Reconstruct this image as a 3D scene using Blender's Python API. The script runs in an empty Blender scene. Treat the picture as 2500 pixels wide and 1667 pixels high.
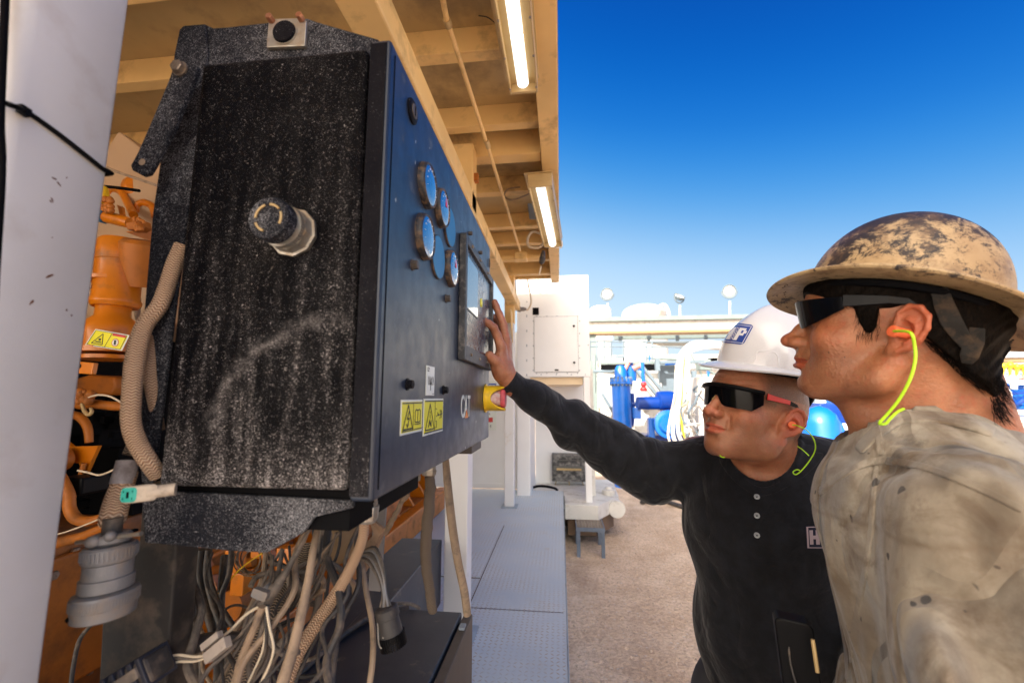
import bpy, bmesh, math, random
import numpy as np
from mathutils import Vector, Matrix, noise
R_ = math.radians
scene = bpy.context.scene
COL = scene.collection
# ---------------------------------------------------------------- camera
F = 1040.; CX = 1250.; CY = 833.5; EYE = 1.47
PITCH = math.atan(136.5/F); YAW = math.atan(118*math.cos(PITCH)/F)
cd = bpy.data.cameras.new('camera'); cam = bpy.data.objects.new('camera', cd); COL.objects.link(cam)
cam.location = (0, 0, EYE); cam.rotation_euler = (math.pi/2+PITCH, 0, YAW)
cd.sensor_width = 36; cd.lens = 36*F/2500; cd.clip_start = .02; cd.clip_end = 2000
cd.dof.use_dof = True; cd.dof.focus_distance = .85; cd.dof.aperture_fstop = 5.0
scene.camera = cam
# ---------------------------------------------------------------- exposure, sky, sun
scene.view_settings.view_transform = 'Standard'; scene.view_settings.look = 'None'
scene.view_settings.exposure = 1.6; scene.view_settings.gamma = 1
SUN = Vector((-.55, -1.1, .75)).normalized()       # direction towards the sun
world = bpy.data.worlds.new('World'); scene.world = world; world.use_nodes = True
nt = world.node_tree; nt.nodes.clear()
def N(t, **k):
    n = nt.nodes.new(t)
    for a, b in k.items(): setattr(n, a, b)
    return n
out = N('ShaderNodeOutputWorld'); bg = N('ShaderNodeBackground'); tc = N('ShaderNodeTexCoord')
sky = N('ShaderNodeTexSky', sky_type='NISHITA'); sky.sun_disc = False
sky.sun_elevation = math.asin(SUN.z); sky.sun_rotation = math.atan2(SUN.x, SUN.y)
dz = N('ShaderNodeVectorMath', operation='DOT_PRODUCT'); nt.links.new(tc.outputs['Generated'], dz.inputs[0]); dz.inputs[1].default_value = (.20, 0, 1)
rp = N('ShaderNodeValToRGB'); nt.links.new(dz.outputs['Value'], rp.inputs[0])
cr = rp.color_ramp; cr.interpolation = 'B_SPLINE'
stops = [(0.0, (.46,.54,.62)), (.18, (.42,.52,.62)), (.32, (.27,.42,.58)), (.45, (.045,.23,.50)), (.58, (.0,.11,.42)), (.74, (.0,.045,.27)), (1.0, (.0,.035,.20))]
cr.elements[0].position = stops[0][0]; cr.elements[0].color = (*stops[0][1], 1)
cr.elements[1].position = stops[-1][0]; cr.elements[1].color = (*stops[-1][1], 1)
for p_, c_ in stops[1:-1]:
    e = cr.elements.new(p_); e.color = (*c_, 1)
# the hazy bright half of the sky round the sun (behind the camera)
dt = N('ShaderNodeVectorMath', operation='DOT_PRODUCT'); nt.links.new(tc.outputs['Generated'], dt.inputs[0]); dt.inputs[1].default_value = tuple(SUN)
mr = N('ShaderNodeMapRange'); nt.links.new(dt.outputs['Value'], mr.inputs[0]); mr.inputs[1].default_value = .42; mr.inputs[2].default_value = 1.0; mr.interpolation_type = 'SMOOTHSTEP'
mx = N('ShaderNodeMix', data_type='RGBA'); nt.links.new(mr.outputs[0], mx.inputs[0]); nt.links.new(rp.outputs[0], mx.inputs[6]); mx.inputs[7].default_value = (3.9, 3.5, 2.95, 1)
sm = N('ShaderNodeVectorMath', operation='SCALE'); nt.links.new(sky.outputs[0], sm.inputs[0]); sm.inputs['Scale'].default_value = .002
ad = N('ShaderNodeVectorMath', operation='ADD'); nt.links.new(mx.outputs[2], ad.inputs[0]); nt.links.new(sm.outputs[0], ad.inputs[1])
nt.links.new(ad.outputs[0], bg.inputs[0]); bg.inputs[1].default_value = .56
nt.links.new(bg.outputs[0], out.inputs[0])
sl = bpy.data.lights.new('sun', 'SUN'); sl.energy = 3.4; sl.angle = R_(.53); sl.color = (1, .95, .87)
so = bpy.data.objects.new('sun', sl); COL.objects.link(so); so.rotation_euler = SUN.to_track_quat('Z', 'Y').to_euler(); so.location = (-4, -4, 8)
# ---------------------------------------------------------------- pixel -> place helpers (pixels of the 2500x1667 photograph)
_fw = Vector((-math.sin(YAW)*math.cos(PITCH), math.cos(YAW)*math.cos(PITCH), math.sin(PITCH)))
_rt = Vector((math.cos(YAW), math.sin(YAW), 0)); _up = _rt.cross(_fw)
def _ray(u, v): return _fw+_rt*((u-CX)/F)+_up*((CY-v)/F)
def aY(u, v, Y): d = _ray(u, v); return Vector((0, 0, EYE))+d*(Y/d.y)
def aX(u, v, X): d = _ray(u, v); return Vector((0, 0, EYE))+d*(X/d.x)
def aZ(u, v, Z): d = _ray(u, v); return Vector((0, 0, EYE))+d*((Z-EYE)/d.z)
# ---------------------------------------------------------------- objects
def tag(o, label=None, cat=None, group=None, kind=None):
    if label: o['label'] = label
    if cat: o['category'] = cat
    if group: o['group'] = group
    if kind: o['kind'] = kind
    return o
def thing(name, label, cat, loc=(0, 0, 0), group=None):
    o = bpy.data.objects.new(name, None); COL.objects.link(o); o.location = loc; o.empty_display_size = .05
    return tag(o, label, cat, group)
def adopt(o, parent):
    if parent is not None:
        o.parent = parent
        l = Vector((0, 0, 0)); p = parent
        while p is not None:
            l += Vector(p.location) if p.type == 'EMPTY' else Vector((0, 0, 0)); p = p.parent
        o.matrix_parent_inverse = Matrix.Translation(-l) if parent.type == 'EMPTY' else Matrix.Identity(4)
    return o
def copy_tree(o, parent=None):
    c = o.copy(); COL.objects.link(c)
    if parent is not None: c.parent = parent
    for ch in list(o.children): copy_tree(ch, c)
    return c
class MB:
    """collects shapes, then links them as one mesh object"""
    def __init__(s): s.v = []; s.f = []; s.mi = []; s.cur = 0; s.uv = {}
    def add(s, vs, fs):
        n = len(s.v); s.v += [tuple(v) for v in vs]; s.f += [tuple(i+n for i in f) for f in fs]; s.mi += [s.cur]*len(fs); return s
    def box(s, a, b, M=None):
        x0, y0, z0 = [min(p, q) for p, q in zip(a, b)]; x1, y1, z1 = [max(p, q) for p, q in zip(a, b)]
        vs = [(x0,y0,z0),(x1,y0,z0),(x1,y1,z0),(x0,y1,z0),(x0,y0,z1),(x1,y0,z1),(x1,y1,z1),(x0,y1,z1)]
        if M is not None: vs = [M @ Vector(v) for v in vs]
        return s.add(vs, [(0,3,2,1),(4,5,6,7),(0,1,5,4),(1,2,6,5),(2,3,7,6),(3,0,4,7)])
    def prism(s, pts, d):
        """closed polygon of 3D points pushed along d"""
        d = Vector(d); pts = [Vector(p) for p in pts]; n = len(pts)
        nrm = Vector((0,0,0))
        for i in range(n): nrm += pts[i].cross(pts[(i+1) % n])
        fl = nrm.dot(d) > 0
        vs = pts+[p+d for p in pts]
        fs = [tuple(range(n-1, -1, -1)), tuple(range(n, 2*n))]+[(i, (i+1) % n, n+(i+1) % n, n+i) for i in range(n)]
        if not fl: fs = [tuple(reversed(f)) for f in fs]
        return s.add(vs, fs)
    def lathe(s, p, axis, prof, n=24, cap=True, sx=1., ref=None):
        """prof: list of (along, radius)"""
        p = Vector(p); axis = Vector(axis).normalized()
        t = Vector(ref) if ref is not None else (Vector((0,0,1)) if abs(axis.z) < .9 else Vector((1,0,0)))
        a = axis.cross(t).normalized(); b = axis.cross(a).normalized()
        vs = []; fs = []
        for (l, r) in prof:
            for k in range(n):
                an = 2*math.pi*k/n; vs.append(p+axis*l+(a*math.cos(an)*sx+b*math.sin(an))*r)
        for i in range(len(prof)-1):
            for k in range(n):
                k2 = (k+1) % n; fs.append((i*n+k, (i+1)*n+k, (i+1)*n+k2, i*n+k2))
        if cap:
            fs.append(tuple(range(n))); fs.append(tuple((len(prof)-1)*n+k for k in range(n-1, -1, -1)))
        return s.add(vs, fs)
    def cyl(s, a, b, r, n=20, r2=None):
        a = Vector(a); b = Vector(b); return s.lathe(a, b-a, [(0, r), ((b-a).length, r if r2 is None else r2)], n)
    def tube(s, pts, r, n=10, smooth=4, wob=0., seed=0, cap=True):
        """tube along a smoothed polyline; r a number or one per point"""
        pts = [Vector(p) for p in pts]; rs = list(r) if hasattr(r, '__len__') else [r]*len(pts)
        if smooth and len(pts) > 2:
            P = []; RR = []
            for i in range(len(pts)-1):
                p0 = pts[max(i-1, 0)]; p1 = pts[i]; p2 = pts[i+1]; p3 = pts[min(i+2, len(pts)-1)]
                for k in range(smooth):
                    t = k/smooth
                    P.append(.5*((2*p1)+(p2-p0)*t+(2*p0-5*p1+4*p2-p3)*t*t+(3*p1-p0-3*p2+p3)*t**3)); RR.append(rs[i]*(1-t)+rs[i+1]*t)
            P.append(pts[-1]); RR.append(rs[-1]); pts, rs = P, RR
        if wob:
            rn = random.Random(seed); pts = [pts[0]]+[p+Vector((rn.uniform(-1,1), rn.uniform(-1,1), rn.uniform(-1,1)))*wob for p in pts[1:-1]]+[pts[-1]]
        vs = []; fs = []; m = len(pts)
        T = [(pts[min(i+1, m-1)]-pts[max(i-1, 0)]).normalized() for i in range(m)]
        nn = T[0].orthogonal().normalized()
        for i in range(m):
            nn = (nn-T[i]*nn.dot(T[i])).normalized(); bb = T[i].cross(nn)
            for k in range(n):
                an = 2*math.pi*k/n; vs.append(pts[i]+(nn*math.cos(an)+bb*math.sin(an))*rs[i])
        L = [0.]
        for i in range(1, m): L.append(L[-1]+(pts[i]-pts[i-1]).length)
        for i in range(m-1):
            for k in range(n):
                k2 = (k+1) % n; s.uv[len(s.f)+len(fs)] = ((k/n, L[i]), ((k+1)/n, L[i]), ((k+1)/n, L[i+1]), (k/n, L[i+1])); fs.append((i*n+k, i*n+k2, (i+1)*n+k2, (i+1)*n+k))
        if cap: fs.append(tuple(range(n-1, -1, -1))); fs.append(tuple((m-1)*n+k for k in range(n)))
        return s.add(vs, fs)
    def beam(s, a, b, w, h, up=(0, 0, 1)):
        a = Vector(a); b = Vector(b); d = (b-a).normalized(); x = d.cross(Vector(up)).normalized(); u = x.cross(d)
        q = [x*w/2+u*h/2, -x*w/2+u*h/2, -x*w/2-u*h/2, x*w/2-u*h/2]
        return s.prism([a+p for p in q], b-a)
    def ibeam(s, a, b, w, h, t=.012, up=(0, 0, 1)):
        a = Vector(a); b = Vector(b); d = (b-a).normalized(); x = d.cross(Vector(up)).normalized(); u = x.cross(d)
        c = [(w/2,h/2),(-w/2,h/2),(-w/2,h/2-t),(-t/2,h/2-t),(-t/2,-h/2+t),(-w/2,-h/2+t),(-w/2,-h/2),(w/2,-h/2),(w/2,-h/2+t),(t/2,-h/2+t),(t/2,h/2-t),(w/2,h/2-t)]
        return s.prism([a+x*p+u*q for p, q in c], b-a)
    def hexa(s, p, ax, r, h): return s.lathe(p, ax, [(0, r), (h*.85, r), (h, r*.85)], 6)
    def ball(s, p, r, n=12, sc=(1, 1, 1)):
        vs = [Vector(p)+Vector((0, 0, r*sc[2]))]; fs = []
        for i in range(1, n):
            th = math.pi*i/n
            for k in range(2*n):
                ph = math.pi*k/n; vs.append(Vector(p)+Vector((r*sc[0]*math.sin(th)*math.cos(ph), r*sc[1]*math.sin(th)*math.sin(ph), r*sc[2]*math.cos(th))))
        vs.append(Vector(p)-Vector((0, 0, r*sc[2]))); L = 2*n
        for k in range(L): fs.append((0, 1+k, 1+(k+1) % L))
        for i in range(n-2):
            for k in range(L): a = 1+i*L+k; b = 1+i*L+(k+1) % L; fs.append((a, a+L, b+L, b))
        e = len(vs)-1; o = 1+(n-2)*L
        for k in range(L): fs.append((e, o+(k+1) % L, o+k))
        return s.add(vs, fs)
    def build(s, name, mats, parent=None, smooth=35, bevel=0, seg=2):
        me = bpy.data.meshes.new(name); me.from_pydata(s.v, [], s.f)
        if not isinstance(mats, (list, tuple)): mats = [mats]
        for m in mats: me.materials.append(m)
        if len(mats) > 1: me.polygons.foreach_set('material_index', s.mi)
        if smooth:
            me.polygons.foreach_set('use_smooth', [True]*len(me.polygons)); me.set_sharp_from_angle(angle=R_(smooth))
        if s.uv:
            ul = me.uv_layers.new(name='UVMap').data
            for fi, q in s.uv.items():
                st = me.polygons[fi].loop_start
                for j in range(4): ul[st+j].uv = q[j]
        me.update(); o = bpy.data.objects.new(name, me); COL.objects.link(o)
        if bevel:
            b = o.modifiers.new('bevel', 'BEVEL'); b.width = bevel; b.segments = seg; b.limit_method = 'ANGLE'; b.angle_limit = R_(40); b.harden_normals = False
        return adopt(o, parent)
def solo(name, label, cat, mb, mat_, group=None, kind=None, **k):
    o = mb.build(name, mat_, None, **k); return tag(o, label, cat, group, kind)
# ---------------------------------------------------------------- materials
class G:
    """small node graph helper"""
    def __init__(s, name):
        s.m = bpy.data.materials.new(name); s.m.use_nodes = True; s.t = s.m.node_tree; s.t.nodes.clear()
        s.o = s.n('ShaderNodeOutputMaterial'); s.b = s.n('ShaderNodeBsdfPrincipled'); s.l(s.b.outputs[0], s.o.inputs[0])
        s.tc = s.n('ShaderNodeTexCoord')
    def n(s, t, **k):
        n = s.t.nodes.new(t)
        for a, b in k.items(): setattr(n, a, b)
        return n
    def l(s, a, b): s.t.links.new(a, b)
    def setp(s, k, v):
        i = s.b.inputs[k]
        if hasattr(v, 'links') or hasattr(v, 'is_linked'): s.l(v, i)
        else: i.default_value = (*v, 1) if isinstance(v, tuple) and len(v) == 3 and i.type == 'RGBA' else v
    def map(s, scale=(1, 1, 1), rot=(0, 0, 0), loc=(0, 0, 0), src='Object'):
        n = s.n('ShaderNodeMapping'); s.l(s.tc.outputs[src], n.inputs[0]); n.inputs[3].default_value = scale; n.inputs[2].default_value = rot; n.inputs[1].default_value = loc; return n.outputs[0]
    def noise(s, scale, detail=4, rough=.55, vec=None, dist=0.):
        n = s.n('ShaderNodeTexNoise'); n.inputs['Scale'].default_value = scale; n.inputs['Detail'].default_value = detail; n.inputs['Roughness'].default_value = rough; n.inputs['Distortion'].default_value = dist
        s.l(vec if vec is not None else s.tc.outputs['Object'], n.inputs['Vector']); return n.outputs[0]
    def vor(s, scale, vec=None, feature='F1', rnd=1.):
        n = s.n('ShaderNodeTexVoronoi', feature=feature); n.inputs['Scale'].default_value = scale; n.inputs['Randomness'].default_value = rnd
        s.l(vec if vec is not None else s.tc.outputs['Object'], n.inputs['Vector']); return n.outputs[0]
    def ramp(s, v, a, b, lo=0., hi=1.):
        n = s.n('ShaderNodeMapRange'); n.clamp = True; s.l(v, n.inputs[0]); n.inputs[1].default_value = a; n.inputs[2].default_value = b; n.inputs[3].default_value = lo; n.inputs[4].default_value = hi; return n.outputs[0]
    def mix(s, f, a, b):
        n = s.n('ShaderNodeMix', data_type='RGBA')
        for i, v in ((0, f), (6, a), (7, b)):
            if hasattr(v, 'is_linked'): s.l(v, n.inputs[i])
            else: n.inputs[i].default_value = (*v, 1) if isinstance(v, tuple) else v
        return n.outputs[2]
    def math(s, op, a, b=0.):
        n = s.n('ShaderNodeMath', operation=op)
        for i, v in ((0, a), (1, b)):
            if hasattr(v, 'is_linked'): s.l(v, n.inputs[i])
            else: n.inputs[i].default_value = v
        return n.outputs[0]
    def bump(s, h, dist=.001, st=1.):
        n = s.n('ShaderNodeBump'); n.inputs['Strength'].default_value = st; n.inputs['Distance'].default_value = dist; s.l(h, n.inputs['Height'])
        if s.b.inputs['Normal'].is_linked: s.l(s.b.inputs['Normal'].links[0].from_socket, n.inputs['Normal'])
        s.l(n.outputs[0], s.b.inputs['Normal'])
    def attr(s, name):
        n = s.n('ShaderNodeAttribute'); n.attribute_name = name; return n.outputs['Fac']
    def comp(s, i, src='Object', vec=None):
        n = s.n('ShaderNodeSeparateXYZ'); s.l(vec if vec is not None else s.tc.outputs[src], n.inputs[0]); return n.outputs[i]
def simple(name, col, rough=.5, metal=0., var=.0, dirt=None, dirt_amt=.5, scale=6., bump=0., bs=200., coat=0., spec=None):
    g = G(name); c = col
    if var: c = g.mix(g.ramp(g.noise(scale), .3, .7), tuple(x*(1-var) for x in col), tuple(min(1, x*(1+var)) for x in col))
    if dirt:
        f = g.math('MULTIPLY', g.ramp(g.noise(scale*1.7, 8, .65), .62-dirt_amt*.3, .78-dirt_amt*.15), .85); c = g.mix(f, c, dirt)
        g.setp('Roughness', g.ramp(f, 0, 1, rough, min(1, rough+.3)))
    else: g.setp('Roughness', rough)
    g.setp('Base Color', c); g.setp('Metallic', metal)
    if coat: g.setp('Coat Weight', coat)
    if spec is not None: g.setp('Specular IOR Level', spec)
    if bump: g.bump(g.noise(bs, 3), bump)
    return g.m
def emit(name, col, st):
    g = G(name); g.setp('Base Color', col); g.setp('Emission Color', col); g.setp('Emission Strength', st); return g.m
M = {}
M['white'] = simple('white_paint', (.74,.74,.74), .42, var=.04, dirt=(.55,.45,.34), dirt_amt=.12, scale=3)
M['whiteclean'] = simple('white_panel_paint', (.80,.80,.80), .4, var=.02)
M['tan'] = simple('tan_canopy_paint', (.76,.51,.21), .5, var=.10, dirt=(.24,.15,.07), dirt_amt=.30, scale=3.2)
M['steelsheet'] = simple('galvanised_sheet', (.52,.37,.17), .40, metal=.15, var=.16, dirt=(.22,.16,.09), dirt_amt=.35, scale=2.2)
M['orange'] = simple('engine_yellow_paint', (.60,.175,.003), .34, var=.12, dirt=(.20,.08,.015), dirt_amt=.32, scale=9, coat=.15)
M['orangedull'] = simple('engine_yellow_dusty', (.42,.125,.007), .55, var=.2, dirt=(.13,.055,.015), dirt_amt=.5, scale=6)
M['dark'] = simple('dark_rubber', (.004,.004,.005), .65, var=.2, spec=.05)
M['blackplastic'] = simple('black_plastic', (.004,.004,.005), .45, spec=.12)
M['bolt'] = simple('zinc_bolt', (.30,.25,.20), .42, metal=.8, var=.3, dirt=(.20,.10,.05), dirt_amt=.5, scale=60)
M['castgrey'] = simple('cast_alloy', (.20,.20,.21), .5, metal=.3, var=.2, dirt=(.30,.24,.19), dirt_amt=.5, scale=25, bump=.0003, bs=600)
M['galv'] = simple('galvanised_fitting', (.42,.40,.36), .38, metal=.75, var=.2, dirt=(.38,.28,.18), dirt_amt=.5, scale=40)
M['bluegrey'] = simple('blue_grey_steel', (.22,.26,.32), .45, var=.1)
M['blue'] = simple('process_blue_paint', (.005,.13,.55), .32, var=.1, coat=.2)
M['dkblue'] = simple('dark_blue_paint', (.003,.04,.25), .35, var=.1)
M['yellow'] = simple('yellow_plastic', (.85,.55,.02), .42, var=.05, dirt=(.4,.25,.05), dirt_amt=.15, scale=20)
M['stickeryellow'] = simple('sticker_yellow', (.80,.74,.01), .4)
M['stickerwhite'] = simple('sticker_white', (.74,.77,.72), .4)
M['stickerblack'] = simple('sticker_black', (.02,.02,.025), .45)
M['stickerred'] = simple('sticker_red', (.55,.03,.03), .45)
M['stickerblue'] = simple('sticker_blue', (.01,.05,.35), .45)
M['logoorange'] = simple('decal_orange', (.85,.26,.02), .4)
M['cream'] = simple('cream_wire', (.66,.56,.42), .5, var=.1)
M['tancable'] = simple('tan_dusty_cable', (.30,.215,.145), .62, var=.22, dirt=(.10,.08,.07), dirt_amt=.35, scale=30)
M['greycable'] = simple('grey_dusty_cable', (.12,.10,.085), .6, var=.3, dirt=(.33,.26,.20), dirt_amt=.5, scale=28)
M['darkcable'] = simple('dark_dusty_cable', (.035,.032,.032), .55, var=.3, dirt=(.20,.15,.11), dirt_amt=.45, scale=22)
M['chrome'] = simple('bright_metal', (.6,.6,.6), .2, metal=1.)
# black wrinkle paint with pale dust and run marks
def dusty(name, base, dust, lo, hi, z0, z1, streak=.5, patch=.5, hz=.05):
    g = G(name)
    wr = g.noise(520, 6, .7); cell = g.vor(430, feature='DISTANCE_TO_EDGE')
    fl = g.noise(330, 8, .74, dist=2.2)
    big = g.noise(9, 5, .6); z = g.ramp(g.comp(2), z1, z0)              # 1 at the bottom
    st = g.noise(1, 4, .6, vec=g.map((62, 62, 7)))
    amt = g.math('ADD', g.math('MULTIPLY', g.ramp(big, .42, .72), patch), g.math('MULTIPLY', g.math('MULTIPLY', g.ramp(st, .45, .68), z), streak))
    amt = g.math('ADD', amt, g.math('MULTIPLY', g.ramp(z, .86, 1.0), .45))
    th = g.math('SUBTRACT', fl, g.ramp(amt, 0, 1, hi, lo))
    f = g.ramp(th, 0.0, .07)
    f = g.math('MULTIPLY', f, g.ramp(cell, .02, .16, .35, 1))
    haze = g.math('MULTIPLY', g.math('MULTIPLY', amt, hz), g.ramp(g.noise(120, 6, .7), .3, .7, .2, 1.6))
    if name.startswith('black_wrinkle'):
        q = g.n('ShaderNodeSeparateXYZ'); g.l(g.tc.outputs['Object'], q.inputs[0]); wob = g.math('MULTIPLY', g.math('SUBTRACT', g.noise(38, 5, .6), .5), .030)
        dx = g.math('SUBTRACT', q.outputs[0], -.222); dz_ = g.math('SUBTRACT', q.outputs[2], 1.432)
        rr = g.math('ADD', g.math('SQRT', g.math('ADD', g.math('MULTIPLY', dx, dx), g.math('MULTIPLY', dz_, dz_))), wob)
        ring = g.math('MULTIPLY', g.ramp(g.math('ABSOLUTE', g.math('SUBTRACT', rr, .112)), .0, .013, 1, 0), g.math('MULTIPLY', g.ramp(dx, .03, .0, 0, 1), g.ramp(dz_, -.01, .02, 0, 1)))
        inside = g.math('MULTIPLY', g.ramp(rr, .112, .100, 0, 1), g.ramp(st, .5, .62)); ring = g.math('MAXIMUM', ring, g.math('MULTIPLY', inside, g.ramp(dz_, -.05, .05, .9, .25)))
        haze = g.math('MAXIMUM', haze, g.math('MULTIPLY', g.math('MULTIPLY', ring, g.math('MULTIPLY', g.ramp(fl, .40, .60), g.ramp(g.noise(55, 6, .7), .40, .58, .25, 1))), .42))
    f = g.math('MAXIMUM', f, haze)
    g.setp('Base Color', g.mix(f, base, dust)); g.setp('Roughness', g.ramp(f, 0, 1, .5, .9)); g.setp('Specular IOR Level', .04)
    g.bump(wr, .0006, .8); g.bump(f, .0004, .5)
    return g.m
M['blackdust'] = dusty('black_wrinkle_paint_dusty', (.0022,.0022,.0034), (.55,.51,.50), .46, .600, 1.38, 1.84, .55, .30, .07)
M['blackdust2'] = dusty('black_bracket_paint_dusty', (.012,.013,.018), (.30,.30,.32), .42, .56, 1.2, 1.9, .1, .7, .07)
M['blacksmear'] = dusty('black_edge_paint', (.006,.006,.009), (.42,.40,.40), .50, .64, 1.38, 1.84, .3, .35)
# blue-black door paint
g = G('door_blue_black_paint'); a = g.noise(1, 5, .6, vec=g.map((20, 60, 5))); b = g.noise(30, 6, .6); sp = g.noise(420, 2)
c = g.mix(g.ramp(a, .35, .7), (.012,.020,.040), (.024,.036,.062)); c = g.mix(g.math('MULTIPLY', g.ramp(b, .62, .80), .6), c, (.20,.20,.20))
c = g.mix(g.ramp(g.noise(70, 2, .5), .745, .77), c, (.45,.45,.44))
g.setp('Base Color', c); g.setp('Roughness', g.ramp(b, .3, .7, .30, .46)); g.setp('Specular IOR Level', .55); g.bump(sp, .00025, .5); g.bump(g.noise(4, 2), .004, .15); M['door'] = g.m
g = G('box_blue_black_dusty'); b = g.noise(9, 7, .62); sp = g.noise(500, 2)
c = g.mix(g.ramp(b, .35, .75), (.006,.013,.030), (.028,.038,.056)); c = g.mix(g.ramp(g.noise(14, 8, .7), .60, .74), c, (.17,.14,.115)); g.setp('Base Color', c); g.setp('Roughness', .38); g.bump(sp, .0003, .6); M['boxtop'] = g.m
M['boxside'] = simple('box_brown_dusty_side', (.075,.060,.05), .55, var=.25, scale=12)
# deck: blue-grey painted tread plate with raised lozenges
g = G('tread_plate_deck')
def loz(off, rot):
    n = g.n('ShaderNodeVectorMath', operation='FRACTION'); g.l(g.map((30, 30, 1), (0, 0, R_(45)), off), n.inputs[0])
    s_ = g.n('ShaderNodeVectorMath', operation='SUBTRACT'); g.l(n.outputs[0], s_.inputs[0]); s_.inputs[1].default_value = (.5, .5, 0)
    q = g.n('ShaderNodeSeparateXYZ'); g.l(s_.outputs[0], q.inputs[0])
    ax, ay = (q.outputs[0], q.outputs[1]) if rot else (q.outputs[1], q.outputs[0])
    d = g.math('ADD', g.math('MULTIPLY', g.math('ABSOLUTE', ax), 2.6), g.math('MULTIPLY', g.math('ABSOLUTE', ay), 9.))
    return g.ramp(d, .75, 1.0, 1, 0)
h = g.math('MAXIMUM', loz((0, 0, 0), True), loz((.5, .5, 0), False))
big = g.noise(3, 6, .6); c = g.mix(g.ramp(big, .35, .7), (.44,.53,.62), (.60,.66,.70)); c = g.mix(g.math('MULTIPLY', g.ramp(g.noise(8, 8, .7), .58, .8), .6), c, (.50,.44,.36))
c = g.mix(g.math('MULTIPLY', h, g.ramp(g.noise(6, 3), .35, .6)), c, (.38,.33,.28))
g.setp('Base Color', c); g.setp('Roughness', g.ramp(big, .3, .7, .32, .5)); g.setp('Specular IOR Level', .6); g.bump(h, .0006, .7); g.bump(g.noise(300, 2), .0004, .5); M['deck'] = g.m
M['deckplain'] = simple('deck_edge_steel', (.30,.37,.44), .45, var=.1, dirt=(.3,.25,.2), dirt_amt=.3)
# packed desert ground
g = G('packed_gravel_ground'); n1 = g.noise(3, 8, .65); n2 = g.noise(38, 6, .7); v = g.vor(70); v2 = g.vor(23)
c = g.mix(g.ramp(n1, .3, .7), (.54,.37,.24), (.82,.63,.46)); c = g.mix(g.ramp(n2, .45, .8), c, (.27,.18,.125)); c = g.mix(g.math('MULTIPLY', g.ramp(v2, .12, .26, 1, 0), g.ramp(n2, .4, .6)), c, (.66,.56,.47)); c = g.mix(g.math('MULTIPLY', g.ramp(g.noise(1.1, 5, .6, vec=g.map((1,.35,1))), .52, .66), .6), c, (.30,.20,.14)); c = g.mix(g.math('MULTIPLY', g.ramp(g.noise(2.3, 6, .6), .58, .72), .6), c, (.80,.66,.52))
c = g.mix(g.math('MULTIPLY', g.ramp(v, .10, .25, 1, 0), .7), c, (.30,.19,.13))
g.setp('Base Color', c); g.setp('Roughness', .93); g.bump(n2, .015, .8); g.bump(v, .012, .5); g.bump(v2, .018, .4); M['ground'] = g.m
# braided sleeving
def braid(name, a_, b_, sc):
    g = G(name); uv = g.tc.outputs['UV']
    w = g.n('ShaderNodeMapping'); g.l(uv, w.inputs[0]); w.inputs[3].default_value = (1, 1, 1)
    x = g.comp(0, vec=w.outputs[0]); y = g.comp(1, vec=w.outputs[0])
    zz = g.math('PINGPONG', g.math('MULTIPLY', x, 16.), 1.)                # chevrons round the hose
    s_ = g.math('SINE', g.math('ADD', g.math('MULTIPLY', y, sc), g.math('MULTIPLY', zz, 4.2)))
    f = g.ramp(s_, -.5, .7)
    c = g.mix(f, b_, a_); c = g.mix(g.math('MULTIPLY', g.ramp(g.noise(30, 6), .55, .75), .6), c, tuple(q*.45 for q in a_)); g.setp('Base Color', c); g.setp('Roughness', .8); g.bump(s_, .0012, .8); return g.m
M['braid'] = braid('tan_braided_sleeve', (.78,.56,.38), (.36,.20,.11), 2300)
M['braiddark'] = braid('dusty_braided_sleeve', (.36,.27,.19), (.07,.055,.045), 2100)
M['glass'] = simple('gauge_glass', (.03,.16,.42), .05, coat=1., spec=1.)
M['screenglass'] = simple('lcd_glass', (.06,.09,.11), .06, coat=.6, spec=1.)
M['plug'] = simple('blue_blanking_cap', (.01,.16,.36), .42, var=.06)
M['tubelamp'] = emit('lit_fluorescent_tube', (1., 1., .98), .55)
M['floodlit'] = emit('lit_flood_lens', (.9, .78, .55), .20)
g = G('clear_polycarbonate'); g.setp('Base Color', (.9,.9,.9)); g.setp('Roughness', .25); g.setp('Transmission Weight', .9); g.setp('IOR', 1.2); M['lens'] = g.m
def U(l): return [aY(*p) for p in l]
def wtube(pts, n=12, smooth=5, mb=None, **k):
    """pts: (u, v, Y, width in px) -> tube"""
    mb = mb or MB(); return mb.tube([aY(u, v, Y) for u, v, Y, w in pts], [w/2*Y/F for u, v, Y, w in pts], n, smooth, **k)
def panelpx(mb, pts, Y, d=.01):
    return mb.prism([aY(u, v, Y) for u, v in pts], (0, d, 0))
DZ = .45                                    # deck height
# ------------------------------------------------------------ ground and deck
m = MB(); m.add([(-300,-100,0),(300,-100,0),(300,600,0),(-300,600,0)], [(0,1,2,3)]); solo('ground', None, None, m, M['ground'], kind='structure', smooth=0)
rn = random.Random(3); m = MB()
for i in range(2600):
    y = .9+4.8*rn.random()**1.2; x = rn.uniform(.05, 2.6)
    r = rn.uniform(.003, .011)*(1.5 if rn.random() < .05 else 1)
    a = rn.random()*6.28; q = [(math.cos(a+k*1.57)*r*rn.uniform(.7, 1.2), math.sin(a+k*1.57)*r*rn.uniform(.7, 1.2)) for k in range(4)]
    h = r*rn.uniform(.4, .9)
    m.add([(x+p[0], y+p[1], -.002) for p in q]+[(x+p[0]*.5, y+p[1]*.5, h) for p in q], [(0,1,5,4),(1,2,6,5),(2,3,7,6),(3,0,4,7),(4,5,6,7)])
M['pebble'] = simple('pebbles', (.50,.38,.29), .9, var=.4, scale=9)
solo('gravel', None, None, m, M['pebble'], kind='stuff', smooth=0)
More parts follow.
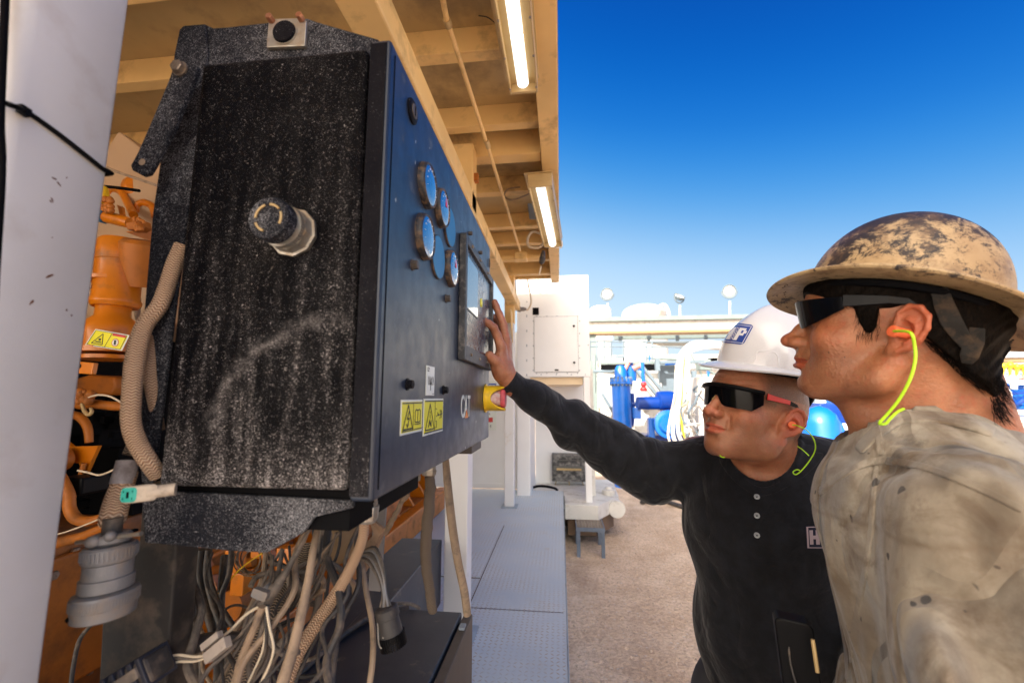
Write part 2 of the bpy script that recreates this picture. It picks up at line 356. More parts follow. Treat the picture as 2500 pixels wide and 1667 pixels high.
m = MB(); m.box((-3.2,-2.,DZ-.006), (.012,4.9,DZ)); solo('walkway_deck', None, None, m, M['deck'], kind='structure', smooth=0)
m = MB(); m.box((-3.2,-2.,.03), (.018,4.88,DZ-.0065)); m.box((.013,-2,DZ-.0062), (.019,4.88,DZ+.003)); solo('skid_base', None, None, m, M['deckplain'], kind='structure', smooth=0, bevel=.002)
# raised cover plate let into the deck, with dark joints
m = MB(); c = [aZ(1140,1245,DZ), aZ(1233,1268,DZ), aZ(1176,1375,DZ), aZ(1100,1370,DZ)]
m.box((-1.02, 2.55, DZ+.0005), (-.47, 3.56, DZ+.005)); o = solo('deck_plate', 'loose tread plate let into the walkway behind the white column', 'plate', m, M['deck'], smooth=0)
m = MB(); m.box((-.466, 1.2, DZ+.0004), (-.461, 3.56, DZ+.0016)); m.box((-1.02, 2.538, DZ+.0004), (-.47, 2.546, DZ+.0015)); m.box((-.46, 2.2, DZ+.0004), (.0, 2.204, DZ+.0012))
tag(m.build('deck_joint', simple('joint_rust', (.10,.06,.045), .8), smooth=0), kind='structure')
# ------------------------------------------------------------ canopy
CZ = 2.66; X0 = -.085
T = thing('canopy', 'tan steel canopy roof over the walkway with cross beams', 'canopy', (0, 0, 0))
m = MB(); m.box((-3.2,-5.9,CZ+.145), (.01,4.33,CZ+.15)); m.build('ceiling_sheet', M['steelsheet'], T, smooth=0)
m = MB(); m.box((-.078,-6.,CZ), (.006,4.372,CZ+.012)); m.box((-.004,-6.,CZ+.0125), (.0055,4.37,CZ+.23)); m.box((-.080,-6.,CZ+.218), (-.0045,4.37,CZ+.23)); m.build('edge_channel', M['tan'], T, smooth=0, bevel=.002)
for y, w in [(-1.1,.06), (-.45,.06), (.25,.06), (.62,.05), (1.0,.06),(1.36,.05), (1.78,.05), (1.98,.08), (2.42,.06), (2.95,.06), (3.3,.06), (3.72,.06), (4.06,.08), (4.33,.05)]:
    m = MB(); hh = .10 if w < .07 else .13
    m.box((-3.1,y,CZ+.145-hh), (-.0815,y+.006,CZ+.1445)); m.box((-3.1,y+.0065,CZ+.145-hh), (-.0815,y+w,CZ+.152-hh)); m.build('cross_beam', M['tan'], T, smooth=0, bevel=.0015)
m = MB(); m.box((-.503,-3.,CZ-.290), (-.405,4.36,CZ-.200)); o = m.build('side_rail', M['tan'], T, smooth=0, bevel=.006)
m = MB(); m.box((-2.4,.5,CZ-.35), (-2.32,4.3,CZ-.05)); m.build('side_rail', M['tan'], T, smooth=0, bevel=.004)
# diagonal brace plates and small brackets
m = MB(); m.prism([(-.46,3.9,2.30),(-.46,4.1,2.30),(-.46,4.1,2.0)], (.006,0,0)); m.build('gusset', M['tan'], T, smooth=0)
m = MB(); m.box((-.405,1.93,2.52), (-.385,1.96,2.56)); m.build('clip', M['orangedull'], T, smooth=0)
# columns
def column(y, lab, x0=-.510, x1=-.408, z1=CZ+.04):
    T = thing('column', lab, 'column', ((x0+x1)/2, y+.05, DZ), 'square white columns of the canopy')
    m = MB(); m.box((x0,y,DZ+.008), (x1,y+.10,2.20)); m.build('column_shaft', M['white'], T, smooth=0, bevel=.006, seg=3)
    m = MB(); m.box((x0-.004,y-.002,2.201), (x1+.003,y+.102,z1)); m.build('column_head', M['tan'], T, smooth=0, bevel=.006)
    m = MB(); m.box((x0-.03,y-.03,DZ+.0005), (x1+.03,y+.13,DZ+.0078)); m.build('base_plate', M['deckplain'], T, smooth=0)
column(1.9, 'square white column standing right behind the black control cabinet')
column(4.12, 'square white column near the far end of the walkway beside the white door wall', -.535, -.445)
# near post
T = thing('post', 'pale grey steel post in the near left corner, rust-chipped', 'post', (-.50,.29,DZ))
g = G('post_paint'); n_ = g.noise(6, 5, .6); c = g.mix(g.ramp(n_, .4, .7), (.72,.715,.72), (.66,.65,.64)); c = g.mix(g.math('MULTIPLY', g.ramp(g.noise(11, 5, .6), .58, .74), .35), c, (.40,.30,.24)); g.setp('Base Color', c); g.setp('Roughness', .42); g.bump(g.noise(700, 2), .0002, .5); M['post'] = g.m
m = MB(); prof = [(-.60,.252),(-.432,.252),(-.424,.254),(-.4185,.2585),(-.417,.265),(-.417,.326),(-.4185,.3285),(-.421,.3295),(-.60,.3295)]
m.prism([(x,y,DZ) for x, y in prof], (0,0,2.2)); m.build('post_shaft', M['post'], T, smooth=50, bevel=.0015)
m = MB(); rn = random.Random(5)
for u, v, w, h, s_ in [(133,436,18,6,.1),(144,449,22,7,.5),(128,488,20,7,.8),(124,492,12,5,.6),(122,673,34,9,-.55),(78,738,28,9,-.9),(163,757,8,8,0),(175,770,7,7,0),(163,434,3,9,0),(128,580,6,3,0)]:
    c0 = aX(u, v, -.4168); k = c0.y/F; pts = []
    for i in range(9):
        a = 6.28*i/9; rr = rn.uniform(.55, 1.1); x = math.cos(a)*w/2*rr; y = math.sin(a)*h/2*rr
        pts.append(c0+Vector((0, (x*math.cos(s_)-y*math.sin(s_))*k*.75, -(x*math.sin(s_)+y*math.cos(s_))*k)))
    m.prism(pts, (-.0004, 0, 0))
m.build('rust_chip', simple('rust_spot', (.16,.07,.035), .85, var=.5, scale=300), T, smooth=0)
# cable tie round the post and the dark cable strapped to it
m = MB(); m.tube([aY(-30,236,.249), aY(28,258,.249), aX(66,274,-.4145), aX(150,333,-.4145), aX(245,408,-.4145), aX(256,415,-.4155), Vector((-.422,.3325,aX(256,415,-.4155).z)), Vector((-.50,.334,aX(256,415,-.4155).z+.01))], .0021, 8, 3)
T = thing('cable_tie', 'black cable tie strapped diagonally round the pale grey near post', 'cable tie', tuple(aX(60,270,-.414)))
m.build('strap', M['blackplastic'], T)
m = MB(); a = aX(44,262,-.413); b = aX(72,280,-.413); m.beam(a, b, .005, .0075, (0,0,1)); m.build('lock_head', M['blackplastic'], T, smooth=0, bevel=.001)
solo('cable', 'thick black cable running down the left edge of the near post', 'cable', wtube([(14,-40,.245,22),(6,160,.245,20),(0,300,.245,22),(6,420,.245,16),(-12,700,.245,18),(-40,1200,.245,22)], mb=MB()), M['dark'])
# ------------------------------------------------------------ ceiling conduit, lights, hanging wires
T = thing('conduit', 'thin tan electrical conduit running under the canopy to a small junction box', 'conduit', (-.2, 1.5, 2.6))
m = MB(); m.tube([aZ(1075,-30,2.62), aZ(1091,50,2.62), aZ(1185,340,2.62), aZ(1270,612,2.62)], .0085, 10, 1); m.build('pipe', M['tan'], T)
m = MB()
for u, v in ((1090,48),(1186,342)):
    a = aZ(u, v, 2.62); b = aZ(u+6, v+17, 2.62); m.cyl(a, b, .0125, 12)
m.build('coupling', M['steelsheet'], T)
c0 = aZ(1272,628,2.62); m = MB(); m.box(c0-Vector((.05,.05,.03)), c0+Vector((.05,.05,.03))); m.cyl(c0-Vector((.16,0,0)), c0+Vector((.16,0,0)), .018, 12); m.build('junction_box', M['tan'], T, smooth=30, bevel=.005)
def lamp(lab, a, b, w, group='fluorescent light fittings under the canopy'):
    a = Vector(a); b = Vector(b); d = (b-a).normalized(); L = (b-a).length
    side = d.cross(Vector((0,0,1))).normalized(); up = side.cross(d)
    Mx = Matrix.Translation(a) @ Matrix((side, d, up)).transposed().to_4x4()
    T = thing('fluorescent_light', lab, 'light', tuple(a), group)
    m = MB(); m.box((-w/2,0,.02), (w/2,L,.06), Mx); m.box((-w/2,0,-.012), (-w/2+.006,L,.0199), Mx); m.box((w/2-.006,0,-.012), (w/2,L,.0199), Mx); m.box((-w/2+.0062,0,-.012), (w/2-.0062,.012,.0199), Mx); m.box((-w/2+.0062,L-.012,-.012), (w/2-.0062,L,.0199), Mx)
    m.box((-w/2-.02,-.01,.0605), (w/2+.004,L+.02,.064), Mx); m.build('housing', M['steelsheet'], T, smooth=0, bevel=.001)
    for y0_, y1_ in ((.03,L*.5-.008),(L*.5+.008,L-.035)):
        m = MB(); m.cyl(Mx @ Vector((0,y0_,.002)), Mx @ Vector((0,y1_,.002)), w*.20, 20); m.build('tube', M['tubelamp'], T)
    m = MB(); n = int(L/.12)
    for k in range(n+1):
        for sx in (-w/2+.004, w/2-.004): m.hexa(Mx @ Vector((sx, .03+k*(L-.06)/n, -.012)), -up, .004, .004)
    m.build('clip_screw', M['bolt'], T)
    return T
lamp('long lit fluorescent light fixed under the near canopy, top centre', aZ(1236,-110,2.555), aZ(1279,222,2.555)-Vector((0,.0,0)), .100)
c1 = aZ(1318,450,2.55); c2 = aZ(1350,600,2.52)
lamp('lit fluorescent light tilted on its bracket at the far canopy edge', c1, c2, .125)
solo('bracket', 'grey steel light bracket plate hung beside the far fluorescent light', 'bracket', panelpx(MB(), [(1288,497),(1310,497),(1310,535),(1293,535)], 2.5, .004), M['bluegrey'], smooth=0)
def wire(lab, pts, mat_='cream', nm='wire', cat='wire', **k):
    return solo(nm, lab, cat, wtube(pts, n=8, smooth=6), M[mat_], **k)
wire('thin wire looping into the near fluorescent light from the ceiling', [(1140,15,1.35,3),(1160,36,1.33,3),(1190,43,1.3,3),(1212,60,1.28,3)], 'darkcable')
wire('pale wire curling to the upper end of the far fluorescent light', [(1322,452,2.3,4),(1300,468,2.3,4),(1270,483,2.3,4),(1245,488,2.35,4),(1232,478,2.4,4),(1240,462,2.4,3),(1270,457,2.4,3)], 'tancable')
wire('coiled cream cable below the far fluorescent light', [(1322,572,2.9,6),(1300,566,2.9,7),(1288,583,2.9,7),(1293,602,2.9,7),(1316,604,2.9,7),(1328,590,2.9,6)], 'cream')
wire('thin wire hanging off the end of the canopy edge', [(1344,560,3.,3),(1362,575,3.1,2.5),(1372,590,3.1,2.5),(1370,605,3.1,2.5),(1352,604,3.1,2.5)], 'cream')
T = thing('hanging_plug', 'dark cable plug hanging under the far fluorescent light', 'plug', tuple(aY(1322,640,2.95)))
m = MB(); m.lathe(aY(1327,612,2.95), aY(1321,650,2.95)-aY(1327,612,2.95), [(0,.012),(.03,.018),(.06,.022),(.085,.02),(.10,.009)], 14); m.build('plug_body', M['darkcable'], T)
wtube([(1321,650,2.95,4),(1318,662,2.95,4),(1316,672,2.95,3)]).build('plug_wire', M['cream'], T)
T = thing('extension_plug', 'grey inline connector hanging in a cream cable before the white building', 'plug', tuple(aY(1275,758,4.4)))
wtube([(1281,636,4.3,4),(1289,690,4.4,4),(1297,735,4.4,4),(1291,753,4.4,4),(1285,758,4.4,4)]).build('drop_cable', M['cream'], T)
wtube([(1255,670,4.4,4),(1261,730,4.4,4),(1263,752,4.4,4)]).build('drop_cable', M['cream'], T)
m = MB(); m.lathe(aY(1262,755,4.4), (1,0,0), [(0,.02),(.02,.028),(.04,.03),(.045,.022),(.07,.022),(.10,.012)], 14); m.build('connector_body', M['castgrey'], T)
# ------------------------------------------------------------ white building at the end of the walkway
WY = 4.62
T = thing('white_building', 'white riveted enclosure at the end of the walkway with a square hatch', 'building', (0, WY, 0))
xl = aY(1262,900,WY).x; xr = aY(1438,760,WY).x; zt = aY(1400,672,WY).z; zb = aY(1400,920,WY).z; zf = .36
m = MB(); m.box((xl,WY,zb), (xr,WY+1.6,zt)); m.build('upper_housing', M['whiteclean'], T, smooth=0, bevel=.008)
m = MB(); m.box((xl+.02,WY+.005,zt+.0005), (xr-.45,WY+1.,zt+.04)); m.build('roof_cap', M['whiteclean'], T, smooth=0, bevel=.004)
m = MB(); m.box((xl,WY+.004,zf), (xl+.14,WY+.9,zb-.001)); m.build('corner_pillar', M['whiteclean'], T, smooth=0, bevel=.004)
m = MB(); m.box((xr-.075,WY+.004,zf), (xr-.01,WY+.08,zb-.001)); m.build('corner_leg', M['whiteclean'], T, smooth=0, bevel=.004)
m = MB(); m.box((xl+.141,WY+.95,zf), (xr+.0,WY+1.,zb-.001)); m.box((xl+.55,WY+.945,zf), (xl+.556,WY+.9495,zb)); m.build('recess_wall', M['whiteclean'], T, smooth=0)
m = MB(); m.box((xl+.141,WY+.05,zb-.08), (xr-.08,WY+.94,zb-.002)); m.build('overhang_frame', simple('cream_frame_paint', (.80,.62,.40), .5), T, smooth=0)
# hatch with rivets and two latches
h0 = aY(1304,774,WY-.012); h1 = aY(1412,907,WY-.012)
m = MB(); m.box((h0.x,WY-.010,h1.z), (h1.x,WY-.0005,h0.z)); H = m.build('hatch', M['whiteclean'], T, smooth=0, bevel=.003)
m = MB(); w = .0035
for a, b in (((h0.x-.006,h1.z-.006),(h1.x+.006,h1.z-.002)), ((h0.x-.006,h0.z+.002),(h1.x+.006,h0.z+.006)), ((h0.x-.006,h1.z),(h0.x-.002,h0.z)), ((h1.x+.002,h1.z),(h1.x+.006,h0.z))): m.box((a[0],WY-.002,a[1]), (b[0],WY-.0004,b[1]))
m.build('hatch_gasket', simple('grey_gasket', (.30,.30,.32), .6), T, smooth=0)
for u, v in ((1401,796),(1402,885)):
    c0 = aY(u, v, WY-.012); m = MB(); m.cyl(c0, c0+Vector((0,-.012,0)), .012, 14); m.build('latch', M['dark'], T)
m = MB(); c0 = aY(1359,903,WY-.011); m.box(c0-Vector((.02,.002,.008)), c0+Vector((.02,0,.008))); m.build('rating_plate', M['dark'], T, smooth=0)
m = MB(); c0 = aY(1308,760,WY-.001); m.box(c0-Vector((.034,.006,.04)), c0+Vector((.034,0,.04))); m.build('vent_grille', M['dark'], T, smooth=0)
m = MB(); rv = []
for k in range(6): rv += [(1286,737+36*k), (1436,842-0*k)]
for v in (737,770,806,842,878,914): rv.append((1286,v))
for u in (1321,1358,1395,1429): rv.append((u,914))
for k in range(5):
    rv += [(1302,784+30*k),(1415,784+30*k)]
for k in range(5): rv += [(1310+25*k,772),(1310+25*k,911)]
for u, v in rv: c0 = aY(u, v, WY-.001); m.lathe(c0, (0,-1,0), [(0,.0065),(.003,.004)], 8)
m.build('rivet', M['bluegrey'], T)
m = MB(); m.box((-3.2,4.97,DZ), (xl-.001,5.05,zb+.55)); m.box((-3.2,4.96,DZ+.0005), (xl-.002,4.9695,DZ+.05)); 
W = tag(m.build('wall', M['whiteclean'], None, smooth=0), 'white sheet wall with warning notices behind the columns', 'wall')
# notices on that wall (partly hidden by the cabinet)
def text(parent, name, s_, p, size, mat_, rx=R_(90), rz=0, ext=.0006, align='LEFT', sx=1., shear=0., bold=0., parent_is=True):
    cu = bpy.data.curves.new(name, 'FONT'); cu.body = s_; cu.size = size; cu.extrude = ext; cu.align_x = align; cu.offset = bold; cu.shear = shear
    t = bpy.data.objects.new(name+'_tmp', cu); COL.objects.link(t); bpy.context.view_layer.update()
    dg = bpy.context.evaluated_depsgraph_get(); me = bpy.data.meshes.new_from_object(t.evaluated_get(dg)); bpy.data.objects.remove(t)
    M4 = Matrix.Translation(Vector(p)) @ Matrix.Rotation(rz, 4, 'Z') @ Matrix.Rotation(rx, 4, 'X') @ Matrix.Diagonal((sx, 1, 1, 1)); me.transform(M4)
    me.materials.clear(); me.materials.append(mat_); o = bpy.data.objects.new(name, me); COL.objects.link(o); return adopt(o, parent)
T = thing('notice', 'blue and white notice board on the white wall behind the red button', 'sign', tuple(aY(1190,930,4.96)))
c0 = aY(1140,938,4.955); c1 = aY(1212,950,4.955); m = MB(); m.box((c0.x,4.955,aY(1200,1050,4.955).z), (c1.x,4.959,aY(1200,930,4.955).z)); m.build('notice_board', M['stickerwhite'], T, smooth=0)
a = aY(1150,952,4.953); b = aY(1211,936,4.953); m = MB(); m.box((a.x,4.9525,a.z), (b.x,4.9545,b.z)); m.build('blue_band', M['stickerblue'], T, smooth=0)
text(T, 'lettering', 'TS', aY(1193,951,4.951), .075, M['stickerwhite'], bold=.003)
a = aY(1190,1030,4.953); b = aY(1203,1019,4.953); m = MB(); m.box((a.x,4.9525,a.z), (b.x,4.9545,b.z)); m.build('red_symbol', M['stickerred'], T, smooth=0)
text(T, 'lettering', 'AL', aY(1188,1012,4.951), .04, M['stickerblack']); text(T, 'lettering', 'E', aY(1196,1043,4.951), .04, M['stickerblack'])
# ------------------------------------------------------------ heater crate, white skid, step
T = thing('heater_box', 'black louvred box on thin legs in the recess of the white building', 'box', tuple(aY(1390,1176,5.3)))
Yh = 5.45; a = aY(1347,1108,Yh); b = aY(1432,1176,Yh)
m = MB(); m.box((a.x,Yh,b.z), (b.x,Yh+.35,a.z)); m.build('casing', simple('heater_black', (.03,.03,.032), .5, var=.3, dirt=(.4,.38,.35), dirt_amt=.6, scale=8), T, smooth=0, bevel=.004)
m = MB()
for k, h in ((.22,.03),(.5,.16),(.86,.015)): zz = a.z+(b.z-a.z)*k; m.box((a.x+.02,Yh-.006,zz-h*.15), (b.x-.02,Yh-.0005,zz+h*.15))
m.build('slot', simple('heater_slot', (.12,.12,.11), .6), T, smooth=0)
m = MB(); zz = a.z+(b.z-a.z)*.55; m.box((a.x+.06,Yh-.02,zz-.012), (b.x-.06,Yh-.0065,zz+.012)); m.build('handle', M['steelsheet'], T, smooth=0)
for sx in (.12, .5, .88): m = MB(); x = a.x+(b.x-a.x)*sx; m.cyl((x,Yh+.03,b.z), (x+(sx-.5)*.06,Yh+.03,b.z-.09), .006, 8); m.build('leg', M['steelsheet'], T)
T = thing('white_skid', 'white steel skid platform with a round pipe end beside the walkway', 'skid', (.3,4.6,0))
zs = .40; p = [(.03,4.905),(.03,4.25),(.62,4.25),(.98,4.9),(1.0,5.9),(-.5,5.9),(-.5,4.905)]
M['skidwhite'] = simple('skid_white', (.62,.60,.56), .45, var=.10, dirt=(.32,.27,.21), dirt_amt=.35, scale=4)
m = MB(); m.prism([(x,y,zs-.14) for x, y in [(.03,4.905),(.03,4.50),(.36,4.50),(.62,4.95),(.66,5.9),(-.5,5.9),(-.5,4.905)]], (0,0,.14)); m.build('platform', M['skidwhite'], T, smooth=0, bevel=.004)
m = MB(); m.prism([(x,y,.08) for x, y in [(.06,4.915),(.06,4.60),(.34,4.60),(.56,4.97),(.60,5.85),(-.45,5.85),(-.45,4.915)]], (0,0,.179)); m.build('underframe', simple('skid_tan', (.16,.10,.06), .7, var=.3), T, smooth=0)
m = MB(); c0 = aY(1506,1228,4.75); c0.z = .31; m.lathe(c0+Vector((0,-.02,0)), (-.15,1,0), [(0,.085),(.012,.09),(.10,.09),(.6,.09)], 28); m.build('pipe', M['skidwhite'], T)
m = MB(); c1_ = c0+Vector((-.05,.28,.08)); m.lathe(c1_, (0,0,1), [(0,.07),(.06,.075),(.07,.04),(.09,.035)], 18); m.build('valve_cap', M['skidwhite'], T)
m = MB(); x = aY(1445,1150,4.95).x; m.box((x-.035,4.93,zs+.0005), (x+.035,5.0,zb+.1)); m.build('upright', M['skidwhite'], T, smooth=0)
T = thing('cable', 'black cable arched over the white skid platform', 'cable', (-.1, 5.2, zs)); wtube([(1288,1200,5.1,5),(1295,1192,5.1,6),(1318,1186,5.05,6),(1350,1190,5.0,6),(1362,1197,5.0,6)]).build('cable_run', M['dark'], T)
# grated step stool
sy0, sy1 = 4.22, 4.62; sx0, sx1 = .13, .395; sz = .265
T = thing('step_stool', 'low blue-grey step stool with an open grating top on the gravel', 'step stool', ((sx0+sx1)/2, (sy0+sy1)/2, 0))
gm = simple('step_blue_grey', (.12,.15,.20), .55, var=.2); gd = simple('step_dusty_grating', (.25,.21,.18), .7, var=.2)
m = MB(); t = .035
m.box((sx0,sy0,sz-t), (sx1,sy0+.008,sz)); m.box((sx0,sy1-.008,sz-t), (sx1,sy1,sz)); m.box((sx0,sy0+.0085,sz-t), (sx0+.008,sy1-.0085,sz)); m.box((sx1-.008,sy0+.0085,sz-t), (sx1,sy1-.0085,sz)); m.build('frame', gm, T, smooth=0)
m = MB()
for k in range(1, 9): x = sx0+(sx1-sx0)*k/9; m.box((x-.003,sy0+.009,sz-.022), (x+.003,sy1-.009,sz-.002))
for k in range(1, 10): y = sy0+(sy1-sy0)*k/10; m.box((sx0+.009,y-.003,sz-.0215), (sx1-.009,y+.003,sz-.0035))
m.build('grating', gd, T, smooth=0)
for x in (sx0+.004, sx1-.036):
    for y in (sy0+.002, sy1-.034): m = MB(); m.box((x,y,0), (x+.032,y+.032,sz-t-.0005)); m.build('leg', gm, T, smooth=0)
# black hose lying on the ground behind
solo('hose', 'dark hose lying on the ground behind the white skid', 'hose', MB().tube([(1.1,6.3,.03),(1.35,6.6,.03),(1.5,6.3,.03),(1.7,5.9,.03)], .03, 10, 5), M['darkcable'])
solo('hose', 'long dark pipe lying on the dirt further behind the white skid', 'hose', MB().tube([(.9,9.2,.06),(2.4,8.6,.06),(3.6,8.4,.06)], .06, 10, 5), M['darkcable'])
# ------------------------------------------------------------ plant in the distance
M['beamgrey'] = simple('gantry_grey_green', (.17,.21,.20), .5, var=.08)
M['beamtan'] = simple('gantry_tan_edge', (.30,.19,.09), .55, var=.1)
M['tankwhite'] = simple('tank_white', (.66,.64,.58), .5, var=.03)
M['stair'] = simple('stair_grey_blue', (.14,.18,.21), .5, var=.1)
BY = 11.
def bx(mb, u0, v0, u1, v1, Y, d):
    a = aY(u0, v0, Y); b = aY(u1, v1, Y); return mb.box((a.x, Y, aY(u0, v1, Y).z), (b.x, Y+d, a.z))
T = thing('gantry_beam', 'long pale horizontal steel gantry beam crossing behind the men', 'beam', tuple(aY(1700,800,BY)))
m = MB(); bx(m, 1430, 775, 2400, 785, BY-.12, .5); m.build('top_flange', M['beamgrey'], T, smooth=0)
m = MB(); bx(m, 1430, 785.5, 2400, 809, BY, .2); m.build('web', M['skidwhite'], T, smooth=0)
m = MB(); bx(m, 1430, 809.5, 2400, 815, BY-.12, .45); m.build('bottom_flange', M['beamtan'], T, smooth=0)
for u in (1445,2380):
    m = MB(); a = aY(u,815.5,BY+.05); m.box((a.x-.1,BY,.002), (a.x+.1,BY+.19,a.z)); m.build('leg', M['beamgrey'], T, smooth=0)
T = thing('pipe_rack', 'grey lower pipe rack hanging under the gantry beam', 'pipe rack', tuple(aY(1700,830,12.)))
m = MB(); bx(m, 1500, 817, 1990, 829, 12., .12); m.build('rail', M['beamgrey'], T, smooth=0)
m = MB(); bx(m, 1430, 815.5, 1496, 830, 12.4, .3); m.build('plate', M['skidwhite'], T, smooth=0)
m = MB(); p = [(1560,832),(1990,832),(1990,846),(1760,852),(1640,846)]; panelpx(m, p, 12.3, .25); m.build('sagging_cover', simple('tarp_grey', (.45,.44,.40), .7), T, smooth=0)
for u in (1510,1580,1650,1720,1790): m = MB(); bx(m, u, 816, u+8, 836, 11.9, .06); m.build('hanger', M['stair'], T, smooth=0)
# storage tanks with domed tops
def tank(lab, u, v, Y, r, zt_, dome):
    T = thing('storage_tank', lab, 'tank', (aY(u,v,Y).x, Y, 0), 'white storage tanks on the skyline')
    c = Vector((aY(u,v,Y).x, Y, 0)); m = MB(); m.lathe(c, (0,0,1), [(0,r),(zt_,r)], 40, cap=False); m.build('shell', M['tankwhite'], T)
    m = MB(); m.lathe(c, (0,0,1), [(zt_,r*1.01),(zt_+.02,r*1.01)]+[(zt_+.021+dome*math.sin(a*math.pi/12), r*math.cos(a*math.pi/12)) for a in range(6)]+[(zt_+.02+dome, .05)], 40); m.build('dome', M['tankwhite'], T)
    for k in range(10): 
        a = 3.5+k*.3; m = MB(); m.cyl(c+Vector((math.cos(a)*r*.98,math.sin(a)*r*.98,zt_+.02)), c+Vector((math.cos(a)*r*.98,math.sin(a)*r*.98,zt_+.02+.25)), .02, 6)
    return T
Y = 30.; tank('white storage tank with a flat domed top left of the first floodlight', 1466, 770, Y, aY(1490,770,Y).x-aY(1464,770,Y).x, aY(1466,757,Y).z, .3)
T = tank('wide white storage tank with a low dome between the floodlights', 1572, 770, Y, aY(1626,770,Y).x-aY(1572,770,Y).x, aY(1572,767,Y).z, .65)
m = MB(); m.tube([aY(u,v,Y-1.6) for u, v in ((1610,748),(1622,744),(1630,755),(1634,770))], .10, 8, 3); m.tube([aY(u,v,Y-1.6) for u, v in ((1606,768),(1612,745))], .08, 6, 1); m.build('manway', M['tankwhite'], T)
# floodlights on posts
def flood(lab, u, v, vb, r, face):
    Y = 12.; c = aY(u, v, Y); s_ = Y/F
    T = thing('floodlight', lab, 'light', (c.x, Y, aY(u,vb,Y).z), 'round floodlights on thin posts')
    d = Vector(face).normalized()
    m = MB(); m.cyl(aY(u+2,vb,Y), aY(u+2,v+r*1.6,Y), .025, 8); m.build('post', M['skidwhite'], T)
    m = MB(); m.lathe(c, d, [(-r*s_*.55,r*s_*.3),(-r*s_*.45,r*s_*.7),(0,r*s_),(.03,r*s_)], 24, cap=False); m.lathe(c-d*.001, -d, [(0,r*s_*.98),(.002,r*s_*.2)], 24); m.build('reflector_bowl', M['stair'], T)
    m = MB(); m.lathe(c+d*.02, d, [(0,r*s_*.80),(.01,r*s_*.3)], 24); m.build('lens', M['floodlit'], T)
    m = MB(); e1 = d.orthogonal().normalized(); e2 = d.cross(e1); m.tube([c+d*.03+(e1*math.cos(a)+e2*math.sin(a))*r*s_ for a in [k*.3142 for k in range(21)]], .013, 8, 0); m.build('rim', M['stair'], T)
    m = MB(); side = d.cross(Vector((0,0,1))).normalized(); R1 = r*s_*1.12
    m.tube([c+side*R1*math.cos(a)+Vector((0,0,1))*R1*math.sin(a) for a in [math.pi*(1+k/8) for k in range(9)]], .022, 6, 1); m.build('yoke', M['stair'], T)
flood('lit round floodlight on a thin post, nearest the white building', 1482, 718, 775, 14, (-.1,-1,-.1))
flood('round floodlight seen edge-on, middle one of the three', 1658, 725, 775, 13, (.3,-.6,.9))
flood('lit round floodlight on a thin post nearest the white hard hat', 1780, 711, 775, 15, (-.1,-1,-.15))
# blue filter vessel
T = thing('blue_vessel', 'upright bright blue pressure vessel with a bolted flange behind the raised arm', 'vessel', tuple(aY(1516,1060,7.5)))
Y = 7.5; c = aY(1516,935,Y); s_ = Y/F; zb_ = -c.z+.002
m = MB(); m.lathe(c, (0,0,1), [(zb_,22*s_),(-.02,22*s_)], 32); m.build('shell', M['blue'], T)
m = MB(); m.lathe(c, (0,0,1), [(-.018,27*s_),(.022,27*s_)], 32); m.lathe(c, (0,0,1), [(.028,26.5*s_),(.07,26*s_),(.09,15*s_),(.22,14*s_),(.30,9*s_)], 32); m.build('flange', M['blue'], T)
for k in range(16):
    a = 6.283*k/16; q = c+Vector((math.cos(a)*24.5*s_, math.sin(a)*24.5*s_, 0)); m = MB(); m.lathe(q+Vector((0,0,-.05)), (0,0,1), [(0,.017),(.155,.017)], 6); m.build('flange_bolt', M['stair'], T)
m = MB(); m.tube([aY(1544,960,Y),aY(1546,1010,Y),aY(1543,1040,Y)], 4*s_, 8, 3); m.tube([aY(1541,985,Y),aY(1565,990,Y)], 5*s_, 8, 1); m.build('side_pipe', M['dkblue'], T)
T = thing('blue_vessel', 'short blue fitting with a gauge on top beside the bolted flange', 'vessel', tuple(aY(1540,905,7.7)))
m = MB(); m.lathe(aY(1540,930,7.7), (0,0,1), [(0,.10),(.25,.10),(.27,.05),(.45,.05)], 20); m.build('neck', M['blue'], T)
m = MB(); m.lathe(aY(1539,873,7.6), (.1,-1,0), [(0,.07),(.02,.09),(.06,.09),(.07,.06)], 20); m.build('gauge', M['skidwhite'], T)
m = MB(); m.tube([aY(u,v,7.6) for u, v in ((1537,880),(1531,892),(1525,905))], .035, 8, 2); m.tube([aY(u,v,7.6) for u, v in ((1545,900),(1560,893),(1571,892))], .05, 8, 2); m.build('valve_arm', simple('pale_red_valve', (.55,.25,.2), .5, var=.3), T)
T = thing('control_valve', 'red and blue control valve standing beside the blue vessel', 'valve', tuple(aY(1570,960,7.4)))
m = MB(); m.cyl(aY(1568,885,7.4), aY(1571,935,7.4), .03, 10); m.build('stem', M['blue'], T)
m = MB(); m.ball(aY(1571,938,7.4), .05, 8); m.ball(aY(1571,950,7.4), .06, 8, (1,1,.8)); m.build('red_body', M['stickerred'], T)
m = MB(); m.cyl(aY(1571,952,7.4), aY(1571,985,7.4), .04, 10); m.build('foot', M['skidwhite'], T)
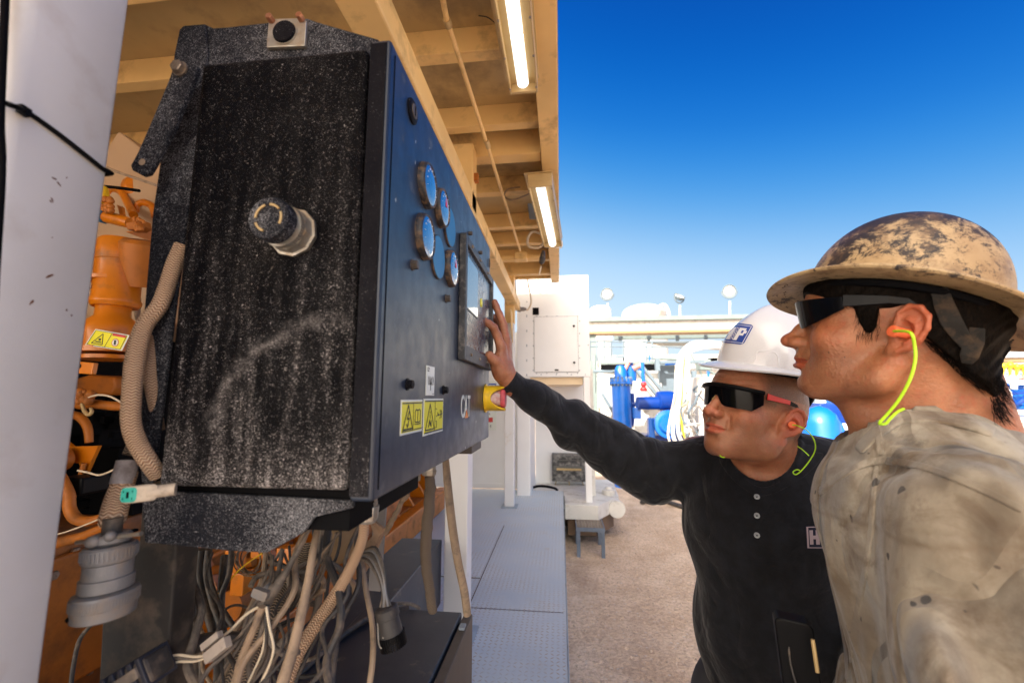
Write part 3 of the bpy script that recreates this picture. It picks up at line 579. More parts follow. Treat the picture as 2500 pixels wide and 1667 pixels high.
# dark blue pump
T = thing('blue_pump', 'dark blue horizontal pump with a flanged motor behind the raised arm', 'pump', tuple(aY(1620,1040,7.)))
Y = 7.; s_ = Y/F
m = MB(); m.lathe(aY(1556,984,Y), (1,.15,0), [(0,15*s_),(.32,15*s_)], 28); m.build('motor', M['dkblue'], T)
m = MB(); m.lathe(aY(1604,978,Y+.05), (1,.15,0), [(0,17*s_),(.02,22*s_),(.22,23*s_),(.26,21*s_)], 28); m.build('casing', M['dkblue'], T)
m = MB(); m.lathe(aY(1628,1035,Y), (0,-1,.05), [(0,26*s_),(.04,32*s_),(.12,32*s_),(.13,24*s_),(.2,20*s_)], 28); m.build('volute', M['blue'], T)
m = MB(); bx(m, 1548, 995, 1566, 1022, Y, .15); bx(m, 1583, 1020, 1600, 1075, Y, .15); m.build('bracket', M['blue'], T, smooth=0, bevel=.01)
m = MB(); bx(m, 1575, 1062, 1680, 1180, Y+.1, .5); m.build('base', M['dkblue'], T, smooth=0)
# grey stair frames, dark skid, white panels
T = thing('process_skid', 'grey steel process skid frame with stairs behind the blue vessel', 'frame', tuple(aY(1540,1050,8.6)))
m = MB(); bx(m, 1466, 883, 1720, 889, 8.6, .1); m.build('top_rail', M['beamgrey'], T, smooth=0)
m = MB(); bx(m, 1467, 890, 1620, 910, 9.2, .05); m.build('dark_interior', M['dark'], T, smooth=0)
m = MB(); panelpx(m, [(1462,910),(1500,915),(1500,1000),(1497,1010),(1462,980)], 8.7, .1); bx(m, 1545, 905, 1615, 1060, 9., .1); m.build('white_panel', M['skidwhite'], T, smooth=0)
m = MB()
for a, b in (((1470,960),(1500,1012)),((1550,900),(1620,985)),((1560,885),(1640,985))): m.beam(aY(*a,8.5), aY(*b,8.5), .12, .05)
m.build('stair_stringer', M['stair'], T, smooth=0)
m = MB(); bx(m, 1600, 875, 1612, 905, 8.4, .1); bx(m, 1612, 880, 1720, 887, 8.4, .06); bx(m, 1608, 888, 1650, 935, 8.8, .1); bx(m, 1618, 935, 1652, 985, 8.8, .1); bx(m, 1690, 905, 1705, 985, 8.3, .1); m.build('grey_plate', M['stair'], T, smooth=0)
T = thing('railing', 'pale hand railing on top of the process skid', 'railing', tuple(aY(1530,880,9.5)))
m = MB()
for u in (1440,1458,1475,1492,1522,1578,1592): m.cyl(aY(u,882,9.5), aY(u,832,9.5), .022, 6)
for v in (834,846): m.cyl(aY(1438,v,9.5), aY(1700,v+1,9.5), .018, 6)
m.build('rail', M['stair'], T)
m = MB(); bx(m, 1503, 868, 1525, 873, 9.4, .1); bx(m, 1508, 873, 1511, 881, 9.4, .05); m.build('small_stand', M['stair'], T, smooth=0)
# bundle of white and yellow hoses bending over
T = thing('hose_bundle', 'white and yellow hoses bent over a rail between the pump and white hard hat', 'hoses', tuple(aY(1660,950,6.5)))
Y = 6.5
for i, (dx, col, w) in enumerate([(0,'skidwhite',9),(7,'skidwhite',9),(13,'yellow',5),(18,'skidwhite',8),(-6,'cream',5),(24,'skidwhite',7)]):
    m = MB(); wtube([(1760,838+i*2,Y,w),(1720,835+i*3,Y,w),(1690,838+i*4,Y,w),(1668+dx*.5,855+i*4,Y,w),(1657+dx,885+i*3,Y,w),(1654+dx,960,Y-.02*i,w),(1646+dx*1.3,1010,Y,w),(1643+dx*2,1060,Y,w),(1655+dx*2.5,1090,Y,w)], mb=m); m.build('hose', M[col], T)
rn = random.Random(8)
T = thing('cable_tangle', 'tangle of pale hoses and fittings left of the front man\'s face', 'hoses', tuple(aY(1690,1000,6.3)))
for i in range(26):
    u = rn.uniform(1668,1740); v = rn.uniform(930,1070); q = [(u,v,6.3,4)]
    for k in range(3): q.append((q[-1][0]+rn.uniform(-16,16), q[-1][1]+rn.uniform(-6,26), 6.3+rn.uniform(-.2,.2), rn.uniform(3,6)))
    m = MB(); wtube(q, n=6, smooth=3, mb=m); m.build('hose', M[rn.choice(['skidwhite','skidwhite','cream','galv','skidwhite','stair'])], T)
T = thing('white_cabinet', 'white equipment cabinet behind the front man\'s face', 'cabinet', tuple(aY(1730,1000,7.)))
m = MB(); bx(m, 1700, 920, 1850, 1180, 7., .5); m.build('casing', M['skidwhite'], T, smooth=0, bevel=.01)
m = MB(); bx(m, 1704, 1075, 1712, 1085, 6.98, .01); m.build('red_mark', M['stickerred'], T, smooth=0)
T = thing('blue_tank', 'tall curved blue tank seen between the two men', 'tank', tuple(aY(2005,1080,5.5)))
m = MB(); q = aY(2010,1130,5.5); m.lathe(q, (0,0,1), [(-q.z+.002,.20),(.46,.20),(.56,.17),(.63,.10),(.66,.02)], 32); m.build('shell', M['blue'], T)
T = thing('blue_tank', 'dark blue machine casing with pipework left of the near man\'s neck', 'machine', tuple(aY(2060,1060,5.8)))
m = MB(); bx(m, 2000, 985, 2120, 1228, 5.9, .5); m.build('casing', M['dkblue'], T, smooth=0, bevel=.02)
m = MB(); m.tube([aY(u,v,5.6) for u, v in ((2020,1040),(2045,1030),(2060,1070),(2062,1120))], .03, 8, 3); m.lathe(aY(2070,1075,5.6), (0,-1,0), [(0,.10),(.08,.10),(.1,.04)], 20); m.build('pipework', M['blue'], T)
m = MB(); m.ball(aY(2052,1110,5.4), .09, 8); m.ball(aY(2035,1100,5.4), .06, 8); m.cyl(aY(2052,1075,5.4), aY(2052,1100,5.4), .03, 8); m.build('white_valve', M['skidwhite'], T)
# ---- pump row behind the near man, right edge
rn = random.Random(21); Y = 5.
T = thing('roof_structure', 'flat pale roof slab behind the near man\'s hat at the right edge', 'roof', tuple(aY(2450,870,9.)))
m = MB(); bx(m, 2395, 862, 2700, 873, 9., 2.); m.build('slab', M['skidwhite'], T, smooth=0)
m = MB(); bx(m, 2395, 873.5, 2700, 884, 9.05, .2); m.build('fascia', M['beamtan'], T, smooth=0)
for u in (2600,2690):
    m = MB(); a = aY(u,884.5,9.1); m.box((a.x-.1,9.06,.002), (a.x+.1,9.24,a.z)); m.build('post', M['beamgrey'], T, smooth=0)
T = thing('valve_manifold', 'row of yellow valve heads on white pipes behind the near man', 'valves', tuple(aY(2450,930,5.)))
for i in range(11):
    u = 2398+i*17; m = MB(); m.ball(aY(u,893+rn.uniform(-3,3),Y), .032, 8); m.cyl(aY(u,893,Y), aY(u,915,Y), .012, 8); m.build('valve_head', M['yellow'], T)
m = MB()
for v in (903,920,932): m.cyl(aY(2370,v,Y+.05), aY(2700,v-2,Y+.05), .022, 10)
for u in (2412,2440,2475,2510): m.cyl(aY(u,900,Y+.05), aY(u,950,Y+.05), .028, 10)
m.build('manifold_pipe', M['skidwhite'], T)
T = thing('blue_skid', 'blue pump skid with a white motor behind the near man\'s shoulder', 'pump', tuple(aY(2450,1000,5.2)))
m = MB(); bx(m, 2375, 912, 2720, 922, 5.3, .2); bx(m, 2440, 940, 2720, 985, 5.5, .3); bx(m, 2455, 988, 2720, 998, 5.1, .1); bx(m, 2370, 1000, 2720, 1018, 5.4, .2); m.build('frame', M['blue'], T, smooth=0, bevel=.01)
m = MB(); m.lathe(aY(2380,965,5.), (1,0,0), [(0,.17),(.05,.19),(.12,.19),(.16,.14)], 24); m.lathe(aY(2428,963,5.), (1,0,0), [(0,.07),(.10,.07),(.12,.03)], 24); m.build('motor_housing', M['skidwhite'], T)
m = MB(); m.lathe(aY(2406,963,5.), (1,0,0), [(0,.075),(.01,.085),(.10,.085),(.11,.07)], 24); m.build('finned_motor', simple('motor_grey', (.35,.36,.33), .5), T)
m = MB(); bx(m, 2380, 1016, 2720, 1030, 5., .3); m.lathe(aY(2423,1010,4.9), (0,-1,0), [(0,.08),(.03,.08)], 24); m.cyl(aY(2425,940,5.), aY(2460,930,5.), .02, 8); bx(m, 2450, 1000, 2720, 1012, 4.95, .05); m.build('white_base', M['skidwhite'], T, smooth=30)
m = MB(); m.tube([aY(u,v,5.05) for u, v in ((2455,975),(2480,985),(2500,975),(2520,990))], .025, 8, 3); m.tube([aY(u,v,5.05) for u, v in ((2440,962),(2470,960),(2520,955))], .02, 8, 2); m.build('pipe', M['dkblue'], T)
T = thing('trailer_bed', 'white trailer bed behind the near man at the right edge', 'trailer', tuple(aY(2450,1060,4.8)))
m = MB(); bx(m, 2250, 1036, 2750, 1052, 4.8, .4); m.build('bed', M['skidwhite'], T, smooth=0); m = MB(); bx(m, 2260, 1053, 2750, 1075, 4.9, .2); m.build('rail', M['beamtan'], T, smooth=0)
for u in (2320,2440,2560,2700):
    m = MB(); a = aY(u,1075,5.); m.box((a.x-.05,4.95,.002), (a.x+.05,5.05,a.z)); m.build('leg', M['beamtan'], T, smooth=0)
solo('white_tank', 'rounded white tank end behind the near man\'s hair', 'tank', MB().box(aY(2330,995,6.1)*1., Vector((aY(2360,1000,6.1).x,6.2,.0))).lathe(aY(2345,955,6.), (1,.1,0), [(-.35,.05),(-.30,.16),(-.2,.23),(0,.25),(.18,.25)], 28), M['skidwhite'])
# ------------------------------------------------------------ engine
OX = -1.12
T = thing('engine', 'big dusty yellow-orange engine beside the walkway behind the control cabinet', 'engine', (-1.6, 1.5, DZ))
eng = T
dirtpanel = simple('engine_dark_panel', (.30,.095,.012), .5, var=.25, dirt=(.12,.06,.03), dirt_amt=.5, scale=5)
m = MB(); m.box((-2.2,.30,DZ+.005), (-1.35,4.1,1.10)); m.build('block', dirtpanel, T, smooth=0, bevel=.02)
m = MB(); m.box((-2.1,.5,1.101), (-1.6,3.6,1.75)); m.build('cylinder_bank', M['dark'], T, smooth=0, bevel=.02)
m = MB(); m.box((-1.348,.30,DZ+.006), (OX-.02,4.05,DZ+.16)); m.box((-1.15,.3,DZ+.1605), (-1.06,4.05,DZ+.185)); m.box((-1.15,.31,DZ+.008), (-1.075,4.0,DZ+.16)); m.build('base_rail', M['orange'], T, smooth=0, bevel=.006)
m = MB(); m.box((-1.347,.34,DZ+.1608), (-1.1505,4.0,DZ+.19)); m.build('rail_top', M['orangedull'], T, smooth=0, bevel=.003)
for k in range(9):
    y = 1.5+k*.30; m = MB(); m.prism([(-1.349,y,DZ+.1905),(-1.13,y,DZ+.1905),(-1.349,y,DZ+.52)], (0,.03,0)); m.build('rib', M['orange'], T, smooth=0, bevel=.003)
m = MB(); m.lathe((-1.36,2.2,DZ+.52), (0,1,0), [(0,.18),(.02,.2),(1.9,.2),(1.95,.15)], 28); m.build('sump', M['orange'], T)
# stacked air pipe seen between post and cabinet
Y = 1.05; s_ = Y/F
cx = lambda u, v: aY(u, v, Y)
m = MB(); m.lathe(cx(282,742), (-.02,0,1), [(-.01,50*s_),(0,57*s_),(.008,57*s_),(.016,52*s_),(.12,53*s_),(.122,55*s_),(.135,55*s_),(.175,54*s_),(.185,48*s_)], 36); m.build('air_pipe', M['orange'], T)
m = MB(); m.lathe(cx(276,690), (-.02,0,1), [(0,60*s_),(.010,60*s_)], 36); m.build('pipe_flange', M['orange'], T)
m = MB(); m.lathe(cx(272,735), (-.02,0,1), [(0,40*s_),(.012,44*s_),(.03,44*s_),(.038,38*s_)], 32); H = m.build('hose_clamp', M['orangedull'], T)
m = MB(); q = cx(255,710); q.y -= 44*s_; m.box(q-Vector((.018,.006,.005)), q+Vector((.018,.004,.005))); m.build('clamp_screw', M['bolt'], H, smooth=0, bevel=.001)
m = MB(); m.lathe(cx(268,850), (-.03,0,1), [(-.01,60*s_),(.02,62*s_),(.05,62*s_),(.075,52*s_),(.09,38*s_),(.125,37*s_)], 36, sx=1.05); m.build('elbow', M['orange'], T, smooth=50)
m = MB(); m.lathe(cx(265,862), (-.03,0,1), [(0,72*s_),(.014,72*s_)], 36); m.lathe(cx(263,878), (-.03,0,1), [(0,66*s_),(.010,66*s_)], 36); m.build('lower_flange', M['orange'], T)
m = MB(); q = [cx(185,880), cx(315,892), cx(310,918), cx(183,908)]; m.prism([p-Vector((0,.09,0)) for p in q], (0,.012,0)); br = m.build('bracket_plate', M['orange'], T, smooth=0, bevel=.002)
m = MB()
for u, v in ((247,896),(282,899)): c = cx(u,v)-Vector((0,.0915,0)); m.lathe(c, (0,1,0), [(0,.0062),(.001,.0062)], 16)
m.build('bolt_hole', M['dark'], br)
# warning label on the elbow
yq = Y-65*s_; lab = MB(); q = [aY(233,803,yq), aY(316,818,yq), aY(297,856,yq), aY(207,842,yq)]
def quad(q, s0, t0, s1, t1):
    a, b, c, d = q
    f = lambda s, t: (a*(1-s)+b*s)*(1-t)+(d*(1-s)+c*s)*t
    return [f(s0,t0), f(s1,t0), f(s1,t1), f(s0,t1)], f
lab.prism(q, (0,.001,0)); L = lab.build('warning_label', M['stickerwhite'], T, smooth=0)
m = MB(); m.prism([p-Vector((0,.0006,0)) for p in quad(q,.03,.05,.97,.95)[0]], (0,.0005,0)); m.build('label_face', M['stickeryellow'], L, smooth=0)
m = MB(); f = quad(q,0,0,1,1)[1]; o_ = Vector((0,-.0009,0))
def strokes(m, f, pts, w, o_, th=.0004):
    for a, b in zip(pts[:-1], pts[1:]):
        A = f(*a)+o_; B = f(*b)+o_; d = (B-A).normalized(); n_ = Vector((-d.z, 0, d.x))*w/2; m.prism([A+n_, B+n_, B-n_, A-n_], (0,-th,0))
strokes(m, f, [(.05,.06),(.95,.06),(.95,.94),(.05,.94),(.05,.06)], .0012, o_); strokes(m, f, [(.53,.06),(.53,.94)], .0012, o_)
strokes(m, f, [(.14,.82),(.30,.20),(.44,.82),(.14,.82)], .002, o_); strokes(m, f, [(.22,.70),(.38,.70)], .003, o_); strokes(m, f, [(.27,.55),(.33,.55)], .006, o_)
m.build('pictogram', M['stickerblack'], L, smooth=0)
m = MB(); strokes(m, f, [(.56,.14),(.93,.14)], .006, o_); c = f(.74,.58)+o_-Vector((0,.0002,0)); m.lathe(c, (0,1,0), [(0,.0105),(.0002,.0105)], 24); m.build('red_ring', M['stickerred'], L, smooth=0)
m = MB(); m.lathe(c-Vector((0,.0002,0)), (0,1,0), [(0,.0088),(.0001,.0088)], 24); m.build('ring_face', M['stickerwhite'], L, smooth=0)
m = MB(); strokes(m, lambda s,t: c+Vector(((s-.5)*.012,-.0004,(.5-t)*.016)), [(.5,.1),(.5,.9)], .006, Vector((0,0,0))); m.build('hand_mark', M['stickerblack'], L, smooth=0)
# top: hoses and elbows
def epart(name, pts, mat_, **k):
    m = MB(); wtube(pts, mb=m, **k); return m.build(name, M[mat_] if isinstance(mat_, str) else mat_, T)
epart('coolant_hose', [(262,475,1.2,16),(275,462,1.2,18),(297,470,1.2,20),(314,500,1.18,20),(326,525,1.15,22)], 'orange')
epart('cross_pipe', [(215,520,1.08,34),(260,530,1.08,34),(300,540,1.08,34),(318,545,1.08,30)], 'orange')
m = MB(); wtube([(246,528,1.078,37),(258,531,1.078,37)], mb=m); m.build('blue_band', M['plug'], T)
epart('elbow_hose', [(334,520,1.2,16),(337,502,1.2,18),(352,495,1.2,20),(372,505,1.2,20),(380,530,1.2,20)], 'orange')
m = MB(); m.lathe(aY(352,468,1.25), (.5,-1,.1), [(0,.05),(.03,.055),(.05,.035)], 20); m.box(aY(330,455,1.3)-Vector((.02,.0,.03)), aY(365,480,1.3)+Vector((.03,.05,.03))); m.build('pump_head', M['orange'], T, smooth=40, bevel=.004)
m = MB(); m.box(aY(325,540,1.12)-Vector((.02,0,.035)), aY(375,600,1.12)+Vector((0,.1,.05))); m.build('housing', M['orange'], T, smooth=0, bevel=.012)
m = MB(); q = [aY(305,545,1.05),aY(345,535,1.05),aY(348,552,1.05),aY(335,560,1.05),aY(310,560,1.05)]; m.prism(q, (0,.03,0)); m.ball(aY(340,555,1.04), .012, 8); m.build('connector', M['orangedull'], T, smooth=0, bevel=.002)
m = MB(); q = [aY(285,500,1.08),aY(298,505,1.08),aY(303,540,1.08),aY(297,540,1.08)]; m.prism(q, (0,.008,0)); m.build('clip', M['orangedull'], T, smooth=0)
rn = random.Random(4); m = MB()
for i in range(22): m.ball(aY(rn.uniform(246,272), rn.uniform(484,520), 1.05), rn.uniform(.006,.011), 5)
m.build('harness_joint', M['orangedull'], T); m = MB()
for i in range(14): m.ball(aY(rn.uniform(328,352), rn.uniform(530,562), 1.035), rn.uniform(.004,.008), 5)
m.build('harness_joint', M['orangedull'], T)
m = MB(); m.lathe(aY(248,474,1.06), (.3,-.1,-1), [(-.02,.016),(.02,.02),(.03,.014)], 16); m.build('cap', M['yellow'], T)
m = MB(); m.lathe(cx(346,612), (.2,-.3,1), [(-.1,.042),(-.02,.05),(.02,.05),(.03,.04)], 24); m.build('side_coupling', M['orangedull'], T)
epart('sensor_cable', [(330,700,1.15,12),(338,730,1.15,12),(336,770,1.15,14),(345,800,1.15,10)], 'tancable')
# middle: harness pieces, brackets
m = MB(); m.prism([aY(178,925,1.15),aY(215,914,1.15),aY(280,920,1.15),aY(284,945,1.15),aY(270,965,1.15),aY(175,960,1.15)], (0,.12,0)); m.build('cover', M['orangedull'], T, smooth=0, bevel=.008)
epart('taped_harness', [(165,965,1.05,34),(195,985,1.05,30),(225,985,1.05,24),(265,990,1.05,24),(310,992,1.05,24)], 'orangedull')
m = MB()
for i in range(16): m.ball(aY(rn.uniform(172,222), rn.uniform(952,980), 1.02), rn.uniform(.006,.014), 5)
m.build('harness_joint', M['orangedull'], T)
epart('cable_eye', [(200,985,1.02,8),(206,1003,1.02,10),(216,1012,1.02,10),(224,1005,1.02,9),(221,996,1.02,7)], 'steelsheet')
epart('lower_hose', [(165,1012,1.1,18),(180,1012,1.1,20),(200,1022,1.1,22),(214,1045,1.1,20),(218,1080,1.1,18)], 'orangedull')
epart('lower_hose', [(150,1160,1.,20),(168,1205,1.,26),(170,1240,1.,28),(185,1265,1.,28),(215,1272,1.,26),(250,1262,1.,20),(280,1250,1.,18)], 'orangedull')
epart('lower_hose', [(120,1330,1.,26),(150,1322,1.,28),(200,1310,1.,26),(260,1285,1.,24)], 'orangedull')
m = MB(); m.prism([aY(158,1075,1.08),aY(175,1090,1.08),(aY(240,1088,1.08)),aY(232,1105,1.08),aY(205,1165,1.08),aY(192,1130,1.08),aY(150,1130,1.08)], (0,.01,0)); m.build('bracket_plate', M['orange'], T, smooth=0)
m = MB(); m.lathe(aY(160,1120,1.06), (0,-1,0), [(0,.03),(.03,.03),(.035,.02)], 20); m.build('pulley', M['orangedull'], T)
epart('bracket_arm', [(205,1130,1.07,12),(188,1190,1.07,12),(172,1230,1.07,12)], 'orangedull')
m = MB(); m.box(aY(142,1165,1.02)-Vector((0,0,.0)), aY(190,1250,1.02)+Vector((0,.08,.04))); bxm = m.build('black_module', M['blackplastic'], T, smooth=0, bevel=.006)
m = MB(); m.prism([aY(139,1190,1.017),aY(146,1187,1.017),(aY(144,1222,1.017)),aY(137,1228,1.017)], (0,.0015,0)); m.build('barcode_label', M['plug'], bxm, smooth=0)
for pts in ([(216,970,1.,4),(240,964,1.,5),(270,968,1.,5),(300,985,1.,5)], [(190,1148,1.,5),(215,1153,1.,5),(245,1159,1.,5),(285,1143,1.,5)], [(122,1308,.98,4),(160,1298,.98,4),(210,1280,.98,4),(250,1263,.98,4)]):
    epart('white_wire', pts, 'cream')
for k in range(6):
    epart('fuel_line', [(330,690+k*4,1.25,6),(335,800,1.25+.02*k,6),(300-10*k,960,1.25,6)], 'darkcable') if k < 2 else None
m = MB()
for i in range(60):
    c = aY(rn.uniform(200,330), rn.uniform(930,1330), rn.uniform(1.25,1.34)); q = Vector((rn.uniform(.01,.045),.02,rn.uniform(.01,.04))); m.box(c-q, c+q)
m.build('hidden_castings', M['dark'], T, smooth=0, bevel=.003)
# lower panel strips and pipes under the cabinet
for p0, w in (([(80,1590,1.16,10),(250,1500,1.16,10),(420,1410,1.16,12),(640,1290,1.5,14),(800,1200,1.9,14)], 0), ([(90,1370,1.2,8),(300,1330,1.2,8),(480,1290,1.3,9)], 0)):
    epart('edge_pipe', p0, 'orangedull')
m = MB(); wtube([(560,1480,1.25,70),(700,1400,1.5,70),(850,1300,1.9,70),(950,1230,2.3,70)], mb=m, n=20); m.build('manifold_tube', M['orangedull'], T)
for u, v in ((575,1365),(590,1420),(640,1330),(700,1360)): m = MB(); c = aY(u,v,1.2); m.box(c-Vector((.02,.02,.03)), c+Vector((.02,.02,.03))); m.build('lug', M['orange'], T, smooth=0, bevel=.003)
# tan air duct behind the near post top
m = MB(); m.prism([(-1.9,1.2,1.70),(-1.5,1.2,2.38),(-1.0,1.2,2.02),(-.86,1.2,1.76),(-.86,1.2,1.70)], (0,2.2,0)); solo('air_duct', 'tan sheet metal air duct above the engine between post and cabinet', 'duct', m, simple('duct_tan', (.46,.31,.19), .5, var=.15, scale=3), smooth=0, bevel=.006)
m = MB(); m.tube([aY(262,410,1.0), aY(300,425,1.0), aY(345,440,1.0), aY(380,452,1.0)], .0038, 8, 3); solo('cable', 'thin dark cable crossing in front of the tan duct', 'cable', m, M['tancable'])
solo('cable', 'black cable lying along the top of the engine hoses', 'cable', MB().tube([aY(250,455,1.1), aY(290,459,1.1), aY(340,466,1.1)], .005, 8, 3), M['dark'])
m = MB(); m.box((-2.8,-.5,DZ+.002), (-2.75,4.5,2.6)); solo('wall', 'dark brown far wall of the engine enclosure', 'wall', m, simple('enclosure_brown', (.16,.10,.05), .7, var=.2), smooth=0)

# low white equipment row closing the view between the near things
rn = random.Random(31)
T = thing('pipe_spool_row', 'row of white pipe spools and boxes in the distance under the gantry beam', 'pipes', (2., 14., 0))
for i in range(16):
    u = 1440+i*38; m = MB(); a = aY(u, rn.uniform(860,930), 14.); w = rn.uniform(.3,.6); m.box((a.x-w/2,14.+rn.uniform(0,1),.002), (a.x+w/2,15.2,a.z)); m.build('box', M[rn.choice(['skidwhite','skidwhite','stair','beamgrey'])], T, smooth=0, bevel=.02)
for v in (905,930,958,990): m = MB(); m.tube([aY(1440,v,13.), aY(1760,v+rn.uniform(-4,4),13.), aY(2060,v,13.)], .09, 10, 1); m.build('pipe', M['skidwhite'], T)
T = thing('trailer', 'long white trailer box in the distance behind the pipe rows', 'trailer', (6., 18., 0))
m = MB(); a = aY(1440,868,18.); b = aY(2700,868,18.); m.box((a.x,18.,.9), (b.x,20.,a.z)); m.build('box_body', M['skidwhite'], T, smooth=0, bevel=.03)
for k in range(8):
    m = MB(); x = a.x+1+k*(b.x-a.x-2)/7; m.lathe((x,17.9,.5), (0,-1,0), [(0,.5),(.25,.5)], 24); m.build('wheel', M['dark'], T)
T = thing('blue_skid', 'blue equipment skid further back behind the near man\'s neck', 'pump', tuple(aY(2200,1050,8.)))
m = MB(); a = aY(2080,940,8.); b = aY(2700,940,8.); m.box((a.x,8.,.15), (b.x,8.8,a.z)); m.build('casing', M['blue'], T, smooth=0, bevel=.03)
m = MB(); m.box((a.x,7.8,.002), (b.x,8.9,.149)); m.build('base', M['stair'], T, smooth=0)
for k in range(6): m = MB(); x = a.x+.4+k*(b.x-a.x-.8)/5; m.lathe((x,7.9,a.z*.62), (0,-1,0), [(0,.2),(.15,.2),(.2,.12)], 20); m.build('flange', M['skidwhite'], T)

# ---- dense pipework in the middle distance
rn = random.Random(99)
T = thing('process_pipework', 'dense pipes, valves and braces behind the raised arm, left of the white hard hat', 'pipes', tuple(aY(1580,1000,9.)))
def bit(u0, v0, u1, v1, Y, w, mat_, name): m = MB(); m.tube([aY(u0,v0,Y), aY(u1,v1,Y)], w/2*Y/F, 10, 0); return m.build(name, M[mat_], T)
for i in range(46):
    Y = rn.uniform(8.3, 12.); u = rn.uniform(1445, 1790); v = rn.uniform(845, 1060); k = rn.random()
    if k < .35: bit(u, v, u, v+rn.uniform(40,130), Y, rn.uniform(3,8), rn.choice(['stair','blue','skidwhite','beamgrey','dkblue']), 'pipe')
    elif k < .6: bit(u, v, u+rn.uniform(30,90), v+rn.uniform(-3,3), Y, rn.uniform(3,9), rn.choice(['stair','blue','skidwhite','beamgrey']), 'pipe')
    elif k < .75: bit(u, v, u+rn.uniform(30,80), v+rn.uniform(40,90), Y, rn.uniform(3,6), rn.choice(['stair','beamgrey']), 'brace')
    elif k < .9:
        c = aY(u, v, Y); m = MB(); m.ball(c, rn.uniform(.05,.12), 6); m.lathe(c+Vector((0,0,.1)), (0,0,1), [(0,.02),(.08,.02),(.085,.10),(.1,.10)], 12); m.build('valve', M[rn.choice(['blue','stickerred','yellow','skidwhite','dkblue'])], T)
    else:
        m = MB(); a = aY(u, v, Y); m.box(a, a+Vector((rn.uniform(.2,.6), .3, -rn.uniform(.1,.4)))); m.build('box', M[rn.choice(['stair','dkblue','dark','beamgrey'])], T, smooth=0, bevel=.01)
T = thing('process_pipework', 'blue and white pipework behind the near man at the right edge', 'pipes', tuple(aY(2450,1000,7.)))
for i in range(34):
    Y = rn.uniform(5.6, 8.); u = rn.uniform(2380, 2600); v = rn.uniform(895, 1040); k = rn.random()
    if k < .4: bit(u, v, u, v+rn.uniform(20,60), Y, rn.uniform(3,8), rn.choice(['yellow','blue','skidwhite','stair']), 'pipe')
    elif k < .75: bit(u, v, u+rn.uniform(30,90), v+rn.uniform(-3,3), Y, rn.uniform(3,9), rn.choice(['stair','blue','skidwhite','blue']), 'pipe')
    else: c = aY(u, v, Y); m = MB(); m.ball(c, rn.uniform(.04,.10), 6); m.cyl(c, c+Vector((0,0,.15)), .02, 8); m.build('valve', M[rn.choice(['blue','stickerred','yellow','skidwhite','dkblue'])], T)
for i in range(22):
    Y = rn.uniform(5.9, 7.5); u = rn.uniform(2000, 2130); v = rn.uniform(985, 1120)
    if i % 3: bit(u, v, u+rn.uniform(-20,50), v+rn.uniform(10,60), Y, rn.uniform(4,10), rn.choice(['blue','dkblue','skidwhite','stair']), 'pipe')
    else: c = aY(u, v, 5.75); m = MB(); m.ball(c, rn.uniform(.03,.07), 6); m.build('valve', M[rn.choice(['blue','skidwhite','stickerred'])], T)
# ---- fittings on the engine side panel, lower left
T = eng; rn = random.Random(17)
for (u0,v0,u1,v1,w,Y,mt) in [(90,1440,300,1395,16,1.30,'orangedull'),(95,1560,330,1490,22,1.30,'orangedull'),(100,1640,420,1530,14,1.28,'darkcable'),(120,1360,330,1335,12,1.28,'orange'),(200,1667,420,1590,26,1.30,'orangedull'),(430,1340,560,1310,18,1.5,'orange'),(430,1420,620,1370,22,1.5,'orangedull'),(430,1500,640,1430,16,1.5,'darkcable')]:
    m = MB(); wtube([(u0,v0,Y,w),((u0+u1)/2,(v0+v1)/2-4,Y,w),(u1,v1,Y,w)], mb=m); m.build('side_pipe', M[mt], T)
for i in range(26):
    u = rn.uniform(110,300); v = rn.uniform(1330,1650); c = aX(u, v, -1.345)
    if .3 < c.y < 3.9 and DZ+.2 < c.z < 1.09: m = MB(); m.hexa(c, (1,0,0), rn.uniform(.008,.014), .01); m.build('panel_bolt', M['bolt'], T)
for (y0_, y1_, z0_, z1_) in [(.5,.95,.72,1.02),(1.0,1.5,.70,1.05),(1.55,2.1,.72,1.03),(2.2,2.8,.72,1.03)]:
    m = MB(); m.box((-1.349,y0_,z0_), (-1.325,y1_,z1_)); m.build('inspection_cover', M['orangedull'], T, smooth=0, bevel=.008)
    for yy in (y0_+.04, (y0_+y1_)/2, y1_-.04):
        for zz in (z0_+.04, z1_-.04): m = MB(); m.hexa((-1.3249,yy,zz), (1,0,0), .012, .01); m.build('cover_bolt', M['bolt'], T)
# ------------------------------------------------------------ control cabinet
XD = -.17; BYF = .385
DT = 1.833; DB = 1.382; DY0 = .383; DY1 = 1.018
T = thing('control_cabinet', 'black dusty engine control cabinet with gauges and a display on its door', 'cabinet', (-.28, .7, 1.38)); cab = T
m = MB(); m.box((-.388,BYF,1.385), (-.1965,1.0,1.835)); m.build('body', M['blackdust'], T, smooth=0, bevel=.005, seg=3)
m = MB(); m.box((-.192,DY0,DB-.006), (XD,DY1,DT+.008)); door = m.build('door', [M['door']], T, smooth=0, bevel=.0035, seg=3)
m = MB(); m.box((-.1965,.40,1.40), (-.192,1.0,1.825)); m.build('door_seal', M['dark'], T, smooth=0)
# near edge of the door is rougher and dusty
m = MB(); m.box((-.1915,DY0-.0012,DB-.001), (XD-.004,DY0+.0035,DT+.003)); m.build('door_edge', M['blacksmear'], door, smooth=0)
m = MB(); m.box((XD-.001,DY0+.011,DB+.003), (XD+.0006,DY0+.0125,DT-.002)); m.build('edge_groove', M['dark'], door, smooth=0)
def disc(m, c, r, prof, n=40): return m.lathe(c, (1,0,0), prof, n)
def px(u, v): return aX(u, v, XD)
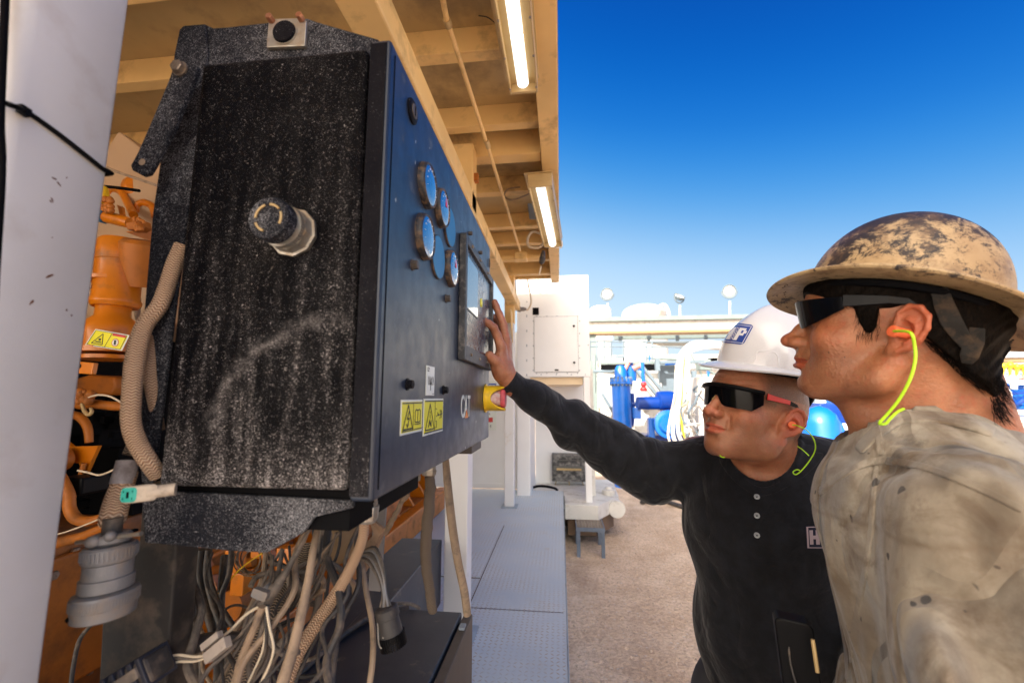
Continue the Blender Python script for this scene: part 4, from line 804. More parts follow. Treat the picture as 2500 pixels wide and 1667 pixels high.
# lock
c = px(1005,273); m = MB(); m.lathe(c, (1,0,0), [(0,.0145),(.002,.0145),(.0035,.012)], 30); L = m.build('door_lock', M['blacksmear'], door)
m = MB(); m.lathe(c+Vector((.0036,0,0)), (1,0,0), [(0,.0085),(.001,.008)], 24); m.build('lock_insert', M['boxside'], L); m = MB(); m.box(c+Vector((.0047,-.001,-.006)), c+Vector((.0052,.001,.006))); m.build('key_slot', M['dark'], L, smooth=0)
bez = simple('gauge_bezel_black', (.02,.02,.024), .45, var=.3, dirt=(.25,.15,.08), dirt_amt=.55, scale=45)
red_n = simple('needle_red', (.9,.04,.08), .4)
M['glass2'] = M['glass']
for i, (u, v, r) in enumerate([(1040,458,.0295),(1075,512,.0285),(1034,582,.0295),(1099,658,.0295)]):
    c = px(u, v); c.y -= .004
    m = MB(); prof = [(0,r),(.0025,r),(.003,r*.985),(.005,r*.98),(.0078,r*.955),(.0090,r*.91),(.0088,r*.885),(.0080,r*.875)]
    m.lathe(c, (1,0,0), prof, 48); Gg = m.build('gauge', bez, T)
    m = MB(); m.lathe(c, (1,0,0), [(.0074,r*.88),(.0086,r*.80),(.0098,r*.5),(.0103,r*.05)], 40); gl = m.build('gauge_glass', M['glass'], Gg)
    m = MB()
    if i in (1, 3): m.prism([c+Vector((.0108,-.002,.014)), c+Vector((.0108,.0035,.001)), c+Vector((.0108,-.0045,.001))], (.0003,0,0)); m.build('needle', red_n, Gg, smooth=0)
    m = MB()
    for k in range(-4, 5):
        a = R_(k*28+90); p = c+Vector((.0100, math.cos(a)*r*.62, math.sin(a)*r*.62)); q = c+Vector((.0097, math.cos(a)*r*.70, math.sin(a)*r*.70)); m.beam(p, q, .0003, .0006, (1,0,0))
    m.build('tick_mark', M['stickerwhite'], Gg, smooth=0)
for u, v in ((1096,556),(1067,629)):
    c = px(u, v); c.y -= .001; m = MB(); m.lathe(c, (1,0,0), [(0,.031),(.0022,.031),(.003,.0302)], 44); P = m.build('blanking_rim', bez, T); m = MB(); m.lathe(c, (1,0,0), [(.0031,.0298),(.0036,.0292)], 44); m.build('blanking_cap', M['plug'], P)
for u, v, r in ((1007,647,.0055),(1089,729,.0055),(994,938,.0055),(1082,952,.0055)):
    c = px(u, v); m = MB(); m.lathe(c, (1,0,0), [(0,r*1.25),(.0012,r*1.25)], 16); m.hexa(c+Vector((.0012,0,0)), (1,0,0), r, .006); m.build('hex_bolt', M['boxside'] if v < 800 else M['blacksmear'], T)
# display unit
pa = px(1121,545); pb = px(1117,871); y0 = pb.y; zb0 = pb.z+.0; zt0 = 1.765; y1 = 1.000
zb0 = aX(1117,871,XD+.012).z; zt0 = aX(1126,545,XD+.012).z
t = .0125
fm = simple('display_frame', (.028,.030,.036), .48, var=.3, dirt=(.22,.20,.18), dirt_amt=.4, scale=40, bump=.0003)
m = MB(); m.box((XD+.0002,y0,zb0), (XD+t,y0+.014,zt0)); m.box((XD+.0002,y1-.014,zb0), (XD+t,y1,zt0)); m.box((XD+.0002,y0+.0142,zt0-.016), (XD+t,y1-.0142,zt0)); m.box((XD+.0002,y0+.0142,zb0), (XD+t,y1-.0142,zb0+.026)); D = m.build('display_frame', fm, T, smooth=0, bevel=.0015)
m = MB(); m.box((XD+.0003,y0+.0145,zb0+.0262), (XD+.007,y1-.0145,zt0-.0162)); m.build('display_face', simple('display_face', (.045,.058,.085), .22, var=.1, scale=30, dirt=(.2,.17,.15), dirt_amt=.3, spec=.8), D, smooth=0)
m = MB(); sy = y0+.022; zm = zb0+.095; m.box((XD+.0072,sy,zm), (XD+.0085,sy+.105,zt0-.030)); S = m.build('screen', M['screenglass'], D, smooth=0, bevel=.0006)
m = MB(); m.box((XD+.0071,sy-.003,zm-.003), (XD+.0078,sy+.108,zt0-.027)); m.build('screen_border', M['stickerblack'], D, smooth=0)
kb = simple('key_outline', (.20,.21,.22), .4)
def ringm(m, c, r, w): 
    n = 22
    for k in range(n):
        a0 = 6.2832*k/n; a1 = 6.2832*(k+1)/n
        m.add([c+Vector((0,math.cos(a)*q,math.sin(a)*q)) for a in (a0,a1) for q in (r-w,r)], [(0,1,3,2)])
m = MB()
for r_ in range(3):
    for k in range(5): ringm(m, Vector((XD+.0073, y0+.034+k*.020, zb0+.042+r_*.020)), .0072, .0012)
for k in range(4): ringm(m, Vector((XD+.0073, y0+.165+(k%2)*.03, zb0+.05+(k//2)*.03)), .010, .0012)
ringm(m, Vector((XD+.0073, y0+.18, zb0+.065)), .034, .0014)
m.build('key_outline', kb, D, smooth=0)
m = MB(); m.lathe((XD+.007,y0+.172,zb0+.135), (1,0,0), [(0,.0095),(.0015,.0088)], 24); m.build('amber_key', M['stickeryellow'], D)
for (yy, zz) in [(y0+.05,zb0+.013),(y0+.13,zb0+.013),(y0+.22,zb0+.013),(y0+.05,zt0-.008),(y0+.13,zt0-.008),(y0+.22,zt0-.008)]: m = MB(); m.lathe((XD+t,yy,zz), (1,0,0), [(0,.0032),(.0022,.0032),(.003,.002)], 12); m.build('frame_screw', M['bolt'], D)
# raised small studs above the display and the key ring pull
for u, v in ((1145,570),(1170,617)): c = px(u, v); m = MB(); m.lathe(c, (1,0,0), [(0,.004),(.006,.004),(.007,.003)], 12); m.build('door_stud', M['boxside'], T)
m = MB(); m.tube([px(1192,642)+Vector((.003+.000,0,0))+Vector((0,.006*math.cos(a),.011*math.sin(a))) for a in [k*.7 for k in range(10)]], .0012, 6, 1); m.build('key_ring', M['boxside'], T)
# stickers on the door
def label(name, u0, v0, u1, v1, face, border=.0022, lab=None):
    a = px(u0, v1); b = px(u1, v0); bb = px(u1, v1)
    y0, y1 = a.y, b.y; z0 = a.z; z1 = px(u0, v0).z
    m = MB(); m.box((XD+.0002,y0,z0), (XD+.0008,y1,z1)); P = m.build(name, M['stickerwhite'], T, smooth=0); 
    m = MB(); m.box((XD+.0009,y0+border,z0+border), (XD+.0011,y1-border,z1-border)); m.build('sticker_face', face, P, smooth=0)
    def f(s, t_): return Vector((XD+.0013, y0+(y1-y0)*s, z1-(z1-z0)*t_))
    return P, f
def st(m, f, pts, w):
    for a, b in zip(pts[:-1], pts[1:]):
        A = f(*a); B = f(*b); d = (B-A).normalized(); n_ = Vector((0,-d.z,d.y))*w/2; A -= d*w*.3; B += d*w*.3; m.prism([A+n_,B+n_,B-n_,A-n_], (.0003,0,0))
P, f = label('warning_label', 975, 976, 1030, 1064, M['stickeryellow'])
m = MB(); st(m, f, [(.05,.10),(.95,.10)], .0015); st(m, f, [(.05,.90),(.95,.90)], .001); st(m, f, [(.53,.08),(.53,.92)], .0006)
st(m, f, [(.08,.85),(.30,.15),(.50,.85),(.08,.85)], .0017); st(m, f, [(.34,.32),(.26,.56),(.35,.54),(.27,.78)], .0016); st(m, f, [(.22,.70),(.27,.80),(.32,.72)], .001)
st(m, f, [(.62,.68),(.62,.36),(.68,.30),(.75,.34),(.82,.30),(.88,.36),(.88,.68),(.75,.70),(.62,.68)], .0012); st(m, f, [(.75,.34),(.75,.69)], .0012); st(m, f, [(.60,.74),(.75,.76),(.90,.74)], .001)
m.build('pictogram', M['stickerblack'], P, smooth=0)
P, f = label('warning_label', 1031, 973, 1081, 1065, M['stickeryellow'])
m = MB(); st(m, f, [(.05,.07),(.95,.07)], .0018); st(m, f, [(.05,.93),(.95,.93)], .0018); st(m, f, [(.53,.08),(.53,.92)], .0006)
st(m, f, [(.08,.86),(.28,.15),(.50,.86),(.08,.86)], .0017); st(m, f, [(.28,.36),(.29,.56)], .001); st(m, f, [(.22,.78),(.26,.60),(.30,.74),(.34,.62),(.35,.78)], .0018)
st(m, f, [(.60,.52),(.72,.47),(.66,.42)], .0011); st(m, f, [(.70,.50),(.92,.46)], .0011); st(m, f, [(.80,.34),(.86,.46),(.80,.60)], .001); st(m, f, [(.88,.36),(.92,.47),(.88,.58)], .001); st(m, f, [(.58,.30),(.62,.30)], .001); st(m, f, [(.58,.66),(.62,.66),(.62,.84),(.58,.84)], .0008)
m.build('pictogram', M['stickerblack'], P, smooth=0)
P, f = label('antenna_label', 1038, 891, 1060, 965, M['stickerwhite'], .0008)
m = MB(); st(m, f, [(.5,.42),(.5,.82)], .0016); st(m, f, [(.44,.62),(.5,.42),(.56,.62)], .0012)
for r_ in (.12, .26): st(m, f, [(.5-r_,.36),(.5-r_*1.25,.5),(.5-r_,.64)], .0010); st(m, f, [(.5+r_,.36),(.5+r_*1.25,.5),(.5+r_,.64)], .0010)
st(m, f, [(.12,.06),(.12,.18),(.28,.18)], .0012); st(m, f, [(.2,.06),(.28,.06),(.28,.12),(.2,.12)], .0008); st(m, f, [(.75,.94),(.9,.94)], .0008)
m.build('pictogram', M['stickerblack'], P, smooth=0)
a = px(1124.5,1021); b = px(1148,963); w = b.y-a.y; h = px(1124.5,962).z-a.z
lg = text(T, 'brand_decal', 'CAT', (XD+.0006,a.y,a.z+h*.03), h*1.42, M['stickerwhite'], rz=R_(90), ext=.0003, bold=.0006, sx=1.)
ys = [v.co.y for v in lg.data.vertices]; zs_ = [v.co.z for v in lg.data.vertices]; k = (w*.98)/(max(ys)-min(ys)); kz = h*.97/(max(zs_)-min(zs_))
for v in lg.data.vertices: v.co.y = a.y+(v.co.y-min(ys))*k; v.co.z = a.z+(v.co.z-min(zs_))*kz
m = MB(); m.prism([Vector((XD+.0014,a.y+w*.36,a.z-.001)), Vector((XD+.0014,a.y+w*.70,a.z-.001)), Vector((XD+.0014,a.y+w*.53,a.z+h*.34))], (.0003,0,0)); m.build('decal_triangle', M['logoorange'], lg, smooth=0)
# emergency stop with yellow shroud
c = aX(1179,972,XD); c.y = .968; c.z = aX(1182,972,XD).z; R0 = .0285
T2 = thing('stop_button', 'round pink-red emergency stop button in a yellow collar on the cabinet door edge', 'button', tuple(c))
m = MB(); n = 40; vs = []; fs = []
for j, (r0, ) in enumerate([(R0,),(R0-.0035,)]):
    for k in range(n):
        a = 6.2832*k/n; side = abs(math.cos(a)); L = .046-.030*max(0, side-.42)/.58
        vs += [c+Vector((0,math.cos(a)*r0,math.sin(a)*r0)), c+Vector((L,math.cos(a)*r0,math.sin(a)*r0))]
for k in range(n):
    k2 = (k+1) % n; o, i_ = 2*k, 2*n+2*k; o2, i2 = 2*k2, 2*n+2*k2
    fs += [(o,o2,o2+1,o+1), (i_,i_+1,i2+1,i2), (o+1,o2+1,i2+1,i_+1), (o,i_,i2,o2)]
m.add(vs, fs); m.build('collar', M['yellow'], T2, smooth=50)
m = MB(); m.lathe(c+Vector((.001,0,0)), (1,0,0), [(0,R0+.004),(.002,R0+.004)], 36); m.build('collar_base', M['yellow'], T2)
m = MB(); m.lathe(c, (1,0,0), [(0,.016),(.012,.0165),(.036,.0185)], 30); m.build('button_stem', simple('worn_pink_white', (.66,.50,.48), .5, var=.2, dirt=(.55,.08,.08), dirt_amt=.5, scale=60), T2)
m = MB(); m.lathe(c, (1,0,0), [(.0362,.0195),(.038,.0215),(.044,.0215),(.047,.019)], 30); m.build('button_cap', simple('worn_red', (.62,.10,.12), .45, var=.25, scale=60), T2)
# ---- connector cap on the near side
c = aY(722,572,BYF); c2 = aY(700,548,.345)
T2 = thing('socket_cap', 'dusty black round cap on a pale ringed socket on the side of the cabinet', 'connector', tuple(c))
d = (Vector((-.012,-1,.0))).normalized()
m = MB(); m.lathe(c, d, [(0,.0235),(.003,.0250),(.006,.0250),(.0065,.0225),(.009,.0218),(.016,.0218)], 10, ref=(.2,0,1)); m.build('lock_nut', M['galv'], T2)
m = MB(); m.lathe(c+d*.0163, d, [(0,.0205),(.006,.0205),(.0065,.0185),(.010,.0185)], 40)
for k in range(44):
    a = 6.2832*k/44; p = c+Vector((math.cos(a)*.0203,0,math.sin(a)*.0203)); m.beam(p+d*.017, p+d*.0225, .0012, .0012)
m.build('knurled_ring', M['galv'], T2)
m = MB(); m.lathe(c+d*.0265, d, [(0,.0185),(.0015,.0205),(.012,.0205),(.014,.0195),(.0141,.0145),(.0125,.0135),(.0124,.001)], 44)
m.build('cap', M['blackdust2'], T2)
m = MB(); 
for a0, a1 in ((1.9,3.1),(3.5,4.4),(-.5,.4),(.7,1.5)):
    m.tube([c+d*.0405+Vector((math.cos(a)*.0128,0,math.sin(a)*.0128)) for a in [a0+(a1-a0)*k/6 for k in range(7)]], .0011, 6, 1)
m.build('cap_clip', M['steelsheet'], T2)
# ---- mounting bracket of the cabinet
def YP(pts, Y): return [aY(u, v, Y) for u, v in pts]
T2 = thing('mounting_bracket', 'dusty black steel bracket plate behind the control cabinet', 'bracket', (-.4, .42, 1.3))
m = MB(); m.prism(YP([(438,72),(446,62),(500,58),(520,68),(552,66),(748,44),(790,58),(925,96),(925,180),(420,180),(425,130)], .405), (0,.006,0)); m.build('top_flange', M['blackdust2'], T2, smooth=0, bevel=.002)
m = MB(); m.prism(YP([(438,70),(500,60),(505,130),(470,420),(425,760),(372,1180),(345,1180),(330,1000),(345,830),(372,520),(412,250),(425,130)], .400), (0,.004,0)); m.build('side_flange', M['blackdust2'], T2, smooth=0, bevel=.0015)
m = MB(); m.prism(YP([(372,1197),(862,1222),(862,1240),(768,1262),(741,1300),(650,1350),(560,1345),(430,1332),(352,1325),(345,1215)], .396), (0,.005,0)); m.build('lower_gusset', M['blackdust2'], T2, smooth=0, bevel=.0015)
m = MB(); m.prism(YP([(350,1180),(440,1180),(430,1335),(418,1500),(400,1720),(238,1720),(250,1500),(338,1335)], .43), (0,.03,0)); m.build('stand_post', simple('stand_black_brown', (.018,.015,.014), .55, var=.3, dirt=(.16,.12,.09), dirt_amt=.5, scale=12), T2, smooth=0, bevel=.002)
T2 = thing('link_bar', 'flat dusty black link bar hanging from a rusty bolt beside the cabinet', 'bar', tuple(aY(440,168,.372)))
q = [(425,158),(436,147),(458,149),(482,160),(480,175),(470,200),(425,310),(372,408),(362,424),(346,428),(322,415),(318,404),(336,372),(372,290),(410,200)]
m = MB(); pp = YP(q, .372); m.prism(pp, (.0,.0055,0)); m.build('bar', M['blackdust2'], T2, smooth=0, bevel=.0012)
m = MB(); c = aY(347,396,.3715); m.lathe(c, (0,-1,0), [(0,.0036),(.0004,.0036)], 20); m.build('hole', simple('hole_tan', (.45,.33,.22), .7), T2)
m = MB(); c = aY(441,170,.3715); m.lathe(c, (0,-1,0), [(0,.0085),(.0015,.0085)], 20); m.hexa(c+Vector((0,-.0016,0)), (0,-1,0), .0068, .0055); m.build('bolt', M['bolt'], T2)
T2 = thing('round_sensor', 'square zinc plate with round black cover and copper bolts atop the cabinet', 'sensor', tuple(aY(698,78,.39)))
q = [(655,52),(664,46),(738,44),(748,52),(744,112),(650,116)]
m = MB(); m.prism(YP(q, .3995), (0,.005,0)); m.build('flange_plate', M['galv'], T2, smooth=0, bevel=.001)
m = MB(); m.lathe(aY(695,80,.3990), (0,-1,0), [(0,.0135),(.0012,.0135),(.003,.0125)], 36); m.build('cover', M['blacksmear'], T2)
m = MB(); m.lathe(aY(695,80,.3992), (0,-1,0), [(0,.0150),(.0008,.0148)], 36); m.build('cover_ring', M['galv'], T2)
for u, v in ((664,52),(737,49)): m = MB(); m.hexa(aY(u,v,.3993), (0,-1,.1), .0042, .007); m.build('bolt', simple('copper_bolt', (.45,.20,.11), .4, metal=.8), T2)
# fittings below the cabinet
T2 = thing('cable_gland', 'large dusty cable gland under the near corner of the cabinet door', 'gland', tuple(aY(895,1240,.42)))
Y = .46; s_ = Y/F; top = aY(898,1208,Y)
ax = aY(889,1275,Y)-top; m = MB(); m.lathe(top, ax, [(0,24*s_),(12*s_,24*s_),(13*s_,26*s_),(22*s_,26*s_)], 30); m.lathe(top, ax, [(22.5*s_,30*s_),(26*s_,31*s_),(55*s_,31*s_),(62*s_,27*s_)], 12); m.build('gland_nut', M['galv'], T2, smooth=25)
def glandat(lab, u, v, Y, r, h):
    s_ = Y/F; T2 = thing('cable_gland', lab, 'gland', tuple(aY(u,v,Y))); t_ = aY(u, v, Y); m = MB(); m.lathe(t_, (0,0,-1), [(0,r*s_),(h*s_*.55,r*s_)], 8); m.lathe(t_, (0,0,-1), [(h*s_*.56,r*1.1*s_),(h*s_,r*s_)], 8); m.build('gland_nut', M['galv'], T2, smooth=25)
glandat('small cable gland with loose wires under the middle of the cabinet door', 1010, 1150, .62, 17, 22)
glandat('square-shouldered cable gland above the braided hose under the cabinet door', 1048, 1134, .72, 17, 24)
m = MB(); m.box((-.30,.88,1.355), (-.182,.985,1.3745)); solo('bracket', 'dark angle bracket under the far end of the cabinet', 'bracket', m, M['boxside'], smooth=0, bevel=.002)
# ------------------------------------------------------------ hoses, plugs and wiring round the cabinet
def hose(lab, pts, mat_='braid', nm='hose', cat='hose', n=18, **k): return solo(nm, lab, cat, wtube(pts, n=n, smooth=6, **k), M[mat_])
hose('front tan braided hose bulging left of the cabinet', [(446,600,.402,40),(426,645,.399,40),(408,700,.396,40),(388,748,.39,40),(350,800,.385,42),(330,880,.38,46),(322,960,.375,44),(320,1030,.375,44),(335,1080,.38,44),(362,1125,.385,42),(385,1160,.395,38)])
hose('second tan braided hose close against the cabinet edge', [(408,740,.41,20),(380,830,.405,30),(368,900,.40,34),(372,950,.40,32),(380,1000,.405,28),(388,1050,.41,26)])
hose('third braided hose running down behind the bulging one', [(368,960,.43,30),(350,1010,.425,34),(335,1070,.42,36),(320,1110,.415,38)], 'braiddark')
hose('wide braided hose leading into the grey plug', [(312,1150,.40,46),(300,1180,.395,50),(285,1225,.39,56),(275,1265,.385,58),(270,1278,.385,50)], 'braid')
T2 = thing('hose_clamp', 'dirty grey tape band round the braided hose', 'band', tuple(aY(310,1150,.40))); wtube([(312,1124,.399,48),(306,1150,.397,50),(297,1182,.394,52)], n=20).build('tape', simple('grey_tape', (.36,.33,.33), .6, var=.2, dirt=(.15,.12,.12), dirt_amt=.6, scale=40), T2)
# big grey multi-pin plug
T2 = thing('cable_plug', 'large grey ribbed multi-pin plug hanging on a braided hose', 'plug', tuple(aY(262,1400,.37)))
Y = .378; s_ = Y/F; t_ = aY(276,1272,Y); b_ = aY(258,1500,Y); ax = (b_-t_).normalized()+Vector((0,-.02,0)); s_ *= .84; 
m = MB(); m.lathe(t_, ax, [(-.003,25*s_),(34*s_,25*s_)], 28); m.build('rubber_sleeve', M['darkcable'], T2)
m = MB(); m.lathe(t_+ax.normalized()*34*s_, ax, [(0,44*s_),(6*s_,50*s_),(22*s_,50*s_),(30*s_,42*s_)], 28); q = t_+ax.normalized()*46*s_; q.y -= 46*s_
m.ball(q+Vector((-8*s_,0,0)), 18*s_, 8, (1.3,1,1.)); m.ball(q+Vector((32*s_,0.004,0.004)), 16*s_, 8, (1,1,1.)); m.build('strain_clamp', M['castgrey'], T2)
m = MB(); q = aY(262,1317,Y-.02); m.cyl(aY(187,1324,Y-.006), aY(345,1302,Y-.006), .0020, 10); m.build('clamp_screw', M['galv'], T2)
m = MB(); p0 = t_+ax.normalized()*66*s_; m.lathe(p0, ax, [(0,60*s_),(6*s_,66*s_),(42*s_,66*s_),(48*s_,62*s_)], 48)
axn = ax.normalized(); e1 = axn.cross(Vector((0,1,0))).normalized(); e2 = axn.cross(e1)
for k in range(40):
    a = 6.2832*k/40; p = p0+(e1*math.cos(a)+e2*math.sin(a))*66*s_; m.beam(p+axn*10*s_, p+axn*36*s_, .0012, .0016, tuple(e1*math.cos(a)+e2*math.sin(a)))
m.build('knurled_nut', M['castgrey'], T2)
m = MB(); m.lathe(p0, ax, [(50*s_,60*s_),(90*s_,60*s_),(92*s_,66*s_),(125*s_,66*s_),(128*s_,62*s_)], 44); m.build('barrel', M['castgrey'], T2)
m = MB(); m.lathe(p0, ax, [(128*s_,56*s_),(134*s_,78*s_),(140*s_,80*s_),(170*s_,80*s_),(172*s_,78*s_),(200*s_,76*s_),(204*s_,70*s_)], 52)
for k in range(72):
    a = 6.2832*k/72; p = p0+(e1*math.cos(a)+e2*math.sin(a))*80*s_; m.beam(p+axn*142*s_, p+axn*168*s_, .0008, .0010, tuple(e1*math.cos(a)+e2*math.sin(a)))
m.build('coupling_ring', M['castgrey'], T2)
m = MB(); 
for an in (2.1,): p = p0+(e1*math.cos(an)+e2*math.sin(an))*76.5*s_+axn*186*s_; m.ball(p, .0022, 6)
m.build('key_hole', M['dark'], T2)
# small sensor connector with turquoise face
T2 = thing('sensor_plug', 'small cream connector with a turquoise four-pin face beside the cabinet bottom', 'plug', tuple(aY(310,1205,.36)))
a = aY(312,1208,.352); ex = (aY(385,1204,.375)-a).normalized(); 
def rrect(c, ex, ey, w, h, r, n=4):
    pts = []
    for sx, sy, a0 in ((1,1,0),(-1,1,90),(-1,-1,180),(1,-1,270)):
        for k in range(n+1):
            t_ = R_(a0+90*k/n); pts.append(c+ex*(sx*(w/2-r)+r*math.cos(t_))+ey*(sy*(h/2-r)+r*math.sin(t_)))
    return pts
fz = Vector((0,0,1)); fx = Vector((1,0,.06)).normalized(); d = Vector((.85,.55,.06)).normalized()
Mq = simple('cream_connector', (.50,.42,.33), .55, var=.15, dirt=(.25,.2,.16), dirt_amt=.4, scale=60)
m = MB(); m.prism(rrect(a+d*.0012, fx, fz, .0165, .0145, .004), d*.014); m.build('shell', Mq, T2, smooth=50, bevel=.0006)
m = MB(); m.prism(rrect(a, fx, fz, .0145, .0125, .0035), d*.0011); Fq = m.build('seal_face', simple('turquoise_seal', (.03,.42,.34), .5, var=.1), T2, smooth=50)
m = MB()
for dx, dz in ((-.0045,.003),(.0045,.003),(-.0045,-.003),(.0045,-.003)): m.lathe(a+fx*dx+fz*dz-d*.0001, -d, [(0,.0010),(.0002,.0010)], 12)
m.prism(rrect(a-d*.0002, fx, fz, .0022, .0055, .0003), -d*.0002); m.build('pin_hole', M['dark'], Fq, smooth=0)
m = MB(); m.tube([a+d*.014, a+d*.022, a+d*.034], .0056, 12, 3); m.build('boot', Mq, T2)
# gusset-side pieces: wires and hoses below the cabinet
hose('braided cable dropping from the big gland and sweeping down to the left', [(889,1270,.47,22),(886,1310,.475,24),(868,1360,.49,26),(838,1420,.50,28),(800,1480,.50,30),(760,1540,.49,32),(725,1600,.48,32),(690,1690,.47,34)], 'braid', n=16)
hose('straight tan cable hanging down in front of the harness', [(775,1290,.45,14),(765,1340,.44,17),(752,1420,.43,20),(735,1500,.42,23),(714,1590,.41,26),(682,1690,.40,30)], 'tancable', 'cable', 'cable', n=14)
hose('wrinkled braided hose hanging from the square gland under the door', [(1048,1158,.73,22),(1050,1190,.735,26),(1047,1235,.74,26),(1042,1290,.75,27),(1039,1340,.76,26),(1042,1390,.77,24),(1050,1440,.79,22),(1056,1490,.81,21)], 'braiddark', wob=.0012, seed=2)
hose('smooth grey-brown cable running from the cabinet down past the white column', [(1088,1120,.90,16),(1092,1170,.92,19),(1099,1240,.93,20),(1108,1310,.94,20),(1120,1380,.95,19),(1133,1440,.96,19),(1141,1500,.97,18)], 'tancable', 'cable', 'cable', n=14)
hose('dusty corrugated hose behind the lower harness', [(760,1330,.62,60),(735,1400,.60,58),(690,1440,.57,46),(655,1510,.54,48),(610,1590,.52,52),(560,1700,.50,56)], 'braiddark')
hose('dark looped cable behind the harness, right loop', [(640,1440,.58,16),(670,1410,.58,17),(715,1395,.58,18),(755,1400,.58,18),(778,1440,.58,17),(770,1500,.58,17),(745,1560,.57,17),(710,1600,.57,17)], 'greycable', 'cable', 'cable')
hose('dusty looped cable behind the harness, inner loop', [(650,1470,.56,12),(672,1425,.56,13),(705,1408,.56,14),(733,1430,.56,14),(738,1480,.56,14),(722,1540,.56,14),(700,1600,.56,14)], 'greycable', 'cable', 'cable')
for i, (u0, u1, u2, w, mt) in enumerate([(440,425,440,40,'tancable'),(472,470,468,18,'darkcable'),(488,500,520,20,'darkcable'),(505,520,545,16,'darkcable'),(560,538,575,13,'darkcable'),(458,462,480,12,'greycable')]):
    names = ['thick brown hose left of the dark cables under the cabinet','black cable straight down under the cabinet gusset','black cable beside the straight one bending right','thin black cable bending right behind the harness','dark cable bowed below the cabinet gusset','thin grey cable behind the thick brown hose']
    hose(names[i], [(u0+5,1340,.58,w),(u0,1400,.58,w),(u1,1470,.57,w),(u2,1540,.56,w),(u2+12,1610,.56,w),(u2+10,1700,.56,w)], mt, 'cable', 'cable', n=12)
hose('thin dark cable curving over the orange engine base in the lower left corner', [(262,1460,.8,10),(225,1520,.8,10),(195,1560,.8,10),(180,1620,.8,10),(170,1700,.8,10)], 'darkcable', 'cable', 'cable', n=10)
# main branch: grey harness clamp and wires fanning out
T2 = thing('wiring_harness', 'dusty grey wiring harness fanning out from a plastic clip below the cabinet', 'wiring', tuple(aY(645,1460,.45)))
def hp(name, pts, mat_, n=10, **k): m = MB(); wtube(pts, mb=m, n=n, **k); return m.build(name, M[mat_], T2)
hp('trunk', [(755,1290,.47,10),(735,1330,.465,12),(712,1370,.46,14),(695,1400,.455,18),(675,1430,.45,26),(655,1455,.45,34),(645,1475,.45,32)], 'greycable', 14, wob=.0006)
hp('branch', [(690,1340,.47,10),(682,1385,.465,12),(676,1420,.455,14)], 'darkcable')
m = MB(); a = aY(632,1452,.437); m.prism(rrect(a, Vector((.94,.1,-.33)).normalized(), Vector((.3,0,.95)).normalized(), .016, .009, .0015), (0,.006,0)); m.build('clip', M['castgrey'], T2, smooth=40)
m = MB(); wtube([(642,1440,.449,42),(652,1450,.449,42)], mb=m, n=14); m.build('collar', M['castgrey'], T2)
rn = random.Random(12); wm = [['cream','greycable','galv'][k % 3] for k in range(12)]
fans = [[(636,1478),(600,1500),(560,1540),(530,1560)], [(638,1480),(610,1520),(575,1560),(545,1572)], [(640,1480),(626,1520),(604,1570),(585,1620),(570,1680)], [(643,1482),(640,1530),(625,1580),(608,1620),(612,1660)], [(646,1482),(650,1540),(645,1600),(625,1640),(600,1690)], [(650,1480),(658,1530),(668,1585),(650,1640),(620,1690)], [(652,1478),(654,1520),(662,1570),(700,1600),(730,1590)], [(648,1482),(648,1540),(640,1590),(618,1640),(590,1700)]]
ww = [7,7,18,12,7,6,12,5]
for i, q in enumerate(fans): hp('wire', [(u,v,.445-.004*(i % 3),ww[i]) for u, v in q], ['cream','greycable','tancable','greycable','darkcable','cream','greycable','cream'][i])
for i in range(5): hp('wire', [(880+i*3-60,1300,.50,5),(800-i*9,1370,.52,5),(775-i*8,1430,.53,5),(745-i*7,1480,.54,5)], ['greycable','darkcable','greycable','tancable','darkcable'][i])
# pale flat connector at the end of the left fan, and dark multi-way below it
T2 = thing('flat_connector', 'pale grey rectangular connector lying across the wires, lower left', 'connector', tuple(aY(545,1580,.43)))
a = aY(540,1582,.428); b1 = (aY(567,1560,.428)-a).normalized(); b2 = Vector((-b1.z,.3,b1.x)).normalized()
Mq2 = simple('pale_connector', (.42,.36,.31), .5, var=.1, dirt=(.2,.16,.13), dirt_amt=.3, scale=50)
m = MB(); m.prism(rrect(a, b1, b2, .027, .0105, .001), b1.cross(b2)*.008); m.build('upper_half', Mq2, T2, smooth=0, bevel=.0005)
m = MB(); m.prism(rrect(a+Vector((-.010,.003,.006)), b1, b2, .022, .0065, .001), b1.cross(b2)*.007); m.build('lower_half', Mq2, T2, smooth=0, bevel=.0005)
for i in range(3): m = MB(); wtube([(522,1596,.43,6),(480,1602+i*5,.43,6),(440,1598+i*8,.43,6),(420,1600+i*9,.43,6)], mb=m, n=8); m.build('wire', M['cream' if i != 1 else 'greycable'], T2)
T2 = thing('connector_block', 'dark ribbed connector block lying at the bottom left', 'connector', tuple(aY(380,1630,.42)))
a = aY(400,1610,.41); b = aY(250,1700,.41); ax = (b-a).normalized(); m = MB(); m.beam(a+ax*.004, b, .026, .024); m.build('block', M['darkcable'], T2, smooth=0, bevel=.003)
m = MB()
for k in range(5): p = a+ax*(.006+k*.010); m.beam(p, p+ax*.005, .031, .029)
m.build('rib', simple('connector_dark_navy', (.02,.022,.035), .5, var=.3), T2, smooth=0, bevel=.001)
m = MB(); m.beam(a+ax*.012+Vector((0,-.016,.004)), a+ax*.045+Vector((0,-.016,.002)), .004, .010); m.build('latch', M['greycable'], T2, smooth=0, bevel=.001)
solo('hose', 'dark corrugated conduit lying along the bottom of the harness', 'hose', wtube([(430,1590,.47,50),(520,1560,.50,34),(600,1560,.52,30),(640,1560,.53,20)], n=14), M['darkcable'])
m = MB(); m.box((-.386,.402,1.345), (-.200,.60,1.3835)); m.build('gap_shade_plate', M['dark'], cab, smooth=0)  # dark plate added to stand in for the black shade in the gap
rn = random.Random(77)
